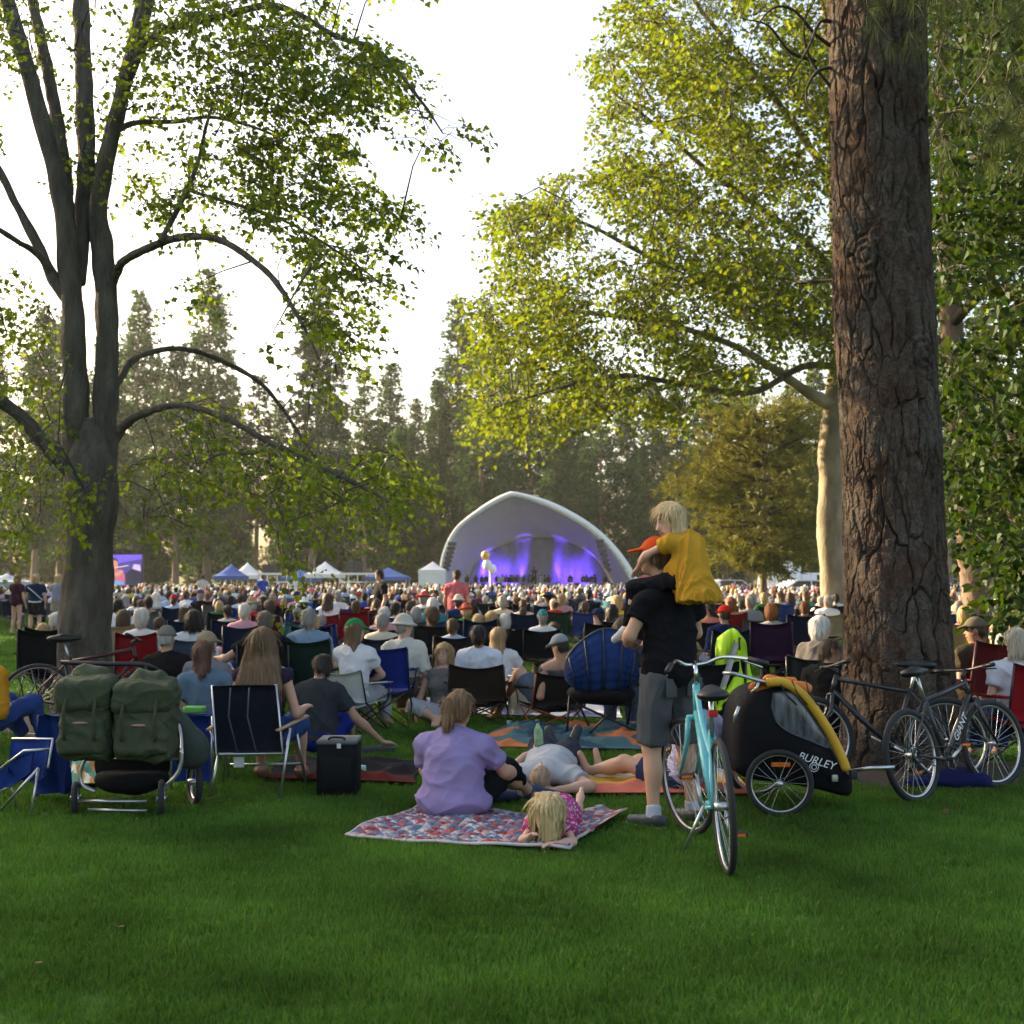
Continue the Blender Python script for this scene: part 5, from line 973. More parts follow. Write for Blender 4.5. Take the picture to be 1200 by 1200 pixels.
def bicycle(label, loc, rz, lean, frame_col, style='mtb', Rw=.335, steer=0.0, tw=.024, logo=None, crank_a=.5, wb=1.05):
    root = empty('bicycle', tuple(loc)); root.rotation_euler = Matrix(ypr(rz, lean).tolist()).to_euler(); tag(root, label, 'bicycle')
    RA = np.array([0, 0, Rw]); FA = np.array([0, wb, Rw]); BBk = np.array([0, .43, .28]); HT = np.array([0, wb - .21, .84]); HB_ = np.array([0, wb - .165, .70]); ST = np.array([0, .27, .74]); sad = np.array([0, .22, .92])
    if style == 'city': ST = np.array([0, .27, .70]); HT = np.array([0, wb - .22, .90]); HB_ = np.array([0, wb - .165, .72]); sad = np.array([0, .215, .90])
    f = MB(); f.cyl(BBk, ST, .017); f.cyl(HT, HB_, .021); f.tube([HB_ + [0, -.01, .02], lerp(HB_, BBk, .5), BBk], [.021, .023, .019], 10)
    if style == 'city': f.tube([HT + [0, -.01, -.04], lerp(HT, BBk, .45) + [0, 0, .07], lerp(ST, BBk, .35)], .016, 10, smooth=5)
    else: f.tube([HT + [0, -.01, -.03], ST + [0, .015, -.03]], [.020, .015], 10)
    for e in (-1, 1):
        f.tube([ST + [e * .012, 0, -.03], RA + [e * .05, .03, .12], RA + [e * .055, 0, 0]], .008, 8); f.tube([BBk + [e * .02, 0, 0], BBk + [e * .045, -.10, .0], RA + [e * .055, 0, 0]], .010, 8)
    f.cyl(BBk + [-.035, 0, 0], BBk + [.035, 0, 0], .022); f.build('frame', FRAME_P, root, color=frame_col)
    S = rotz(steer); piv = HB_
    def st(p): return piv + S @ (np.asarray(p, float) - piv)
    FA2 = st(FA); k = MB(); col = frame_col if style == 'city' else (.02, .02, .022)
    for e in (-1, 1): k.tube([st(HB_ + [e * .05, .012, -.02]), st(HB_ + [e * .052, .035, -.15]), st(FA + [e * .052, 0, 0])], [.016, .015, .010], 8)
    k.tube([st(HB_ + [-.055, .012, -.015]), st(HB_ + [.055, .012, -.015])], .017, 8); k.build('fork', FRAME_P, root, color=col)
    wheel(root, RA, Rw, 0, tw); wheel(root, FA2, Rw, steer, tw)
    hb = HT + [0, -.02, .06]
    if style == 'city':
        hb = HT + [0, -.015, .11]; MB().tube([HT, HT + [0, -.01, .08], hb + [0, .05, .015]], .014, 10).build('stem', CHROME, root)
        L_ = [(-.31, -.22, -.005), (-.25, -.14, .02), (-.15, -.01, .035), (-.07, .045, .005), (0, .055, 0)]
    else:
        MB().tube([HT, HT + [0, -.005, .04], hb + [0, .07, .01]], .016, 10).build('stem', STEEL, root); L_ = [(-.31, .03, .025), (-.18, .055, .02), (-.06, .07, .01), (0, .07, .01)]
    pts = [st(hb + np.array(p)) for p in L_] + [st(hb + np.array(p) * [-1, 1, 1]) for p in L_[-2::-1]]
    bar = MB().tube(pts, .0115, 10, smooth=6).build('handlebar', CHROME if style == 'city' else STEEL, root)
    for a, b in ((pts[0], pts[1]), (pts[-1], pts[-2])): d = unit(b - a); MB().tube([a - d * .004, a + d * .115], .0165, 10).build('grip', PLASTIC, bar); MB().tube([a + d * .15, a + d * .14 + [0, .035, -.02], a + d * .02 + [0, .06, -.03]], .005, 6).build('brake_lever', CHROME if style == 'city' else PLASTIC, bar)
    MB().cyl(ST - [0, 0, .03], sad - [0, .0, .02], .0135).build('seat_post', ALU, root)
    B = SDF(); B.el(sad + [0, -.08, .0], (.085 if style == 'city' else .07, .085, .035), None, .04); B.rc(sad + [0, -.02, .005], sad + [0, .14, .01], .045, .018, .04); B.cut(sad + [0, 0, -.03], (0, 0, -1)); link('saddle', sd_mesh(B, .012, 'saddle'), PLASTIC, root)
    ch = MB().ring(BBk + [.045, 0, 0], (1, 0, 0), .085, .006, 32, 6).build('chainring', STEEL, root); MB().ring(RA + [.045, 0, 0], (1, 0, 0), .045, .012, 24, 6).build('cassette', STEEL, root)
    c = MB()
    for dz in (.085, -.085): c.tube([BBk + [.045, 0, dz], RA + [.045, 0, dz * .55]], .004, 4)
    c.build('chain', STEEL, root)
    for e in (-1, 1):
        a = crank_a + (math.pi if e < 0 else 0); d = np.array([0, math.cos(a), math.sin(a)]) * .17; q = BBk + [e * .065, 0, 0] + d; ck = MB().tube([BBk + [e * .06, 0, 0], q], [.013, .010], 8).build('crank_arm', ALU, root); MB().box(q + [e * .055, 0, 0], [.09, .075, .022], bev=.008).build('pedal', PLASTIC, ck, smooth=False); MB().box(q + [e * .055, -.040, 0], [.06, .008, .014]).build('pedal_reflector', ORANGE_R, ck, smooth=False)
    if style == 'city': MB().tube([BBk + [-.05, -.03, .0], BBk + [-.17, .05, -.27]], .009, 8).build('kickstand', ALU, root); MB().box(sad + [0, -.045, -.10], [.05, .02, .04], bev=.01).build('rear_reflector', mat('red_reflector', (.5, .02, .02), .2, vary=.02), root, smooth=False)
    if logo:
        mid = lerp(HB_, BBk, .5); X = unit(HB_ - BBk); N_ = np.array([1.0, 0, 0]) * logo[1]; Yv = np.cross(N_, X); M = Matrix(np.stack([X, Yv, N_], 1).tolist()).to_4x4(); M.translation = Vector(mid + N_ * .0245); lettering(logo[0], .085, M, root)
    return root
def camp_chair(label, loc, rz, col, lo=False, full=True, w=.54, h=.90, group='folding camp chairs on the lawn', frame=None, seat=.42, proto=False, slump=.05, frame_col=(.02, .02, .022)):
    """folding quad chair: sling back, seat, crossed legs, arm straps; faces +Y"""
    root = empty('camp_chair', tuple(loc), rz); tag(root, label, 'chair', group); n, m = 9, 7; u = np.linspace(-1, 1, n); v = np.linspace(0, 1, m); hw = w / 2
    Gd = np.array([[[a * hw * (1 - .05 * b), -.22 - .10 * b - .05 * (1 - a * a) * (1 - .5 * b), seat + .02 + (h - seat) * b - slump * (1 - a * a) * b ** 2] for b in v] for a in u]); Gd[..., 1] += .006 * np.sin(9 * Gd[..., 0] + 5 * Gd[..., 2])
    MB().sheet(Gd, .012).build('backrest', FAB, root, color=col)
    Gs = np.array([[[a * hw, -.24 + .46 * b, seat - .05 * (1 - a * a) + .03 * b] for b in v] for a in u]); MB().sheet(Gs, .012).build('seat', FAB, root, color=col)
    r = .009
    def L(*p): return MB().tube(p, r, 6)
    for e in (-1, 1):
        for p in (((e * hw, .23, .02), (-e * hw * .0, .23, seat * .52)),): pass
        L((e * hw, .25, .01), (-e * hw, .22, seat)).build('leg', FRAME_P, root, color=frame_col); L((e * hw, -.25, .01), (-e * hw, -.23, seat)).build('leg', FRAME_P, root, color=frame_col)
        if full: L((e * hw, -.25, .02), (e * hw, .24, seat + .02)).build('side_brace', FRAME_P, root, color=frame_col); L((e * hw, .25, .02), (e * hw, -.23, seat + .02)).build('side_brace', FRAME_P, root, color=frame_col)
        L((e * hw * 1.0, -.23, seat), (e * hw * .97, -.335, h)).build('back_post', FRAME_P, root, color=frame_col)
        L((e * hw, .23, seat), (e * hw * 1.08, .25, seat + .20)).build('arm_post', FRAME_P, root, color=frame_col)
        Ga = np.array([[[e * hw * 1.06 + .035 * a, .26 - .52 * b, seat + .20 + .02 * b - .015 * (1 - a * a)] for b in v] for a in np.linspace(-1, 1, 4)]); MB().sheet(Ga, .01).build('armrest', FAB, root, color=col)
    return root
def blanket_sheet(name, label, poly_px, colf, ripple=.012, n=40, mat_=None, z=.03, cat='blanket', thick=.006):
    """cloth spread on the grass over a four-sided outline given in photo pixels; colf(u,v)->colour"""
    c = [G(*p)[:2] for p in poly_px]; u = np.linspace(0, 1, n); U, V = np.meshgrid(u, u, indexing='ij'); c = np.array(c); XY = (c[0] * ((1 - U) * (1 - V))[..., None] + c[1] * (U * (1 - V))[..., None] + c[2] * (U * V)[..., None] + c[3] * ((1 - U) * V)[..., None])
    e = .05 * snoise(np.dstack([U * 3, V * 3, U * 0]), 3, len(label)); XY = XY + np.dstack([e, np.roll(e, 7, 0)]) * .6
    P = np.dstack([XY, np.zeros_like(U)]); rid = (1 - np.abs(snoise(P + .1 * snoise(P, 4, 8)[..., None], 9, len(label) + 3, 5))).clip(0, 1) ** 2.5; ed = np.clip(np.minimum(np.minimum(U, 1 - U), np.minimum(V, 1 - V)) * 9, 0, 1)
    Z = .045 + ripple * ed * (1.3 * rid + .45 * snoise(P, 21, len(label) + 9) + .3); P[..., 2] = np.maximum(Z, .012)
    ctr = XY.reshape(-1, 2).mean(0); root_loc = (ctr[0], ctr[1], 0); P[..., 0] -= ctr[0]; P[..., 1] -= ctr[1]
    b = MB(); b.sheet(P[:, :, :][::1], thick); me = b.mesh(name); k = n * n; cols = np.array([[colf(a, d) for d in u] for a in u]).reshape(-1, 3); cols = np.vstack([cols, cols])[:len(me.vertices)]
    if colf.__name__ == 'quilt_cols': pass
    add_tint(me, cols); o = link(name, me, mat_ or mat('blanket_cloth', src='tint', rough=.95, vary=.1, vscale=8, bump=.3, bscale=120, spec=.1)); o.location = root_loc; tag(o, label, cat); return o
BLANKETS = []
def in_blanket(P):
    ins = np.zeros(len(P), bool)
    for poly in BLANKETS: ins |= in_poly(P, [tuple(G(*p)[:2]) for p in poly])
    return ins
def quilt():
    """patchwork of small triangles: each triangle is a facet with its own cloth, edges slightly puffed"""
    poly = [(408, 986), (672, 1004), (700, 968), (486, 951)]; BLANKETS.append(poly); BLANKETS.append([(640, 975), (672, 1000), (738, 962), (700, 958)])
    c = np.array([G(*p)[:2] for p in poly]); nu, nv = 26, 17; rg = np.random.default_rng(9); pal = [(.33, .06, .06), (.40, .13, .12), (.48, .44, .43), (.38, .36, .40), (.08, .16, .24), (.13, .21, .29), (.16, .17, .26), (.44, .30, .29), (.24, .08, .10)]
    u = np.linspace(0, 1, nu + 1); v = np.linspace(0, 1, nv + 1)
    def at(a, b):
        q = c[0] * (1 - a) * (1 - b) + c[1] * a * (1 - b) + c[2] * a * b + c[3] * (1 - a) * b; w = np.array([[q[0], q[1], 0]]); e = .03 * snoise(w, 7, 3)[0]; f = .03 * snoise(w, 6, 5)[0]
        z = .050 + .020 * snoise(w, 6.5, 4)[0] + .012 * snoise(w, 15, 6)[0]; return np.array([q[0] + e, q[1] + f, max(.014, z)])
    ctr = c.mean(0); V, T, C = [], [], []
    for i in range(nu):
        for j in range(nv):
            p = [at(u[i], v[j]), at(u[i + 1], v[j]), at(u[i + 1], v[j + 1]), at(u[i], v[j + 1])]; d = (i + j) % 2
            for tr in (([0, 1, 2], [0, 2, 3]) if d else ([0, 1, 3], [1, 2, 3])):
                q = [p[k] - [ctr[0], ctr[1], 0] for k in tr]; m = sum(q) / 3 + [0, 0, .010]; col = np.array(pal[rg.integers(len(pal))]) * rg.uniform(.85, 1.1); k = len(V); V += q + [m]; T += [[k, k + 1, k + 3], [k + 1, k + 2, k + 3], [k + 2, k, k + 3]]; C += [col] * 4
    me = mk_mesh('patchwork_quilt', V, [np.array(T)], False); add_tint(me, np.array(C)); o = link('patchwork_quilt', me, mat('quilt_cloth', src='tint', rough=.95, vary=.12, vscale=20, bump=.2, bscale=150, spec=.1)); o.location = (ctr[0], ctr[1], 0); tag(o, 'patchwork quilt of red, white and blue triangles under the woman in lavender', 'quilt')
    # pale backing that shows along the edge
    b = MB(); ring = [at(a, 0) for a in u] + [at(1, a) for a in v[1:]] + [at(a, 1) for a in u[::-1][1:]] + [at(0, a) for a in v[::-1][1:-1]]; ring = np.array(ring) - [ctr[0], ctr[1], .006]; b.tube(ring, .010, 6, closed=True); b.build('binding', mat('quilt_binding', (.5, .44, .44), .9), o)
    c2 = np.array([G(*p)[:2] for p in [(652, 972), (690, 985), (737, 960), (704, 955)]]); ctr2 = c2.mean(0); V, T, C = [], [], []; n1, n2 = 8, 7
    for i in range(n1):
        for j in range(n2):
            def at2(a, b): q = c2[0] * (1 - a) * (1 - b) + c2[1] * a * (1 - b) + c2[2] * a * b + c2[3] * (1 - a) * b; return np.array([q[0] - ctr2[0], q[1] - ctr2[1], .060 + .03 * math.sin(6 * a + 2 * b) * .5])
            p = [at2(i / n1, j / n2), at2((i + 1) / n1, j / n2), at2((i + 1) / n1, (j + 1) / n2), at2(i / n1, (j + 1) / n2)]
            for tr in (([0, 1, 2], [0, 2, 3]) if (i + j) % 2 else ([0, 1, 3], [1, 2, 3])):
                col = np.array(pal[rg.integers(len(pal))]); k = len(V); V += [p[t] for t in tr]; T.append([k, k + 1, k + 2]); C += [col] * 3
    me = mk_mesh('quilt_corner', V, [np.array(T)], False); add_tint(me, np.array(C)); o2 = link('quilt_corner', me, mat('quilt_cloth'), o); o2.location = (ctr2[0] - ctr[0], ctr2[1] - ctr[1], 0)
def blankets():
    quilt()
    def dark(u, v): return (.10, .012, .012) if (v < .10 or (u > .55 and v < .22)) else (.014, .014, .016)
    p = [(312, 918), (490, 924), (492, 899), (330, 896)]; BLANKETS.append(p); blanket_sheet('blanket', 'crumpled black blanket with dark red edge beside the black cooler', p, dark, .035, 46)
    def teal(u, v):
        f = math.sin(9 * u + 3 * math.sin(5 * v)) + .5 * math.sin(17 * u * v + 4 * u)
        return (.50, .16, .06) if f > .55 else ((.06, .13, .15) if f > -.5 else (.03, .06, .09))
    p = [(556, 880), (835, 886), (800, 856), (590, 856)]; BLANKETS.append(p); blanket_sheet('blanket', 'crumpled teal and orange patterned blanket under the blue padded chair', p, teal, .05, 56)
    def towel(u, v):
        if v < .24: return (.62, .17, .11)
        if v < .50: return (.68, .36, .07)
        if v < .72: return (.62, .52, .38)
        return (.035, .045, .10) if math.sin(26 * u + 10 * v) > -.3 else (.60, .50, .30)
    p = [(650, 936), (888, 937), (852, 905), (668, 905)]; BLANKETS.append(p); blanket_sheet('blanket', 'striped coral, yellow and navy blanket behind the man with the girl', p, towel, .030, 46)
    def wb(u, v): return (.55, .55, .58) if math.sin(20 * u + 6 * v) > -.2 else (.08, .10, .20)
    p = [(470, 838), (730, 846), (720, 826), (480, 822)]; BLANKETS.append(p); blanket_sheet('blanket', 'white and navy blanket under the low camp chairs', p, wb, .03, 34)
    def gb(u, v): return (.07, .20, .16) if math.sin(14 * u + 9 * v) > 0 else ((.45, .50, .42) if math.sin(25 * u) > 0 else (.40, .18, .05))
    p = [(80, 925), (150, 925), (150, 893), (84, 893)]; BLANKETS.append(p); blanket_sheet('blanket', 'green and cream patterned blanket behind the stroller', p, gb, .04, 30)
def stroller():
    Y = 8.75; c = G(150, 958); root = empty('stroller', (c[0], Y, 0)); tag(root, 'black and silver stroller loaded with two green packs', 'stroller'); o = np.array(root.location)
    def a(px, py, d=0): return A(px, py, Y + d) - o
    for p in ([(100, 888), (94, 905), (97, 920), (112, 928)], [(213, 880), (212, 895), (207, 908), (192, 924)]):
        MB().tube([a(*q, 0) for q in p], .014, 10, smooth=5).build('frame_tube', ALU, root)
    for e, (x0, x1) in enumerate(((100, 210),)): MB().cyl(a(x0, 890), a(x1, 890), .011).build('cross_bar', STEEL, root)
    MB().cyl(a(88, 939), a(172, 939), .010).build('axle_bar', ALU, root); MB().cyl(a(103, 949, -.05), a(172, 950, -.05), .010).build('axle_bar', ALU, root); MB().cyl(a(90, 938, 0), a(140, 938, .35), .010).build('axle_bar', STEEL, root)
    b = SDF(); q0 = a(155, 912, .15); b.el(q0, (.26, .22, .10), None, .03, clip=[(q0 + [0, 0, .05], np.array([0, 0, 1.0]))]); link('basket', sd_mesh(b, .02, 'basket', wr=.008, wf=15), mat('black_mesh', (.009, .009, .010), .9, vary=.3, vscale=30, spec=.1), root)
    b = SDF(); q0 = a(155, 895, .30); b.el(q0, (.27, .10, .22), None, .05); link('seat', sd_mesh(b, .02, 'seat', wr=.006, wf=12), mat('black_mesh'), root)
    for px, py, rw, d in ((88, 941, .115, 0), (189, 941, .125, -.06)):
        q = a(px, py, d); q[2] = rw; w = MB().ring(q, (1, .25, 0), rw - .022, .022, 28, 10).build('wheel', RUBBER, root); MB().ring(q, (1, .25, 0), rw - .05, .010, 24, 8).build('rim', ALU, w); MB().cyl(q - [.03, 0, 0], q + [.03, 0, 0], .018).build('hub', ALU, w); MB().cyl(q + [.012, 0, -rw + .045], q + [.012, 0, rw - .045], .012).build('spoke', ALU, w); MB().cyl(q + [.012, -rw + .045, 0], q + [.012, rw - .045, 0], .012).build('spoke', ALU, w)
    q = a(228, 905, .35); rw = .17; q[2] = rw; w = MB().ring(q, (1, .5, 0), rw - .024, .024, 36, 10).build('wheel', RUBBER, root); MB().ring(q, (1, .5, 0), rw - .055, .010, 30, 8).build('rim', ALU, w); MB().cyl(q - [.04, .02, 0], q + [.04, .02, 0], .022).build('hub', ALU, w)
    # silver handle hoop and folded hood on the right
    MB().tube([a(184, 792, .5), a(196, 800, .4), (a(203, 812, .3)), a(205, 830, .2), a(212, 860, .1), a(213, 882, .0)], .012, 10, smooth=5).build('handle_hoop', ALU, root)
    MB().tube([a(72, 776, .1), a(120, 778, .05), a(168, 779, .1), a(186, 786, .2)], .016, 10, smooth=4).build('handle_bar', PLASTIC, root)
    for q in ((76, 776), (170, 780)): MB().tube([a(*q, .1), a(q[0] + (20 if q[0] < 100 else 30), 880, .15)], .012, 8).build('upright', STEEL, root)
    b = SDF(); b.rc(a(175, 800, .2), a(232, 880, .2), .06, .07, .05); b.el(a(222, 880, .2), (.12, .12, .13), None, .05); link('folded_hood', sd_mesh(b, .02, 'folded_hood', wr=.012, wf=13), mat('hood_cloth', (.03, .04, .03), .9, vary=.3), root)
    # two green packs: things of their own that hang on the stroller
    OL = mat('olive_canvas', (.040, .052, .022), .85, vary=.18, vscale=5, bump=.4, bscale=90)
    for i, (x, y, w_, h_, lab) in enumerate(((104, 839, 62, 94, 'olive green canvas pack hanging on the stroller, beside the blue camp stool'), (172, 842, 68, 90, 'olive green canvas pack on the stroller, wider one beside the folded hood'))):
        q = A(x, y, Y - .16); pk = empty('pack', (q[0], q[1], 0)); tag(pk, lab, 'bag', 'green packs on the stroller'); m = MPP(Y); W_, H_ = w_ * m / 2, h_ * m / 2; c0 = np.array([0, 0, q[2]])
        b = SDF(); b.bx(c0 + [0, 0, -.02], (W_ * .97, .13, H_ * .97), .07, roty(.05 * (1 - 2 * i)), .04); b.rc(c0 + [-W_ * .3, .05, H_ * .9], c0 + [W_ * .3, .05, H_ * .95], .08, .07, .06); link('main_bag', sd_mesh(b, .011, 'main_bag', wr=.014, wf=15, fold=True, seed=i), OL, pk)
        b = SDF(); b.bx(c0 + [0, -.045, H_ * .60], (W_ * 1.0, .115, H_ * .38), .05, roty(.05 * (1 - 2 * i)) @ rotx(-.15), .03); link('flap', sd_mesh(b, .011, 'flap', wr=.014, wf=17, fold=True, seed=i + 4), OL, pk)
        b = SDF(); b.bx(c0 + [0, -.10, -H_ * .42], (W_ * .84, .075, H_ * .46), .05, None, .03); link('front_pocket', sd_mesh(b, .011, 'front_pocket', wr=.013, wf=15, fold=True, seed=i + 8), OL, pk)
        MB().ball(c0 + [0, -.175, -H_ * .10], (.055, .012, .010), 12, 7).build('badge', mat('badge_tan', (.30, .17, .12), .6), pk)
        for sx in (-1, 1): MB().tube([c0 + [sx * W_ * .5, -.10, H_ * .8], c0 + [sx * W_ * .55, -.20, H_ * .2], c0 + [sx * W_ * .55, -.19, -H_ * .5]], .012, 6, smooth=4, flat=.4).build('strap', mat('olive_strap', (.035, .042, .02), .9), pk)
def camp_stool():
    """blue folded camp furniture at the left edge"""
    Y = 8.9; c = A(30, 950, Y); root = empty('camp_stool', (c[0], Y, 0)); tag(root, 'tipped blue camp chair with bare silver legs beside the stroller', 'chair'); o = np.array(root.location)
    def a(px, py, d=0): return A(px, py, Y + d) - o
    BL = (.012, .035, .17)
    def quad(nm, ps, col, sag=.03):
        p = [a(*q) for q in ps]; u = np.linspace(0, 1, 9); Gd = np.array([[p[0] * (1 - x) * (1 - y) + p[1] * x * (1 - y) + p[2] * x * y + p[3] * (1 - x) * y + np.array([0, sag * 4 * x * (1 - x) * y, -sag * 4 * x * (1 - x) * y]) for y in u] for x in u]); MB().sheet(Gd, .012).build(nm, FAB, root, color=col)
    quad('seat', [(14, 868, .1), (60, 866, .05), (52, 912, -.1), (8, 905, -.1)], BL, .05); quad('backrest', [(-20, 905, 0), (40, 880, -.12), (36, 905, -.15), (-20, 930, 0)], BL, .03)
    for p in ([(14, 866, .1), (62, 866, .05), (56, 900, -.1)], [(-5, 905, -.1), (28, 880, -.12), (58, 878, -.12)], [(0, 950, -.1), (45, 900, -.15)], [(45, 900, -.1), (35, 962, -.15)], [(8, 905, 0), (24, 960, .1)], [(-5, 930, -.05), (50, 903, .0)], [(0, 912, 0), (-15, 960, 0)]): MB().tube([a(*q) for q in p], .010, 8).build('leg', ALU, root)
    Y2 = 9.3; c = A(62, 958, Y2); r2 = empty('folded_chair', (c[0], Y2, 0)); tag(r2, 'blue folded camp chair standing upright behind the tipped one', 'chair'); m = MPP(Y2); g = np.array([[[u_ * 19 * m, .03 * math.sin(4 * u_ + 3 * v_), .06 + v_ * 90 * m] for v_ in np.linspace(0, 1, 9)] for u_ in np.linspace(-1, 1, 9)]); MB().sheet(g, .06).build('fabric', FAB, r2, color=(.010, .028, .13))
    for sx in (-1, 1): MB().cyl([sx * 19 * m, 0, .0], [sx * 17 * m, 0, 96 * m], .011).build('leg', ALU, r2)
    # blue side table right of the stroller, green tray on it
    Y3 = 9.9; c = A(232, 915, Y3); r3 = empty('camp_table', (c[0], Y3, 0)); tag(r3, 'blue fabric camp table with cup holders beside the dark lawn chair', 'table'); m = MPP(Y3); ht = A(232, 836, Y3)[2]
    g = np.array([[[u_ * 22 * m, -.18 + .36 * v_, ht - .02 * (1 - u_ * u_)] for v_ in np.linspace(0, 1, 7)] for u_ in np.linspace(-1, 1, 9)]); MB().sheet(g, .015).build('top', FAB, r3, color=(.012, .035, .17))
    g = np.array([[[u_ * 22 * m, -.19 - .01 * math.sin(5 * v_), .08 + (ht - .08) * v_] for v_ in np.linspace(0, 1, 7)] for u_ in np.linspace(-1, 1, 9)]); MB().sheet(g, .010).build('front_panel', FAB, r3, color=(.012, .035, .17))
    for sx in (-1, 1):
        for y in (-.2, .2): MB().cyl([sx * 23 * m, y, 0], [sx * 23 * m, y, ht], .010).build('leg', ALU, r3)
    t = MB().box([0, 0, 0], [.16, .12, .05], bev=.015).build('food_tub', mat('green_plastic', (.12, .40, .06), .4), None, smooth=False); t.location = (c[0] - .03, Y3, ht + .03); tag(t, 'small green plastic tub on the blue camp table', 'tub')
def lawn_chair():
    Y = 9.35; c = G(292, 935); root = empty('lawn_chair', (c[0], Y, 0)); tag(root, 'aluminium lawn chair with dark back panel and wooden armrests', 'chair'); o = np.array(root.location)
    def a(px, py, d=0): return A(px, py, Y + d) - o
    u = np.linspace(0, 1, 9); p = [a(249, 804, -.05), a(322, 803, -.05), a(330, 880, .0), a(256, 882, .0)]; Gd = np.array([[p[0] * (1 - x) * (1 - y) + p[1] * x * (1 - y) + p[2] * x * y + p[3] * (1 - x) * y + np.array([0, .05 * 4 * x * (1 - x), 0]) for y in u] for x in u]); MB().sheet(Gd, .016).build('backrest', FAB, root, color=(.012, .014, .022))
    s_ = [a(254, 884, .02), a(332, 883, .02), a(336, 868, .50), a(268, 868, .50)]; Gd = np.array([[s_[0] * (1 - x) * (1 - y) + s_[1] * x * (1 - y) + s_[2] * x * y + s_[3] * (1 - x) * y for y in u] for x in u]); MB().sheet(Gd, .016).build('seat', FAB, root, color=(.012, .014, .022))
    for x0, x1 in ((268, 272), (290, 294)): MB().tube([a(x0 + 2, 806, -.075), a(x0, 840, -.06), a(x1 + 6, 880, -.04)], .016, 6, flat=.3).build('strap', mat('grey_webbing', (.07, .08, .09), .8), root)
    for p in ([(249, 803, -.03), (253, 884, .0), (332, 883, .0), (323, 802, -.03)],): MB().tube([a(*q) for q in p], .011, 8).build('back_frame', ALU, root)
    for p in ([(256, 884, .02), (246, 936, -.02)], [(340, 853, .02), (328, 937, -.05)], [(346, 850, .42), (359, 920, .52)], [(262, 858, .42), (268, 912, .5)], [(246, 853, .0), (256, 884, .0)]): MB().tube([a(*q) for q in p], .011, 8).build('leg', ALU, root)
    MB().cyl(a(256, 884, .03), a(334, 883, .03), .011).build('cross_bar', ALU, root); MB().cyl(a(270, 896, .5), a(356, 895, .5), .010).build('cross_bar', ALU, root)
    MB().tube([a(325, 856, -.08), a(340, 849, .08), a(360, 839, .40)], .020, 8, smooth=4, flat=.5).build('armrest', WOOD, root); MB().tube([a(244, 855, -.08), a(250, 851, .1), a(262, 845, .40)], .020, 8, smooth=4, flat=.5).build('armrest', WOOD, root)
    MB().box(a(280, 893, .04), [.075, .01, .075]).build('care_label', mat('white_label', (.6, .6, .58), .8), root, smooth=False)
def cooler():
    Y = 9.4; c = G(398, 931); root = empty('cooler_bag', (c[0], Y, 0)); tag(root, 'upright black soft cooler with grey zipped lid', 'cooler'); m = MPP(Y); w, h = 47 * m, 66 * m
    MB().box([0, .16, h * .5], [w, .32, h], bev=.03).build('body', mat('cooler_black', (.009, .009, .010), .75, vary=.25, vscale=12, bump=.4, bscale=60, spec=.15), root); MB().box([0, .16, h - .008], [w * 1.02, .335, .035], bev=.015).build('lid', mat('cooler_grey', (.10, .10, .105), .6), root)
    MB().tube([[-.06, .02, h + .01], [-.04, -.0, h + .03], [.04, -.0, h + .03], [.06, .02, h + .01]], .008, 6, smooth=4).build('handle', PLASTIC, root); MB().box([.02, -.012, h - .03], [.03, .006, .035]).build('zip_tag', mat('white_label'), root, smooth=False); MB().box([0, -.006, h * .45], [w * .8, .02, h * .55], bev=.01).build('front_pocket', mat('cooler_black'), root)
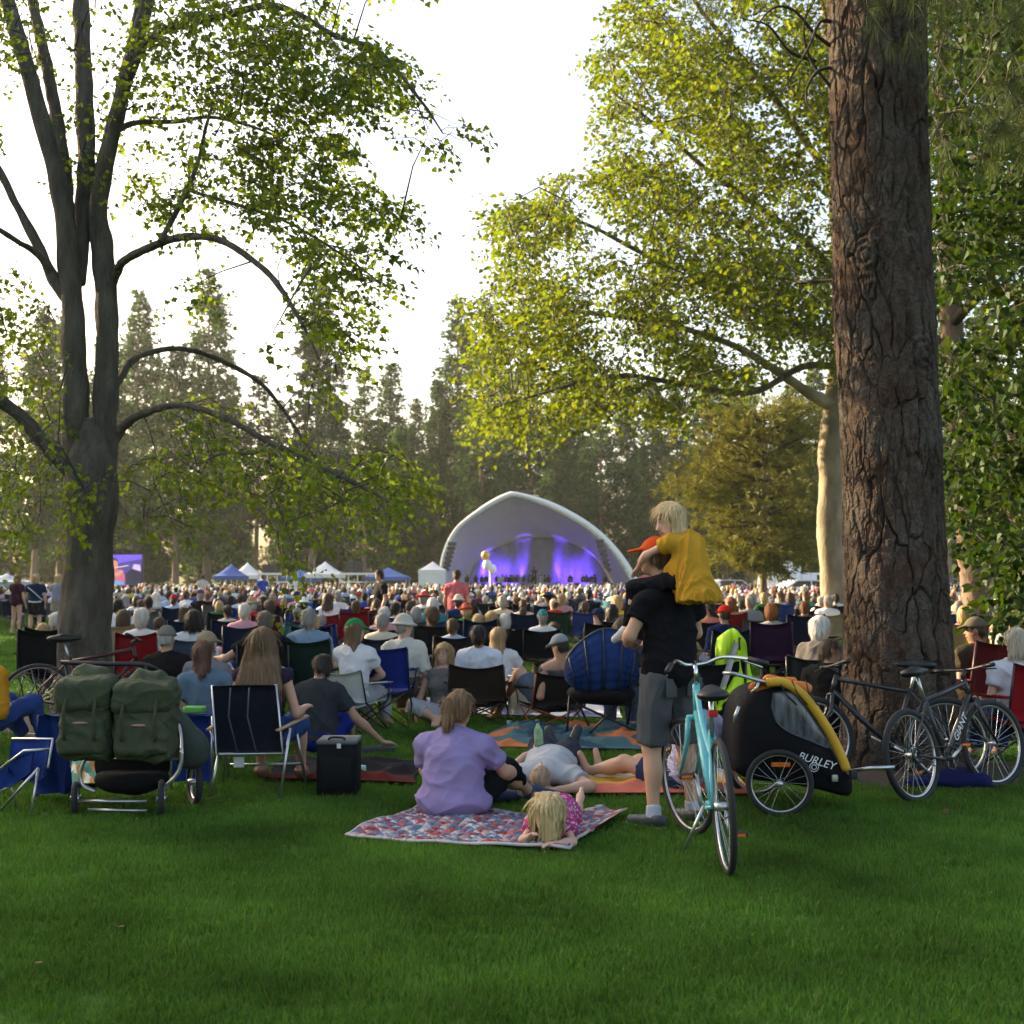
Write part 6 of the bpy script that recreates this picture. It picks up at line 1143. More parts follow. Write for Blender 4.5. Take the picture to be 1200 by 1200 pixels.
def trailer():
    Y = 8.75; cw = G(914, 960); o = np.array([A(925, 960, Y)[0], Y, 0]); root = empty('bike_trailer', tuple(o)); tag(root, 'black child bike trailer with yellow frame band and clear window', 'trailer')
    def a(px, py, d=0): return A(px, py, Y + d) - o
    CL_ = mat('trailer_cloth', (.010, .010, .012), .8, vary=.25, vscale=6, bump=.5, bscale=40, spec=.12); hw = .34
    prof = [(862, 905), (864, 870), (868, 838), (878, 818), (900, 808), (925, 806), (945, 822), (962, 848), (976, 878), (990, 902), (1000, 915), (996, 934), (960, 926), (915, 918), (880, 914)]
    pf = catmull([a(*p) for p in prof + prof[:1]], 3)[:-1]; n = len(pf); ctr = pf.mean(0); Gd = []
    for t, sc in ((0, .90), (.06, 1.0), (.5, 1.02), (.94, 1.0), (1, .90)): q = ctr + (pf - ctr) * sc; q = q + np.array([0, t * 2 * hw, 0]); Gd.append(q)
    b = MB(); Gd = np.array(Gd); idx = np.arange(5 * n).reshape(5, n); F = np.stack([idx[:-1], np.roll(idx[:-1], -1, 1), np.roll(idx[1:], -1, 1), idx[1:]], -1).reshape(-1, 4); b.add(Gd.reshape(-1, 3), F); b.f[n] = [np.array([idx[0][::-1]]), np.array([idx[-1]])]; b.build('body', CL_, root)
    # clear window, stripes of reflection put into its colour, set into the near side
    wp = catmull([a(*p) for p in ((906, 812), (928, 812), (944, 830), (960, 854), (972, 876), (950, 868), (925, 858), (910, 846), (904, 828))], 3); wp = wp + [0, -.008, 0]; b = MB(); c0 = wp.mean(0); V = np.vstack([[c0 + [0, -.03, 0]], wp]); k = len(wp); b.add(V, [[0, 1 + (i + 1) % k, 1 + i] for i in range(k)]); b.build('window', mat('reflection_tinted_vinyl', (.10, .105, .12), .12, vary=.9, vscale=26, stretch=(1, 1, .14), bump=.35, bscale=22), root)
    MB().tube(wp, .006, 6, closed=True).build('window_piping', mat('grey_webbing'), root)
    yl = [(898, 800), (918, 800), (938, 812), (955, 832), (972, 858), (985, 884), (992, 902)]
    for d in (-.012, 2 * hw + .012): MB().tube([a(*p, d) for p in yl], .032, 8, smooth=5, flat=1.0).build('yellow_band', mat('yellow_cloth', (.62, .34, .02), .7, vary=.1), root)
    Gt = []
    for d in np.linspace(0, 2 * hw, 7): Gt.append([a(px, py - 2, d) + [0, 0, .012] for px, py in [(884, 806), (898, 799), (918, 798), (938, 810), (950, 826)]])
    MB().sheet(np.array(Gt), .012).build('rolled_cover', mat('yellow_cloth'), root)
    B = SDF(); B.rc(a(886, 806, .1), a(945, 806, .1), .045, .04, .03); B.rc(a(900, 798, .2), a(930, 798, .2), .05, .04, .03); link('bundled_flap', sd_mesh(B, .012, 'bundled_flap', wr=.01, wf=22), mat('orange_cloth', (.60, .16, .02), .7), root)
    for i in range(3): MB().tube([a(912 + 16 * i, 797, -.03), a(920 + 14 * i, 812, -.045), a(934 + 12 * i, 826, -.04)], .005, 5).build('strap', PLASTIC, root)
    # wheel, flag mount, tow bar
    Rw = .225; c = a(914, 960, -.06); c[2] = Rw; w = wheel(root, c, Rw, R(80) - R(90), .02, ALU, 20); w.rotation_euler = (0, 0, 0)
    for ch in [w] + list(w.children): ch.data.transform(Matrix.Translation(Vector(c)) @ Matrix.Rotation(R(90), 4, 'Z') @ Matrix.Translation(Vector(-c)))
    c2 = c + [0, 2 * hw + .12, 0]; w2 = wheel(root, c2, Rw, 0, .02, ALU, 20)
    for ch in [w2] + list(w2.children): ch.data.transform(Matrix.Translation(Vector(c2)) @ Matrix.Rotation(R(90), 4, 'Z') @ Matrix.Translation(Vector(-c2)))
    MB().box(a(915, 896, -.03), [.13, .01, .03], bev=.004).build('side_reflector', ORANGE_R, root, smooth=False)
    MB().tube([a(996, 904, .1), a(1020, 900, -.02), a(1048, 899, -.02)], .013, 8).build('tow_bar', ALU, root); MB().box(a(1000, 908, -.02), [.05, .05, .06], bev=.012).build('hitch', STEEL, root, smooth=False); MB().box(a(978, 912, -.02), [.045, .03, .05], bev=.01).build('buckle', ALU, root, smooth=False)
    MB().tube([a(900, 800, 0), a(880, 795, 0), a(862, 790, 0), a(850, 789, .1), a(850, 789, .6), a(862, 790, .68), a(900, 800, .68)], .013, 10, smooth=4).build('push_handle', ALU, root); MB().tube([a(889, 800, -.02), a(887, 806, -.02), a(880, 812, -.02)], .010, 8).build('handle_joint', ALU, root); MB().tube([a(866, 828, -.02), a(862, 838, -.02), a(861, 848, -.02)], .012, 8).build('bumper_tube', ALU, root)
    M = Matrix.Translation(Vector(a(957, 892, -.018))) @ Euler((R(90), R(17), 0)).to_matrix().to_4x4(); lettering('BURLEY', .075, M, root, .2)
    MB().ring(a(954, 899, -.02), (0, 1, 0), .030, .003, 22, 5).ring(a(954, 899, -.02), (0, 1, 0), .016, .003, 16, 5).build('emblem', mat('white_decal'), root)
def vest():
    """lime high-visibility jacket hung over the black chair behind the trailer"""
    Y = 10.9; c = A(858, 790, Y); root = empty('safety_jacket', (c[0], Y, 0)); tag(root, 'lime yellow safety jacket with grey reflective band hung behind the trailer', 'jacket'); o = np.array(root.location)
    def a(px, py, d=0): return A(px, py, Y + d) - o
    rows = [[(848, 744), (858, 737), (868, 744)], [(841, 751), (858, 743), (875, 753)], [(840, 765), (858, 762), (878, 772)], [(840, 788), (860, 786), (881, 790)], [(839, 804), (858, 806), (882, 802)], [(836, 814), (846, 818), (862, 810)], [(838, 826), (842, 828), (848, 822)], [(841, 832), (843, 832), (845, 830)]]
    Gd = np.array([catmull([a(*q, .04 * math.sin(2.2 * i + 1.7 * j)) for j, q in enumerate(r)], 9) for i, r in enumerate(rows)]); Gd = np.array([catmull(Gd[:, j], 5) for j in range(Gd.shape[1])]).transpose(1, 0, 2)
    N_, M_ = Gd.shape[:2]; t_ = np.linspace(0, 1, M_)[None, :]; v_ = np.linspace(0, 1, N_)[:, None]; Gd[..., 1] += (.040 * np.sin(t_ * 15 + 4 * v_) + .026 * np.sin(t_ * 29 - 6 * v_)) * (.25 + v_) + .06 * np.abs(2 * t_ - 1) ** 2; MB().sheet(Gd, .02).build('shell', mat('hivis', (.50, .78, .02), .7, vary=.08, vscale=9, bump=.3, bscale=25), root)
    bp_ = [a(864, 748, -.02), a(857, 770, -.03), a(850, 795, -.05), a(846, 806, -.05)]; bp_ = catmull(bp_, 6); MB().sheet(np.array([bp_ + [-.03, -.02, -.01], bp_ + [.03, -.02, .01]]), .004).build('reflective_band', mat('reflective_grey', (.30, .29, .27), .5), root)
    MB().tube([a(866, 747, -.05), a(867, 762, -.05)], .007, 5).build('zip', PLASTIC, root)
def pole_balloons():
    Y = 70; r = empty('balloon_pole', (A(575, 690, Y)[0], Y, 0)); o = np.array(r.location); tag(r, 'slim pole with white and gold balloons above the crowd', 'balloons')
    MB().cyl([0, 0, 0], A(574, 665, Y) - o, .03).build('pole', mat('tent_pole'), r)
    for px, py, rr, col in ((571, 662, .26, 'w'), (577, 667, .24, 'w'), (569, 651, .24, 'g')): MB().ball(A(px, py, Y) - o, (rr, rr, rr * 1.15), 14, 10).build('balloon', mat('balloon_white', (.75, .76, .78), .3, vary=.03) if col == 'w' else mat('balloon_gold', (.62, .40, .10), .3, .4, vary=.05), r)
def padded_chair():
    Y = 12.6; c = G(700, 862); root = empty('padded_chair', (A(702, 862, Y)[0], Y, 0)); tag(root, 'large blue quilted moon chair with black rim and legs', 'chair'); o = np.array(root.location)
    def a(px, py, d=0): return A(px, py, Y + d) - o
    out = catmull([a(*p) for p in ((662, 795, 0), (666, 770, 0), (684, 750, .05), (706, 738, .08), (728, 742, .05), (742, 765, 0), (748, 795, 0))], 6); bot = catmull([a(*p) for p in ((662, 795, 0), (675, 808, -.12), (690, 814, -.16), (706, 815, -.18), (722, 813, -.16), (736, 806, -.12), (748, 795, 0))], 6); n = len(out); Gd = []
    for t in np.linspace(0, 1, 22):
        q = out * (1 - t) + bot * t; bul = -.20 * math.sin(math.pi * min(1, .15 + t * .85)); rib = np.abs(np.sin(np.linspace(0, np.pi * 4, n))); q = q + np.c_[np.zeros(n), bul * np.sin(np.linspace(0, np.pi, n)) ** .5 - .035 * rib ** .5 + .018 * np.abs(np.sin(t * 22)), np.zeros(n)]; Gd.append(q)
    MB().sheet(np.array(Gd), .03).build('quilted_back', FAB, root, color=(.012, .032, .115))
    MB().tube(out, .016, 8).build('rim', PLASTIC, root)
    for j in (6, 12, 18, 24, 30): MB().tube([Gd[i][j] + [0, -.03, 0] for i in range(0, 22, 3)], .009, 6).build('back_rib', PLASTIC, root)
    b = SDF(); b.el(a(705, 812, .05), (.34, .34, .10), None, .05); link('seat_base', sd_mesh(b, .025, 'seat_base', wr=.01, wf=9), mat('black_mesh'), root)
    for p in ([(668, 810, 0), (664, 862, -.1)], [(676, 825, -.05), (758, 862, .1)], [(745, 805, 0), (686, 864, -.1)], [(742, 812, .1), (735, 850, .5)], [(672, 812, .1), (690, 850, .5)]): MB().tube([a(*q) for q in p], .012, 8).build('leg', STEEL, root)
def props():
    blankets(); stroller(); camp_stool(); lawn_chair(); cooler(); trailer(); vest(); pole_balloons(); padded_chair()
    b = bicycle('turquoise city bicycle with swept handlebar standing beside the man', (1.165, 7.02, 0), R(-1), R(-3), (.12, .46, .50), 'city', .345, R(20), .019, crank_a=4.2); b.scale = (1.08, 1.06, 1.06)
    bicycle('mountain bike with white lettering on its black frame in front of the pine', (2.90, 9.22, 0), R(-50), R(-9), (.030, .032, .037), 'mtb', .335, R(-12), .026, logo=('GIANT', 1))
    bicycle('plain black mountain bike between the big pine and the lettered one', (3.42, 10.08, 0), R(86), R(9), (.016, .018, .022), 'mtb', .335, R(10), .026)
    b = bicycle('dark red touring bicycle leaning on the maple', (-4.78, 12.95, 0), R(-78), R(-9), (.055, .008, .012), 'mtb', .345, R(-8), .020); b.scale = (1.08,) * 3
    for px, py, col, lab in ((597, 858, (.10, .25, .30), 'small teal drink can on the grass by the brown chair'),):
        c = G(px, py); b = MB(); b.lathe((0, 0, 0), [(0.001, 0), (.028, .0), (.033, .01), (.033, .108), (.026, .122), (.001, .122)], 16); o = b.build('drink_can', mat('can_teal', col, .3, .6)); o.location = tuple(c); tag(o, lab, 'can')
    c = G(424, 915); b = MB(); b.lathe((0, 0, 0), [(.001, 0), (.03, 0), (.036, .07), (.032, .09), (.001, .09)], 14); o = b.build('cup', mat('mint_plastic', (.25, .60, .50), .4)); o.location = tuple(c + [0, 0, .03]); tag(o, 'small mint plastic cup beside the black cooler', 'cup')
    B = SDF(); c = A(1128, 925, 9.7); B.el((0, 0, .06), (.28, .16, .09), None, .05); B.el((-.25, .0, .05), (.16, .12, .06), None, .05); B.cut((0, 0, .005), (0, 0, -1)); o = link('duffel_bag', sd_mesh(B, .018, 'duffel_bag', wr=.02, wf=12), FAB, None, (.008, .012, .06)); o.location = (c[0], 9.85, 0); tag(o, 'crumpled dark blue bag on the ground behind the mountain bike', 'bag')
    rg = np.random.default_rng(2)
    for px, py, lab in ((139, 1098, 'dry brown leaf on the open lawn'), (42, 1142, 'dry brown leaf on the open lawn'), (1105, 958, 'dry brown leaf on the grass near the mountain bike')):
        c = G(px, py); me = leaves(np.array([[0, 0, .0]]), np.array([[1.0, .3, .1]]), np.array([[.2, .1, 1.0]]), np.array([.055]), MAPLE, np.array([[.085, .035, .016]]), 'fallen_leaf'); o = link('fallen_leaf', me, mat('dry_leaf', src='tint', rough=.8)); o.location = tuple(c + [0, 0, .045]); o.rotation_euler = (.3, .2, rg.random() * 6); tag(o, lab, 'leaf', 'dry leaves on the lawn')
# ================================================================== PEOPLE IN THE FOREGROUND
def stand_J(**kw):
    J = dict(P=(0, 0, .97), C=(0, .0, 1.26), N=(0, -.015, 1.50), H=(0, .035, 1.675), SL=(-.19, 0, 1.42), SR=(.19, 0, 1.42), EL=(-.26, .0, 1.13), ER=(.26, .0, 1.13), WL=(-.25, .10, .90), WR=(.25, .10, .90), HL=(-.09, 0, .94), HR=(.09, 0, .94), KL=(-.12, .02, .51), KR=(.11, .02, .51), AL=(-.14, -.03, .085), AR=(.13, -.03, .085), TL=(-.17, .13, .035), TR=(.16, .13, .035), fd=(0, 1, 0)); J.update(kw); return J
GREY_HEATHER = (.30, .31, .33); DENIM = (.05, .075, .14)
def man_and_girl():
    loc = (G(785, 966)[0], 8.38, 0); rz = R(34)
    J = stand_J(P=(0, 0, .99), C=(0, 0, 1.28), N=(0, .015, 1.54), H=(-.025, .115, 1.735), fd=(-.70, .66, .05), SL=(-.195, .0, 1.45), SR=(.195, .0, 1.45), EL=(-.285, .06, 1.235), ER=(.28, .06, 1.24), WL=(-.16, .245, 1.17), WR=(.14, .24, 1.18), nL=(-.3, -.2, 1), nR=(.3, -.2, 1), DL=(.75, .5, .1), DR=(-.75, .5, .1), curlL=.8, curlR=.8, hu=(0, -.05, 1))
    f = Fig(J, 1.03, fat=1.06); f.J['HL'][0] -= .015; f.J['HR'][0] += .015; f.J['KL'][0] -= .025; f.J['KR'][0] += .035; f.J['AL'][0] -= .03; f.J['AR'][0] += .04; f.J['TL'][0] -= .03; f.J['TR'][0] += .04; f.J['AL'][2] = f.J['AR'][2] = .062; f.J['TL'][2] = f.J['TR'][2] = .042; hatB = f.hair('cap'); 
    m = person('standing man in black t-shirt, grey shorts and orange cap carrying a girl', f, loc, rz, [('t_shirt', f.tee(.52, -.07, .016, .01, flare=.022), (.010, .010, .012), CLOTH, dict(wr=.010, wf=15)), ('shorts', f.pants(.95, .016, .022, gp=-.006), (.075, .080, .085), CLOTH, dict(wr=.009, wf=18, axis=(1, 1, .6))), ('sock', None, (.42, .44, .50), CLOTH), ('shoe', None, (.035, .045, .05), SHOE), ('sole', None, (.22, .25, .06), SHOE, dict(smooth=0)), ('hair', f.hair('short', .006), (.09, .06, .04), HAIR), ('cap', hatB, (.62, .085, .02), CLOTH, dict(wr=.001, vox=.008))], (.53, .30, .20), .0095, True)
    add_face(m, f, glasses=True)
    for q in ((-.115, -.18), (.115, -.18)): MB().box((q[0] * .85, -.128, .90), (.11, .012, .12), rotz(.25 * (1 if q[0] < 0 else -1)), .02).build('back_pocket', mat('pocket_grey', (.062, .066, .07), .9, vary=.15), m)
    # girl riding on his shoulders
    J = dict(P=(0, -.145, 1.625), C=(0, -.135, 1.755), N=(-.01, -.085, 1.865), H=(-.035, -.005, 1.965), hu=(-.10, .32, 1), fd=(-.90, .22, -.30), SL=(-.105, -.075, 1.835), SR=(.095, -.085, 1.835), EL=(-.165, .045, 1.745), ER=(.14, .05, 1.74), WL=(-.135, .165, 1.665), WR=(.09, .15, 1.68), nL=(0, .3, 1), nR=(0, .3, 1), HL=(-.06, -.12, 1.60), HR=(.06, -.12, 1.60), KL=(-.165, .165, 1.535), KR=(.165, .165, 1.535), AL=(-.175, .215, 1.265), AR=(.165, .215, 1.265), TL=(-.215, .285, 1.205), TR=(.19, .30, 1.20), calfL=(0, -1, 0), calfR=(0, -1, 0), curlL=.5, curlR=.5)
    for k_ in ('P', 'C', 'N', 'SL', 'SR', 'HL', 'HR'): J[k_] = np.array(J[k_]) + [.02, -.045, .0]
    J['H'] = np.array(J['H']) + [.015, -.03, .01]; J['EL'] = np.array(J['EL']) + [-.01, -.02, .01]
    g = Fig(J, .62, fem=True, kid=True); g.hz = .98
    dr = g.tee(.42, -.25, .012, .0, flare=.016); dr.rc((.02, -.18, 1.72), (.02, -.255, 1.47), .090, .142, .05, clip=[(np.array([0, 0, 1.455]), np.array([0, 0, -1.0]))]); dr.rc((0, -.16, 1.66), (0, -.08, 1.61), .095, .09, .05)
    h = g.hair('kidlong', .012)
    gp = person('blond girl in mustard dress riding on the shoulders of the man', g, loc, rz, [('dress', dr, (.50, .26, .028), CLOTH, dict(wr=.016, wf=32, axis=(1, 1, .14), seed=5)), ('leggings', g.pants(1.93, .008, .004), (.010, .010, .013), CLOTH), ('shoe', None, (.42, .44, .46), SHOE), ('hair', h, (.58, .42, .21), HAIR, dict(wr=.0035, wf=95, axis=(1, 1, .1)))], (.66, .40, .29), .0075, True)
    add_face(gp, g, smile=False)
def lavender_woman():
    loc = G(530, 966); loc[1] += .1; rz = R(-14)
    J = dict(P=(0, 0, .14), C=(0, .02, .40), N=(.01, .07, .585), H=(.015, .12, .735), hu=(.05, .12, 1), fd=(.30, 1, -.1), SL=(-.195, .05, .485), SR=(.195, .05, .485), EL=(-.27, .24, .29), ER=(.30, .20, .31), WL=(-.10, .42, .27), WR=(.33, .46, .25), HL=(-.10, .05, .13), HR=(.11, .05, .13), KL=(-.20, .46, .16), KR=(.27, .36, .30), AL=(.10, .62, .08), AR=(.36, .68, .10), TL=(.24, .70, .06), TR=(.52, .74, .07), curlR=.6, DR=(-.3, 1, -.2), nR=(.1, .3, 1), calfR=(0, -.5, -.8))
    f = Fig(J, 1.0, fem=True, fat=1.34)
    w = person('woman in lavender t-shirt with ponytail sitting on the patchwork quilt', f, loc, rz, [('t_shirt', f.tee(.60, -.20, .018, .0, flare=-.004), (.27, .215, .41), CLOTH, dict(wr=.011, wf=19, axis=(.8, .8, 1.7), seed=2)), ('leggings', f.pants(1.55, .016, .003, gp=-.012), (.008, .010, .013), CLOTH), ('hair', f.hair('pony', .014), (.20, .115, .05), HAIR), ('shoe', None, (.018, .028, .085), SHOE)], (.57, .335, .235), .0105)
def prone_girl():
    loc = G(640, 999); rz = R(-9)
    J = dict(P=(0, .46, .10), C=(0, .29, .12), N=(0, .17, .155), H=(-.005, .075, .215), hu=(.02, -.25, 1), fd=(-.25, -1, -.42), SL=(.10, .175, .125), SR=(-.10, .175, .125), EL=(.15, .07, .05), ER=(-.15, .08, .05), WL=(.05, -.03, .06), WR=(-.09, -.02, .10), nL=(0, 0, 1), nR=(0, 0, 1), HL=(.06, .50, .09), HR=(-.06, .50, .09), KL=(.09, .78, .07), KR=(-.08, .78, .07), AL=(.10, .98, .16), AR=(-.06, 1.00, .12), TL=(.10, 1.06, .20), TR=(-.06, 1.06, .16), calfL=(0, 0, 1), calfR=(0, 0, 1))
    g = Fig(J, .62, fem=True, kid=True); g.hz = 1.0; X, Yv, U = g.hax; H = J['H'] = np.array(J['H']); h = SDF()
    h.el(H + U * .024 - Yv * .006, (.086, .104, .100), g.hax, .03, clip=[(H + Yv * .060 + U * .03, unit(Yv * .8 - U * .7))])
    for a_ in np.linspace(-2.6, 2.6, 15):
        if .35 < a_ < .75: continue
        q = H + X * math.sin(a_) * .082 + Yv * math.cos(a_) * .085; h.rc(H + X * math.sin(a_) * .06 + Yv * math.cos(a_) * .05 + U * .07, q + U * .0, .030, .024, .03); h.rc(q, np.array([q[0] * .9, q[1] - .012, .055 + .03 * math.sin(7 * a_) ** 2]), .024, .010, .025)
    dr = g.tee(.45, -.30, .012, .01, flare=.012); dr.rc((0, .36, .115), (0, .62, .09), .10, .15, .05, clip=[(np.array([0, .66, 0]), np.array([0, 1.0, 0])), (np.array([0, 0, .012]), np.array([0, 0, -1.0]))])
    pm = bpy.data.materials.new('pink_print'); pm.use_nodes = True; N = pm.node_tree.nodes; L = pm.node_tree.links; tc = N.new('ShaderNodeTexCoord'); v = N.new('ShaderNodeTexVoronoi'); v.inputs['Scale'].default_value = 42; r = N.new('ShaderNodeValToRGB'); e = r.color_ramp.elements; e[0].position = .32; e[0].color = (.62, .42, .50, 1); e[1].position = .42; e[1].color = (.42, .03, .17, 1); L.new(tc.outputs['Object'], v.inputs[0]); L.new(v.outputs['Distance'], r.inputs[0]); L.new(r.outputs[0], N['Principled BSDF'].inputs['Base Color']); N['Principled BSDF'].inputs['Roughness'].default_value = .9
    person('small blond girl in pink print dress lying on the quilt', g, loc, rz, [('dress', dr, (.4, .03, .17), pm, dict(wr=.008, wf=22)), ('hair', h, (.56, .41, .20), HAIR, dict(wr=.006, wf=95, axis=(1, 1, .10)))], (.62, .38, .28), .0075)
def lying_man():
    loc = G(636, 938); rz = R(-6)
    J = dict(P=(0, .80, .15), C=(0, .46, .15), N=(0, .22, .16), H=(-.02, .05, .165), hu=(0, -1, .20), fd=(0, .25, 1), SL=(-.20, .28, .13), SR=(.20, .28, .13), EL=(-.36, .52, .07), ER=(.34, .10, .09), WL=(-.20, .74, .22), WR=(.10, -.02, .08), DL=(.7, .5, .3), nL=(.3, -.3, -.9), DR=(-1, .1, 0), nR=(0, 0, -1), curlL=.9, HL=(-.09, .86, .14), HR=(.09, .86, .14), KL=(-.11, 1.24, .22), KR=(.11, 1.26, .20), AL=(-.04, 1.62, .15), AR=(.10, 1.64, .15), TL=(-.08, 1.67, .30), TR=(.16, 1.68, .31), calfL=(0, 0, -1), calfR=(0, 0, -1))
    f = Fig(J, 1.0, fat=1.08)
    m = person('man with close cropped hair and grey t-shirt lying on his back arm under head', f, loc, rz, [('t_shirt', f.tee(.5, -.05, .016, .02), (.42, .44, .46), CLOTH, dict(wr=.010, wf=14)), ('shorts', f.pants(.95, .022, .03), (.035, .04, .055), CLOTH), ('shoe', None, (.018, .022, .03), SHOE), ('hair', f.hair('short', .004), (.40, .27, .18), HAIR, dict(n=250, ln=.02, wr=.001))], (.60, .345, .25), .0105)
    c = A(632, 884, 10.15); b = MB(); b.lathe((0, 0, 0), [(.001, 0), (.033, 0), (.036, .02), (.036, .13), (.03, .15), (.013, .19), (.013, .21), (.001, .21)], 16); o = b.build('drink_bottle', mat('bottle_green', (.25, .40, .22), .25, vary=.5, vscale=20)); o.location = (c[0], c[1], .27); o.rotation_euler = (R(8), R(-4), 0); tag(o, 'pale green drink bottle standing beside the lying man', 'bottle'); MB().lathe((0, 0, .205), [(.001, 0), (.015, 0), (.015, .02), (.001, .02)], 12).build('cap', mat('bottle_cap', (.02, .1, .12), .4), o)
def leaning_woman():
    loc = G(806, 934); loc[1] += .15; rz = R(50)
    J = dict(P=(0, 0, .12), C=(0, -.10, .38), N=(0, -.13, .60), H=(0, -.06, .75), fd=(.1, 1, -.1), SL=(-.175, -.13, .52), SR=(.175, -.13, .52), EL=(-.27, -.14, .30), ER=(.26, -.20, .30), WL=(-.27, -.20, .085), WR=(.30, -.26, .08), DL=(0, -.6, -.3), DR=(0, -.6, -.3), HL=(-.09, .04, .11), HR=(.09, .04, .11), KL=(-.10, .48, .20), KR=(.12, .48, .18), AL=(-.06, .86, .085), AR=(.10, .86, .085), TL=(-.09, .91, .23), TR=(.12, .91, .23), calfL=(0, 0, -1), calfR=(0, 0, -1))
    f = Fig(J, 1.0, fem=True)
    person('barefoot woman in white and lilac top propped on her arms behind the man', f, loc, rz, [('t_shirt', f.tee(.55, -.05, .015, .01), (.52, .48, .64), CLOTH, dict(wr=.009)), ('shorts', f.pants(.62, .018, .018), (.035, .05, .10), CLOTH), ('hair', f.hair('bob'), HDK, HAIR)], TAN, .0115)
    B = MB().ring(A(745, 918, 9.2) * [1, 1, 1], (0, 0, 1), .032, .009, 18, 8); 
def seated(label, px, py_head, Y, rz, J, clothes, hair, skin=TAN, fem=False, fat=1.0, vox=.014, face=False, chair=None, kid=False, hz=.9, size=1.0, hat=None, chair_kw=None, dz=0.0, glasses=False, smile=False):
    """sit a figure so its head falls on the given photo pixel; the depth comes from where its seat stands"""
    f = Fig(J, size, fem, fat, kid)
    if kid: f.hz = hz
    h = rotz(rz) @ f.J['H']; x = A(px, py_head, Y)[0] - h[0]; loc = np.array([x, Y, dz])
    items = []
    for c in clothes:
        if c[0] == 'tee': items.append(('t_shirt', f.tee(*c[2:]), c[1], CLOTH))
        elif c[0] == 'tank': items.append(('tank_top', f.tank(), c[1], CLOTH))
        elif c[0] == 'pants': items.append(('trousers', f.pants(*(c[2:] or (1.93,))), c[1], CLOTH))
        elif c[0] == 'shorts': items.append(('shorts', f.pants(*(c[2:] or (.85, .018, .02))), c[1], CLOTH))
        elif c[0] == 'shoe': items.append(('shoe', None, c[1], SHOE))
    if hair: items.append(('hair', f.hair(hair[0]), hair[1], HAIR, dict(n=260, ln=.03) if hat else (dict(n=2200, ln=.035) if 'frizzy' in label else (dict(n=1500, ln=.11) if hair[0] == 'longer' else {}))))
    if hat: items.append((('cap' if hat[0] == 'cap' else 'hat'), f.hair(hat[0]), hat[1], CLOTH, dict(wr=.001)))
    p = person(label, f, loc, rz, items, skin, vox, True)
    if face: add_face(p, f, glasses, smile)
    if chair: camp_chair(chair[0], loc, rz, chair[1], **(chair_kw or {}))
    return p, f
def slim_bodies():
    """collapse the even sampling of the bodies where the surface is smooth"""
    obs = [o for o in COL.objects if o.type == 'MESH' and o.name.split('.')[0] in ('person', 't_shirt', 'dress', 'trousers', 'shorts', 'leggings') and len(o.data.polygons) > 3000]
    for o in obs: md = o.modifiers.new('slim', 'DECIMATE'); md.ratio = .30 if o.data.polygons[0].loop_total == 4 and o.name.startswith('person') else .45
    dg = bpy.context.evaluated_depsgraph_get(); new = [(o, bpy.data.meshes.new_from_object(o.evaluated_get(dg))) for o in obs]
    for o, me in new: old = o.data; o.modifiers.clear(); o.data = me; bpy.data.meshes.remove(old)
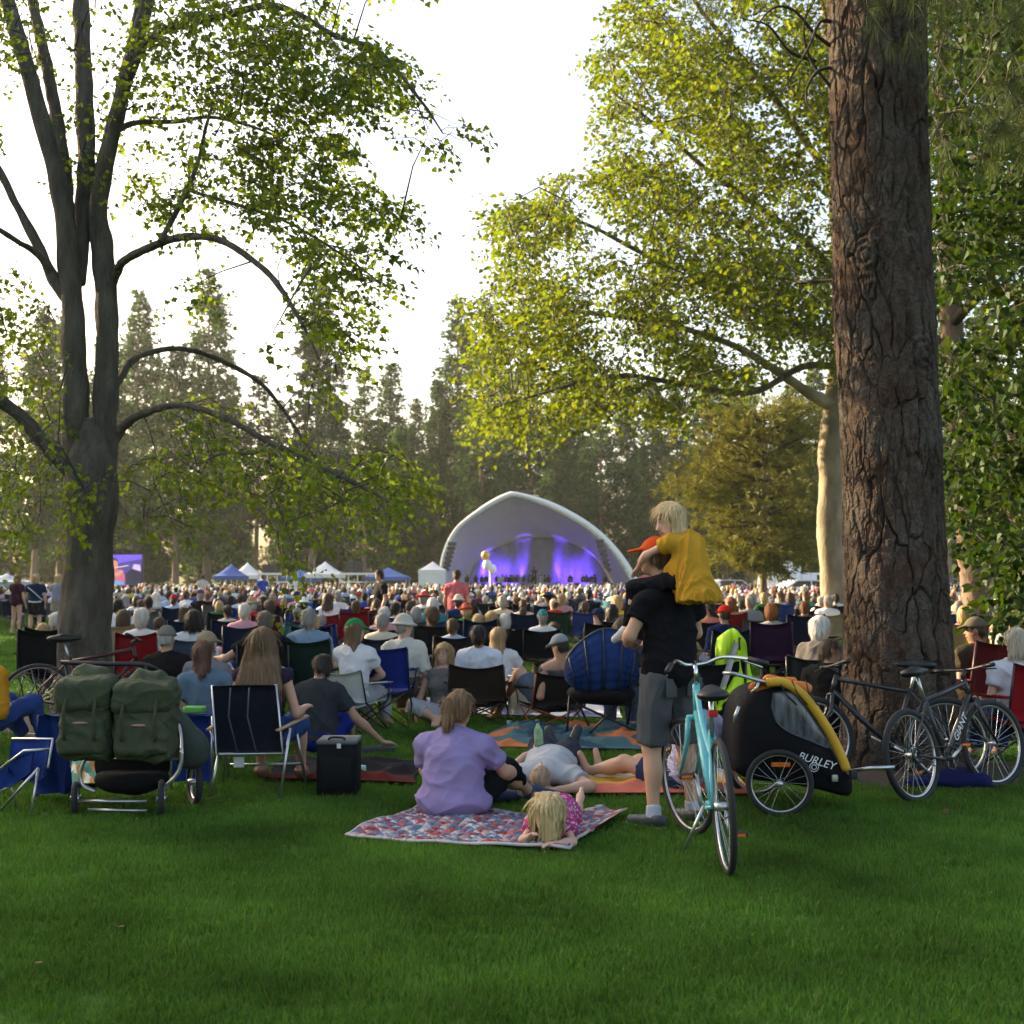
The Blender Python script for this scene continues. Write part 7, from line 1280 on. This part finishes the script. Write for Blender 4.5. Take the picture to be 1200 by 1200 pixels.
def foreground_people():
    man_and_girl(); lavender_woman(); prone_girl(); lying_man(); leaning_woman()
    J = seat_pose(.10, .47, 0, 0, .05, 'rest', knee=.42, spread=.16); J['EL'] = J['SL'] + [-.07, .05, -.27]; J['WL'] = np.array([-.20, .35, .62]); J['ER'] = J['SR'] + [.09, .0, -.28]; J['WR'] = J['ER'] + [.0, .26, .02]
    seated('woman with long brown hair sitting in the aluminium lawn chair', 309, 783, 9.62, R(-6), J, [('tank', (.030, .022, .045)), ('shorts', (.03, .07, .20), .95, .016, .02), ('shoe', (.25, .12, .07))], ('longer', (.15, .085, .04)), (.50, .28, .185), True, vox=.0115)
    J = seat_pose(.05, .34, R(-62), 0, .0, 'lap', s=.8); seated('girl with brown hair and glasses beside the blue camp table', 240, 800, 10.6, R(10), J, [('tee', (.10, .15, .20)), ('pants', DENIM)], ('long', (.10, .045, .022)), TAN, True, size=.82, vox=.013, face=True, glasses=True)
    J = ground_pose(.0, 'knees', R(38), pz=.16, nod=.45, kneeh=.34, ky=.34, ay=.50); J['ER'] = J['SR'] + [.16, .06, -.24]; J['WR'] = np.array([.52, .26, .10]); J['DR'] = np.array([.8, .4, -.1]); J['EL'] = J['SL'] + [-.04, .12, -.24]; J['WL'] = np.array([-.08, .25, .18])
    seated('teen boy in charcoal t-shirt sitting on the grass leaning on one arm', 376, 787, 11.7, R(-12), J, [('tee', (.035, .040, .045), .62, -.02, .018, .01), ('shorts', (.012, .03, .22), .92, .02, .02)], ('short', HDK), (.42, .235, .155), vox=.0125, face=True)
    o = MB().box((0, 0, .0), (.55, .14, .05), bev=.02).build('umbrella_bag', mat('bag_dark', (.03, .03, .035), .8)); c = A(425, 856, 11.6); o.location = (c[0], 11.75, .045); o.rotation_euler = (0, 0, R(14)); tag(o, 'dark folded chair bag under the hand of the teen boy', 'bag')
    # -- row of people behind, left to right
    seated('man in black t-shirt and grey cap sitting by the red bicycle', 197, 756, 12.6, R(-4), seat_pose(.1, .36, 0, arms='lap'), [('tee', (.014, .013, .013), .5, -.02, .02, .02), ('pants', (.06, .05, .04))], ('short', HGR), TAN, fat=1.15, hat=('cap', (.20, .18, .16)), chair=('low brown camp chair under the man in the grey cap', (.09, .07, .05)), chair_kw=dict(h=.62, seat=.28))
    seated('woman in tan cap and grey top beside the blue camp table', 244, 764, 12.2, R(-14), seat_pose(.1, .32, R(-20), arms='lap'), [('tee', (.15, .15, .18)), ('pants', DENIM)], ('short', HB), FAIR, True, hat=('cap', (.33, .25, .15)), chair=('low tan camp chair under the woman in the tan cap', (.30, .24, .16)), chair_kw=dict(h=.60, seat=.25))
    seated('woman with dark bob and white shirt in a slate blue chair', 229, 716, 15.3, R(4), seat_pose(.15, .47, 0), [('tee', (.62, .64, .70), .9), ('pants', NAVY)], ('bob', HDK), TAN, True, fat=1.1, chair=('slate blue camp chair holding the woman in the white shirt', (.05, .075, .13)))
    J = seat_pose(.12, .50, R(12), arms='wide'); seated('man in black polo shirt with arms spread wide in a camp chair', 312, 722, 13.7, R(6), J, [('tee', (.012, .012, .014), .6, -.02, .02, .015), ('pants', (.30, .26, .2))], ('short', (.16, .13, .11)), TAN, fat=1.12, chair=('black camp chair holding the man in the black polo', (.014, .014, .016)))
    seated('grey haired man in blue floral shirt in a dark green chair', 363, 709, 13.9, R(-3), seat_pose(.12, .52, 0, arms='rest'), [('tee', (.20, .30, .42), .6, -.04, .022, .03), ('pants', (.2, .18, .14))], ('short', HGR), FAIR, fat=1.2, chair=('dark green camp chair holding the man in the floral shirt', (.012, .028, .020)), chair_kw=dict(h=.95, w=.60))
    seated('woman in green cap and white shirt resting her chin on her hand', 416, 757, 13.4, R(-22), seat_pose(.02, .40, R(-35), arms='chin', nod=.1), [('tee', (.66, .66, .70)), ('pants', (.40, .40, .42))], ('long', (.14, .08, .04)), FAIR, True, hat=('cap', (.01, .25, .09)), face=True, chair=('pale folding chair under the woman in the green cap', (.45, .47, .45)), chair_kw=dict(h=.66, seat=.32))
    seated('person in pale bucket hat and white shirt in the royal blue chair', 474, 752, 14.3, R(-4), seat_pose(.12, .42, R(-50), arms='rest'), [('tee', (.60, .58, .52), .95), ('pants', (.12, .10, .08))], ('short', HGR), FAIR, fat=1.1, hat=('bucket', (.55, .52, .45)), face=True)
    camp_chair('royal blue camp chair with sagging back and black frame', (G(463, 838)[0], 13.9, 0), R(-2), (.012, .025, .17), w=.58, h=.86, slump=.03)
    J = ground_pose(.02, 'knees', R(172), kneeh=.22, kx=.28, ky=.25, ax=-.02, ay=.34); J['fd'] = np.array([.15, 1, .0]); J['EL'] = J['SL'] + [-.06, .04, -.26]; J['WL'] = np.array([-.24, .22, .16]); J['ER'] = J['SR'] + [.10, .02, -.26]; J['WR'] = np.array([.30, .05, .05])
    seated('smiling blond woman in grey tank top sitting on the grass facing back', 520, 772, 14.2, R(172), J, [('tank', (.17, .16, .16)), ('pants', (.45, .45, .48), 1.4)], ('long', (.42, .28, .13)), (.62, .36, .26), True, face=True, smile=True, vox=.011)
    seated('dark haired man in white shirt in a low brown chair', 561, 752, 14.2, R(-5), seat_pose(.22, .34, 0, arms='rest', knee=.40), [('tee', (.60, .64, .72), .6, -.02, .02, .02), ('shorts', (.30, .27, .22))], ('short', HDK), (.38, .21, .135), fat=1.12, chair=('low dark brown camp chair holding the man in the white shirt', (.030, .021, .016)), chair_kw=dict(h=.66, seat=.26, w=.62), hat=None)
    seated('girl with long light brown hair beside the man in the white shirt', 585, 757, 15.4, R(-12), ground_pose(.02, 'knees', R(-30), pz=.26), [('tee', (.55, .56, .60)), ('shorts', DENIM)], ('long', (.34, .22, .11)), FAIR, True, size=.9)
    J = seat_pose(.55, .30, R(32), arms='lap', knee=.42, nod=.35); J['KL'] = np.array([-.26, .34, .56]); J['AL'] = np.array([-.40, .70, .08]); J['TL'] = np.array([-.46, .82, .04])
    seated('man in grey cap reclining with one knee raised', 655, 752, 13.9, R(18), J, [('tank', (.10, .105, .11)), ('shorts', (.10, .13, .17), .80, .02, .03)], ('short', HDK), (.48, .27, .175), hat=('cap', (.26, .28, .31)), chair=('low black and orange camp chair holding the reclining man', (.022, .018, .017)), chair_kw=dict(h=.60, seat=.24, w=.60, frame_col=(.35, .09, .02)), face=True)
    J = seat_pose(.25, .46, 0, arms='lap'); seated('person with brown hair in jeans sitting in the blue moon chair', 727, 752, 12.95, R(-4), J, [('tee', (.05, .05, .06)), ('pants', (.06, .08, .13))], ('short', HB), TAN)
    o = MB(); g = np.array([[[u * .20 + .02 * math.sin(3 * v), .05 * math.sin(5 * u), v * .42] for v in np.linspace(0, 1, 8)] for u in np.linspace(-1, 1, 9)]); o.sheet(g, .09); t = o.build('tote_bag', mat('canvas_bag', (.62, .60, .55), .9, vary=.1)); c = A(616, 800, 14.6); t.location = (c[0], 14.6, .08); tag(t, 'pale canvas tote bag beside the reclining man', 'bag')
    # -- left edge
    J = ground_pose(.1, 'lap', R(-30), pz=.30); seated('blond woman in orange top sitting at the foot of the red bicycle', -14, 770, 12.0, R(-25), J, [('tee', (.50, .22, .02), 1.3), ('pants', (.03, .06, .2))], ('long', HBL), FAIR, True)
    for lab, px, py, Y, rz, top, bot, hr, fem in (('woman in plum t-shirt dress standing on the lawn by the maple', 20, 684, 36, R(-25), (.060, .018, .030), None, ('long', (.22, .10, .04)), True), ('woman in navy top and black skirt with white sash standing', 42, 684, 35, R(15), (.015, .025, .06), (.012, .012, .014), ('bob', HBL), True), ('blond woman in grey sweater standing against the maple trunk', 68, 691, 37, R(-20), (.25, .28, .34), (.3, .25, .2), ('long', HBL), True)):
        J = stand_J(EL=(-.24, .06, 1.16), WL=(-.16, .2, 1.02)); f = Fig(J, 1.0, fem); it = [('t_shirt', f.tee(.5, -.28 if bot is None else -.05, .02, .03), top, CLOTH), ('hair', f.hair(hr[0]), hr[1], HAIR)]
        if bot is not None:
            sk = f.pants(.45, .03, .04); sk.rc((0, 0, .95), (0, 0, .70), .16, .20, .05, clip=[(np.array([0, 0, .66]), np.array([0, 0, -1.0]))]); it.append(('skirt', sk, bot, CLOTH))
        p = person(lab, f, (A(px, py, Y)[0], Y, 0), rz, it, FAIR, .018, False); p.scale = (.96,) * 3
        if 'sash' in lab: MB().tube([(-.20, -.10, 1.42), (.0, -.145, 1.25), (.20, -.10, 1.05)], .03, 6, smooth=4, flat=.4).build('sash', mat('white_label'), p); MB().tube([(-.17, -.13, 1.02), (0, -.15, 1.0), (.17, -.13, 1.02)], .05, 6, smooth=4, flat=.5).build('belt', mat('white_label'), p)
    # -- right of the man
    seated('man in red cap and navy jersey with white lettering panel', 848, 724, 17.5, R(10), seat_pose(.1, .46, R(10), arms='lap'), [('tee', (.012, .02, .07), .9), ('pants', DENIM)], ('short', HDK), TAN, hat=('cap', (.60, .03, .02)), chair=('navy camp chair holding the man in the red cap', (.012, .016, .04)))
    seated('woman with frizzy orange hair in a purple chair', 903, 722, 18.5, R(-12), seat_pose(.12, .47, 0), [('tee', (.45, .42, .40), .9), ('pants', (.02, .02, .03))], ('full', (.38, .13, .03)), FAIR, True, chair=('dark purple camp chair holding the woman with orange hair', (.035, .012, .040)), chair_kw=dict(h=.98, w=.6))
    seated('man with orange hair in a navy chair near the plane tree', 942, 707, 21.5, R(-8), seat_pose(.12, .47, 0), [('tee', (.12, .10, .08)), ('pants', NAVY)], ('short', HRED), FAIR, chair=('navy camp chair beside the plane tree trunk', (.010, .014, .035)), chair_kw=dict(h=1.0, w=.64))
    seated('white haired woman in grey cardigan leaning toward the big pine', 966, 742, 13.4, R(-25), seat_pose(-.2, .44, R(-50), arms='lap', nod=.1), [('tee', (.11, .10, .10), 1.7), ('pants', (.05, .05, .06))], ('full', HWH), FAIR, True, chair=('dark camp chair under the white haired woman in the cardigan', (.02, .024, .03)), chair_kw=dict(h=.8))
    J = ground_pose(.0, 'knees', R(-60), pz=.30, nod=.3); seated('person in black jacket bowed forward beside the big pine', 975, 768, 11.6, R(-30), J, [('tee', (.011, .012, .012), 1.85, -.05, .03, .03), ('pants', (.012, .012, .014))], ('short', HB), TAN, fat=1.15)
    J = seat_pose(.05, .44, R(48), arms='lap'); seated('man in dark vest and tan cap sitting right of the big pine', 1142, 744, 12.6, R(25), J, [('tee', (.045, .036, .024), .5, -.02, .02, .02), ('pants', (.16, .09, .05))], ('short', HDK), (.30, .16, .10), fat=1.2, hat=('cap', (.12, .10, .07)), face=True, chair=('dark red camp chair behind the man in the vest', (.10, .010, .012)), chair_kw=dict(h=1.0, w=.62))
    seated('white blond woman in white shirt sitting in the red chair', 1188, 777, 10.9, R(6), seat_pose(.12, .42, R(20), arms='rest'), [('tee', (.58, .58, .62)), ('pants', NAVY)], ('bob', (.52, .45, .34)), FAIR, True)
    camp_chair('bright red camp chair at the side of the big pine', (A(1204, 900, 10.8)[0], 10.75, 0), R(6), (.24, .010, .014), w=.60, h=.90)
    camp_chair('black camp chair behind the lime safety jacket', (A(828, 900, 11.2)[0], 11.2, 0), R(4), (.010, .011, .014), w=.56, h=.90)
    seated('woman with strawberry blond hair and white top behind the vest man', 1190, 738, 15.5, R(-10), seat_pose(.1, .46, R(-40), arms='lap'), [('tee', (.55, .55, .55)), ('pants', NAVY)], ('long', (.42, .20, .08)), FAIR, True, chair=('grey camp chair behind the man in the vest', (.08, .08, .09)))
# ================================================================== THE AUDIENCE
COLN = {'white': (.72, .72, .71), 'cream': (.58, .53, .42), 'pale blue': (.38, .47, .60), 'navy': (.02, .03, .09), 'black': (.014, .014, .016), 'grey': (.24, .25, .26), 'pink': (.58, .30, .34), 'red': (.42, .03, .03), 'olive': (.12, .12, .05), 'teal': (.03, .22, .24), 'lilac': (.40, .32, .50), 'yellow': (.60, .42, .08), 'green': (.04, .16, .06), 'royal blue': (.03, .08, .36), 'tan': (.36, .26, .16), 'charcoal': (.05, .052, .058), 'coral': (.60, .20, .14), 'plum': (.12, .03, .08)}
HAIRN = {'grey': HGR, 'white': HWH, 'brown': HB, 'dark': HDK, 'blond': HBL, 'auburn': HRED}
CHAIRN = {'black': (.012, .012, .014), 'navy': (.012, .018, .045), 'red': (.22, .010, .014), 'royal blue': (.014, .04, .20), 'dark green': (.012, .035, .022), 'grey': (.09, .09, .095), 'tan': (.30, .24, .15), 'maroon': (.085, .010, .016), 'teal': (.03, .16, .20)}
POSES = [seat_pose(.12, .46, 0, arms='lap'), seat_pose(.20, .46, R(14), arms='rest'), seat_pose(.05, .46, R(-38), arms='lap', lean=.04), seat_pose(.15, .46, R(45), arms='rest', lean=-.05), seat_pose(.10, .46, R(-8), arms='fold', nod=.1), seat_pose(.02, .46, R(70), arms='lap', tilt=.05), seat_pose(.25, .46, R(-15), arms='rest', tilt=-.06, cross=True)]
LOWPOSE = [ground_pose(.05, 'knees', R(10)), ground_pose(.12, 'knees', R(-35)), ground_pose(.05, 'lap', R(30))]
def audience():
    protos = []
    for i, J in enumerate(POSES + LOWPOSE):
        for fem in (False, True):
            f = Fig(J, 1.0, fem, 1.0 + .12 * (i % 3)); body = sd_mesh(f.body(False), .028, 'body'); body.materials.append(SKIN); sh = sd_mesh(f.tee(.6 if i % 2 else .9, -.03, .016, .015), .028, 't_shirt', wr=.008, wf=15, fold=True); sh.materials.append(CLOTH); tr = sd_mesh(f.pants(1.92 if i % 3 else .9, .014, .012), .032, 'trousers', wr=.006, wf=15, fold=True); tr.materials.append(CLOTH); protos.append((body, sh, tr, f))
    tmp = [link('tmp', m_) for p_ in protos for m_ in p_[:3]]
    for o in tmp: o.modifiers.new('slim', 'DECIMATE').ratio = .55
    dg = bpy.context.evaluated_depsgraph_get(); nm_ = [bpy.data.meshes.new_from_object(o.evaluated_get(dg)) for o in tmp]
    for o in tmp: bpy.data.objects.remove(o)
    protos = [(*nm_[3 * i:3 * i + 3], p_[3]) for i, p_ in enumerate(protos)]
    hm = {}
    E3 = np.eye(3)
    for k in ('short', 'fringe', 'full', 'bob', 'long', 'pony', 'bun'): hm[k] = hair_mesh(hair_sdf(k, np.zeros(3), E3, .95, .007 if k in ('short', 'fringe') else .011), .017, 'hair', 420, wr=.004, wf=70, axis=(1, 1, .15)); hm[k].materials.append(HAIR)
    for k in ('cap', 'bucket', 'sunhat'): hm[k] = sd_mesh(hair_sdf(k, np.zeros(3), E3, .96), .014, 'hat'); hm[k].materials.append(CLOTH)
    cproto = camp_chair('template', (0, 0, 0), 0, (0, 0, 0), full=True); cfar = camp_chair('template', (0, 0, 0), 0, (0, 0, 0), full=False)
    rg = np.random.default_rng(31); used = []; made = [0, 0]
    def put(px, Y, rz, top, hairk, hairc, hat=None, chair='black', pose=None, skin=None, trous='navy', x=None, kid=False):
        x = (px - 600) * MPP(Y) if x is None else x; low = chair is None; k = (rg.integers(0, len(LOWPOSE)) + len(POSES)) if low else (rg.integers(0, len(POSES)) if pose is None else pose); fem = hairk in ('bob', 'long', 'pony', 'bun'); body, sh, tr, f = protos[2 * int(k) + int(fem)]
        sc = .72 if kid else rg.uniform(.86, 1.06); r = bpy.data.objects.new('person', body); COL.objects.link(r); r.location = (x, Y, 0.0 if low or not kid else .12); r.rotation_euler = (0, 0, rz); r.scale = (sc, sc, sc); skin = skin or [TAN, FAIR, FAIR, BROWN_S][rg.integers(0, 4)]; r.color = (*skin, 1)
        o = link('t_shirt', sh, None, r, COLN[top]); o = link('trousers', tr, None, r, COLN[trous]); M = Matrix(f.hax.T.tolist()).to_4x4(); M.translation = Vector(f.J['H'])
        hk = hairk
        if not (hat and hk == 'none'): o = link('hair', hm[hk], None, r, HAIRN[hairc]); o.matrix_local = M
        if hat: o = link('hat' if hat[0] != 'cap' else 'cap', hm[hat[0]], None, r, COLN[hat[1]]); o.matrix_local = M
        style = {'short': 'short %s hair', 'fringe': 'balding %s head', 'full': 'thick %s hair', 'bob': '%s bob', 'long': 'long %s hair', 'pony': '%s ponytail', 'bun': '%s bun'}[hairk] % hairc
        who = ('child' if kid else ('woman' if fem else 'man')); who = 'child' if kid else 'person'; desc = '%s, %s%s, %s top' % (who, style, (' and %s %s' % (hat[1], {'cap': 'cap', 'bucket': 'bucket hat', 'sunhat': 'sun hat'}[hat[0]])) if hat else '', top)
        tag(r, desc + (', sitting on the grass' if low else ', in %s camp chair' % chair), 'person', PEOPLE_GROUP); made[0] += 1
        if not low:
            c = copy_tree(cproto if Y < 24 else cfar); c.location = (x, Y, 0); c.rotation_euler = (0, 0, rz); hs = rg.uniform(.92, 1.1); c.scale = (rg.uniform(.95, 1.12), 1, hs)
            for ch in c.children: ch.color = (*CHAIRN[chair], 1) if ch.name.split('.')[0] in ('backrest', 'seat', 'armrest') else (.03, .03, .032, 1)
            tag(c, '%s camp chair of the %s with %s and %s top' % (chair, who, style, top), 'chair', 'folding camp chairs on the lawn'); made[1] += 1
        used.append((x, Y)); return r
    def hp(py): return 600.0 / (py - 678)
    near = [(205, 698, 'pale blue', 'short', 'brown', ('cap', 'red'), 'navy'), (235, 696, 'black', 'short', 'grey', ('cap', 'plum'), 'black'), (258, 699, 'green', 'bob', 'blond', None, 'black'), (178, 702, 'tan', 'short', 'dark', None, 'grey'), (168, 716, 'white', 'full', 'white', None, 'red'), (288, 711, 'pink', 'short', 'white', None, 'navy'), (320, 704, 'grey', 'full', 'brown', None, 'maroon'), (270, 705, 'cream', 'short', 'dark', None, 'navy'), (396, 697, 'white', 'short', 'grey', None, 'red'), (380, 708, 'navy', 'short', 'grey', None, 'royal blue'), (418, 702, 'charcoal', 'full', 'brown', None, 'red'), (441, 700, 'black', 'short', 'brown', None, 'maroon'), (463, 706, 'white', 'short', 'dark', None, 'royal blue'), (447, 716, 'cream', 'short', 'grey', None, 'navy'), (488, 706, 'grey', 'bob', 'grey', None, 'grey'), (508, 712, 'charcoal', 'full', 'brown', None, 'black'), (530, 714, 'pale blue', 'short', 'brown', None, 'black'), (562, 711, 'white', 'long', 'blond', None, 'navy'), (592, 712, 'grey', 'bob', 'white', None, 'black'), (575, 716, 'cream', 'long', 'blond', None, 'black'), (636, 711, 'white', 'short', 'grey', ('cap', 'teal'), 'black'), (612, 703, 'pink', 'short', 'brown', None, 'navy'), (663, 697, 'grey', 'fringe', 'grey', None, 'dark green'), (690, 696, 'navy', 'short', 'dark', ('cap', 'navy'), 'black'), (700, 720, 'black', 'short', 'dark', ('cap', 'navy'), 'black'), (724, 703, 'yellow', 'full', 'blond', None, 'tan'), (738, 722, 'charcoal', 'short', 'brown', None, 'maroon'), (745, 699, 'grey', 'short', 'auburn', None, 'red'), (765, 703, 'white', 'short', 'grey', ('cap', 'grey'), 'red'), (868, 700, 'olive', 'short', 'brown', None, 'dark green'), (893, 697, 'green', 'full', 'blond', None, 'dark green'), (878, 703, 'grey', 'short', 'grey', None, 'grey'), (856, 703, 'tan', 'bob', 'auburn', None, 'red'), (925, 697, 'royal blue', 'bob', 'brown', None, 'royal blue'), (830, 706, 'coral', 'short', 'dark', None, 'black'), (140, 706, 'white', 'short', 'dark', None, 'grey'), (150, 712, 'cream', 'bob', 'brown', None, 'tan'), (55, 716, 'plum', 'bob', 'blond', None, 'black'), (70, 718, 'pink', 'short', 'white', None, 'black'), (1105, 702, 'white', 'short', 'grey', None, 'royal blue'), (1125, 710, 'pink', 'bob', 'blond', None, 'tan'), (1165, 700, 'pale blue', 'short', 'white', ('bucket', 'white'), 'navy'), (1178, 706, 'coral', 'short', 'brown', None, 'grey'), (1195, 699, 'grey', 'fringe', 'white', None, 'black')]
    for (px, py, top, hk, hc, hat, ch) in near: put(px, min(max(hp(py), 19.5 if 560 < px < 720 else 16.2), 34), R(rg.uniform(-12, 12)), top, hk, hc, hat, ch, trous=['navy', 'tan', 'charcoal', 'grey'][rg.integers(0, 4)])
    for (px, Y, top, hk, hc) in ((428, 17.2, 'lilac', 'long', 'brown'), (270, 20.0, 'pink', 'pony', 'blond'), (515, 18.5, 'white', 'short', 'blond'), (118, 18.0, 'white', 'long', 'auburn'), (768, 19.0, 'red', 'short', 'dark'), (800, 20.0, 'tan', 'bob', 'blond')): put(px, Y, R(rg.uniform(-30, 30)), top, hk, hc, None, None)
    hero = [(G(q, 800)[0] * 0 + (q - 600) * MPP(Y), Y) for q, Y in ((103, 13.6), (979, 34), (1147, 27), (1056, 11), (20, 36), (42, 35), (68, 37), (848, 17.5), (903, 18.5), (942, 21.5), (363, 13.9), (312, 13.7), (229, 15.3), (585, 15.4), (517, 14.9), (966, 13.4), (535, 27), (445, 28))]
    used += hero; tops = list(COLN); tw = np.array([13, 6, 8, 3, 3, 6, 5, 2.5, 2, 2, 2.5, 1.2, 1.5, 2, 2.5, 3, 1.5, 1]); tw = tw / tw.sum(); hks = ['short'] * 7 + ['fringe'] * 3 + ['full'] * 2 + ['bob'] * 4 + ['long'] * 3 + ['pony', 'bun']; hcs = ['grey'] * 4 + ['white'] * 2 + ['brown'] * 8 + ['dark'] * 6 + ['blond'] * 3 + ['auburn'] * 2; chs = ['black'] * 5 + ['navy'] * 3 + ['red'] * 2 + ['royal blue'] * 2 + ['dark green'] * 2 + ['grey'] * 2 + ['tan', 'maroon', 'teal']
    def clear(x, Y):                     # gaps of open grass among the chairs
        px = 600 + x / MPP(Y)
        if 872 < px < 965 and Y < 27: return False
        if 975 < px < 1100 and Y < 30: return False
        if -60 < px < 92 and Y < 40: return False
        if px < 130 and Y < 24: return False
        if 555 < px < 725 and Y < 19.5: return False
        return snoise(np.array([[x, Y, 0]]), .55, 5)[0] > -.35
    tries = 0; Yc = 0
    cand = []
    for _ in range(14000):
        Y = math.sqrt(rg.uniform(16.5 ** 2, 116 ** 2)); x = rg.uniform(-.44, .44) * Y; cand.append((Y, x))
    cand.sort(); P = np.zeros((8000, 2)); n = len(used); P[:n] = used; far = []
    for Y, x in cand:
        if Y < 30 and rg.random() < .70: continue
        md = .80 if Y < 40 else .92; 
        if not clear(x, Y) and Y < 42: continue
        d = np.hypot(P[:n, 0] - x, (P[:n, 1] - Y) * .75)
        if d.min() < md: continue
        if 106 < Y and abs(x - 2.7) < 10: continue
        P[n] = (x, Y); n += 1
        if made[0] < N_IND:
            hat = None
            if rg.random() < .22: hat = (['cap', 'cap', 'bucket', 'sunhat'][rg.integers(0, 4)], ['white', 'cream', 'navy', 'red', 'tan', 'grey'][rg.integers(0, 6)])
            put(0, Y, R(rg.normal(0, 14)) + math.atan2(x - 2.5, 120 - Y) * .8, tops[rg.choice(len(tops), p=tw)], hks[rg.integers(0, len(hks))], hcs[rg.integers(0, len(hcs))], hat, chs[rg.integers(0, len(chs))] if rg.random() < .9 else None, x=x, trous=['navy', 'tan', 'charcoal', 'grey', 'black'][rg.integers(0, 5)], kid=rg.random() < .06)
        else: far.append((x, Y))
    for t in (cproto, cfar):
        for ch in list(t.children): bpy.data.objects.remove(ch)
        bpy.data.objects.remove(t)
    print('audience', made, 'far', len(far), 'tries', n)
    # far audience: one mass
    V, F4, C = [], [], []; nv = 0; base = MB(); base.ball((0, 0, 1.14), (.080, .098, .120), 6, 5); hv = np.vstack(base.v); hf = np.vstack(base.f[4]); tb = MB(); tb.lathe((0, 0, 0), [(.001, 1.06), (.07, 1.05), (.20, .97), (.21, .75), (.19, .48)], 6); tv = np.vstack(tb.v) * [1, .62, 1]; tf = np.vstack(tb.f[4]); cb = MB(); cb.box((0, -.24, .68), (.54, .03, .46), rotx(.15)); cvv = np.vstack(cb.v); cf = np.vstack(cb.f[4])
    tops_c = np.array([COLN[t] for t in tops])
    for x, Y in far:
        rz = rg.normal(0, .3); Rm = rotz(rz); s_ = rg.uniform(.84, 1.06); off = np.array([x, Y, rg.uniform(-.12, .04)]); hc = np.array(HAIRN[hcs[rg.integers(0, len(hcs))]]); tc = tops_c[rg.choice(len(tops), p=tw)] * rg.uniform(.8, 1.15)
        if rg.random() < .18: hc = np.array([(.66, .66, .64), (.55, .50, .40), (.03, .04, .1), (.4, .05, .04)][rg.integers(0, 4)])
        skinc = np.array(FAIR if rg.random() < .7 else TAN); hcol = np.where((hv[:, 2:3] > 1.12) | (hv[:, 1:2] < .02), hc, skinc)
        for vv, ff, cc in ((hv + [rg.normal(0, .03), rg.normal(0, .03), 0], hf, hcol), (tv, tf, np.repeat(tc[None], len(tv), 0))) + (((cvv, cf, np.repeat(np.array(CHAIRN[chs[rg.integers(0, len(chs))]])[None], len(cvv), 0)),) if Y < 75 else ()):
            V.append(vv * s_ @ Rm.T + off); F4.append(ff + nv); C.append(cc); nv += len(vv)
    me = mk_mesh('crowd', np.vstack(V), [np.vstack(F4)]); add_tint(me, np.vstack(C)); tag(link('crowd', me, mat('crowd_cloth', src='tint', rough=.85, vary=.08)), 'dense far-off seated crowd in front of the stage', 'crowd', kind='stuff')
    # orchestra on stage
    V, F4, C = [], [], []; nv = 0
    for i in range(46):
        x = A(545 + 172 * rg.random(), 690, 122)[0]; off = np.array([x, 121 + 5 * rg.random(), .75]); tc = np.array([.012, .012, .014]) if rg.random() < .8 else np.array([.3, .28, .26])
        for vv, ff, cc in ((hv, hf, np.repeat(np.array(HDK if rg.random() < .6 else TAN)[None], len(hv), 0)), (tv, tf, np.repeat(tc[None], len(tv), 0))): V.append(vv + off); F4.append(ff + nv); C.append(cc); nv += len(vv)
    me = mk_mesh('orchestra', np.vstack(V), [np.vstack(F4)]); add_tint(me, np.vstack(C)); tag(link('orchestra', me, mat('crowd_cloth')), 'orchestra in black seated on the purple lit stage', 'orchestra', kind='stuff')
    # people on their feet among the rows
    for lab, px, Y, rz, top, bot, hk, hc, hat in (('standing man in salmon pink shirt seen from behind', 535, 27, R(-15), (.50, .13, .15), (.2, .17, .13), 'short', HB, None), ('standing man in black t-shirt looking down by the blue canopy', 446, 28, R(120), (.015, .015, .017), (.06, .06, .07), 'short', HDK, None), ('standing conductor in black on the stage', 626, 121, 0, BLACK, BLACK, 'short', HDK, None), ('standing person in royal blue shirt near the blue canopy', 308, 60, R(10), (.03, .08, .40), NAVY, 'short', HB, None), ('standing person in white shirt near the white canopies', 344, 66, 0, WHITEC, NAVY, 'short', HGR, None), ('standing person in pale shirt beside the video screen', 238, 62, R(30), (.45, .45, .42), NAVY, 'short', HDK, None), ('standing person in checked skirt behind the mustard dress girl', 812, 30, R(10), (.5, .5, .5), (.30, .26, .2), 'bob', HB, None)):
        f = Fig(stand_J(), 1.0, hk == 'bob'); p = person(lab, f, ((px - 600) * MPP(Y), Y, .92 if Y > 100 else 0), rz, [('t_shirt', f.tee(.55, -.06, .018, .02), top, CLOTH), ('trousers', f.pants(1.92 if hk != 'bob' else .9, .016, .016), bot, CLOTH), ('hair', f.hair(hk), hc, HAIR)], TAN, .024, False)
N_IND = 232
# ================================================================== BUILD
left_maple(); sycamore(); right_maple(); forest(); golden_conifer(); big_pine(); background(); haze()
props(); foreground_people(); slim_bodies(); audience(); grass_field()
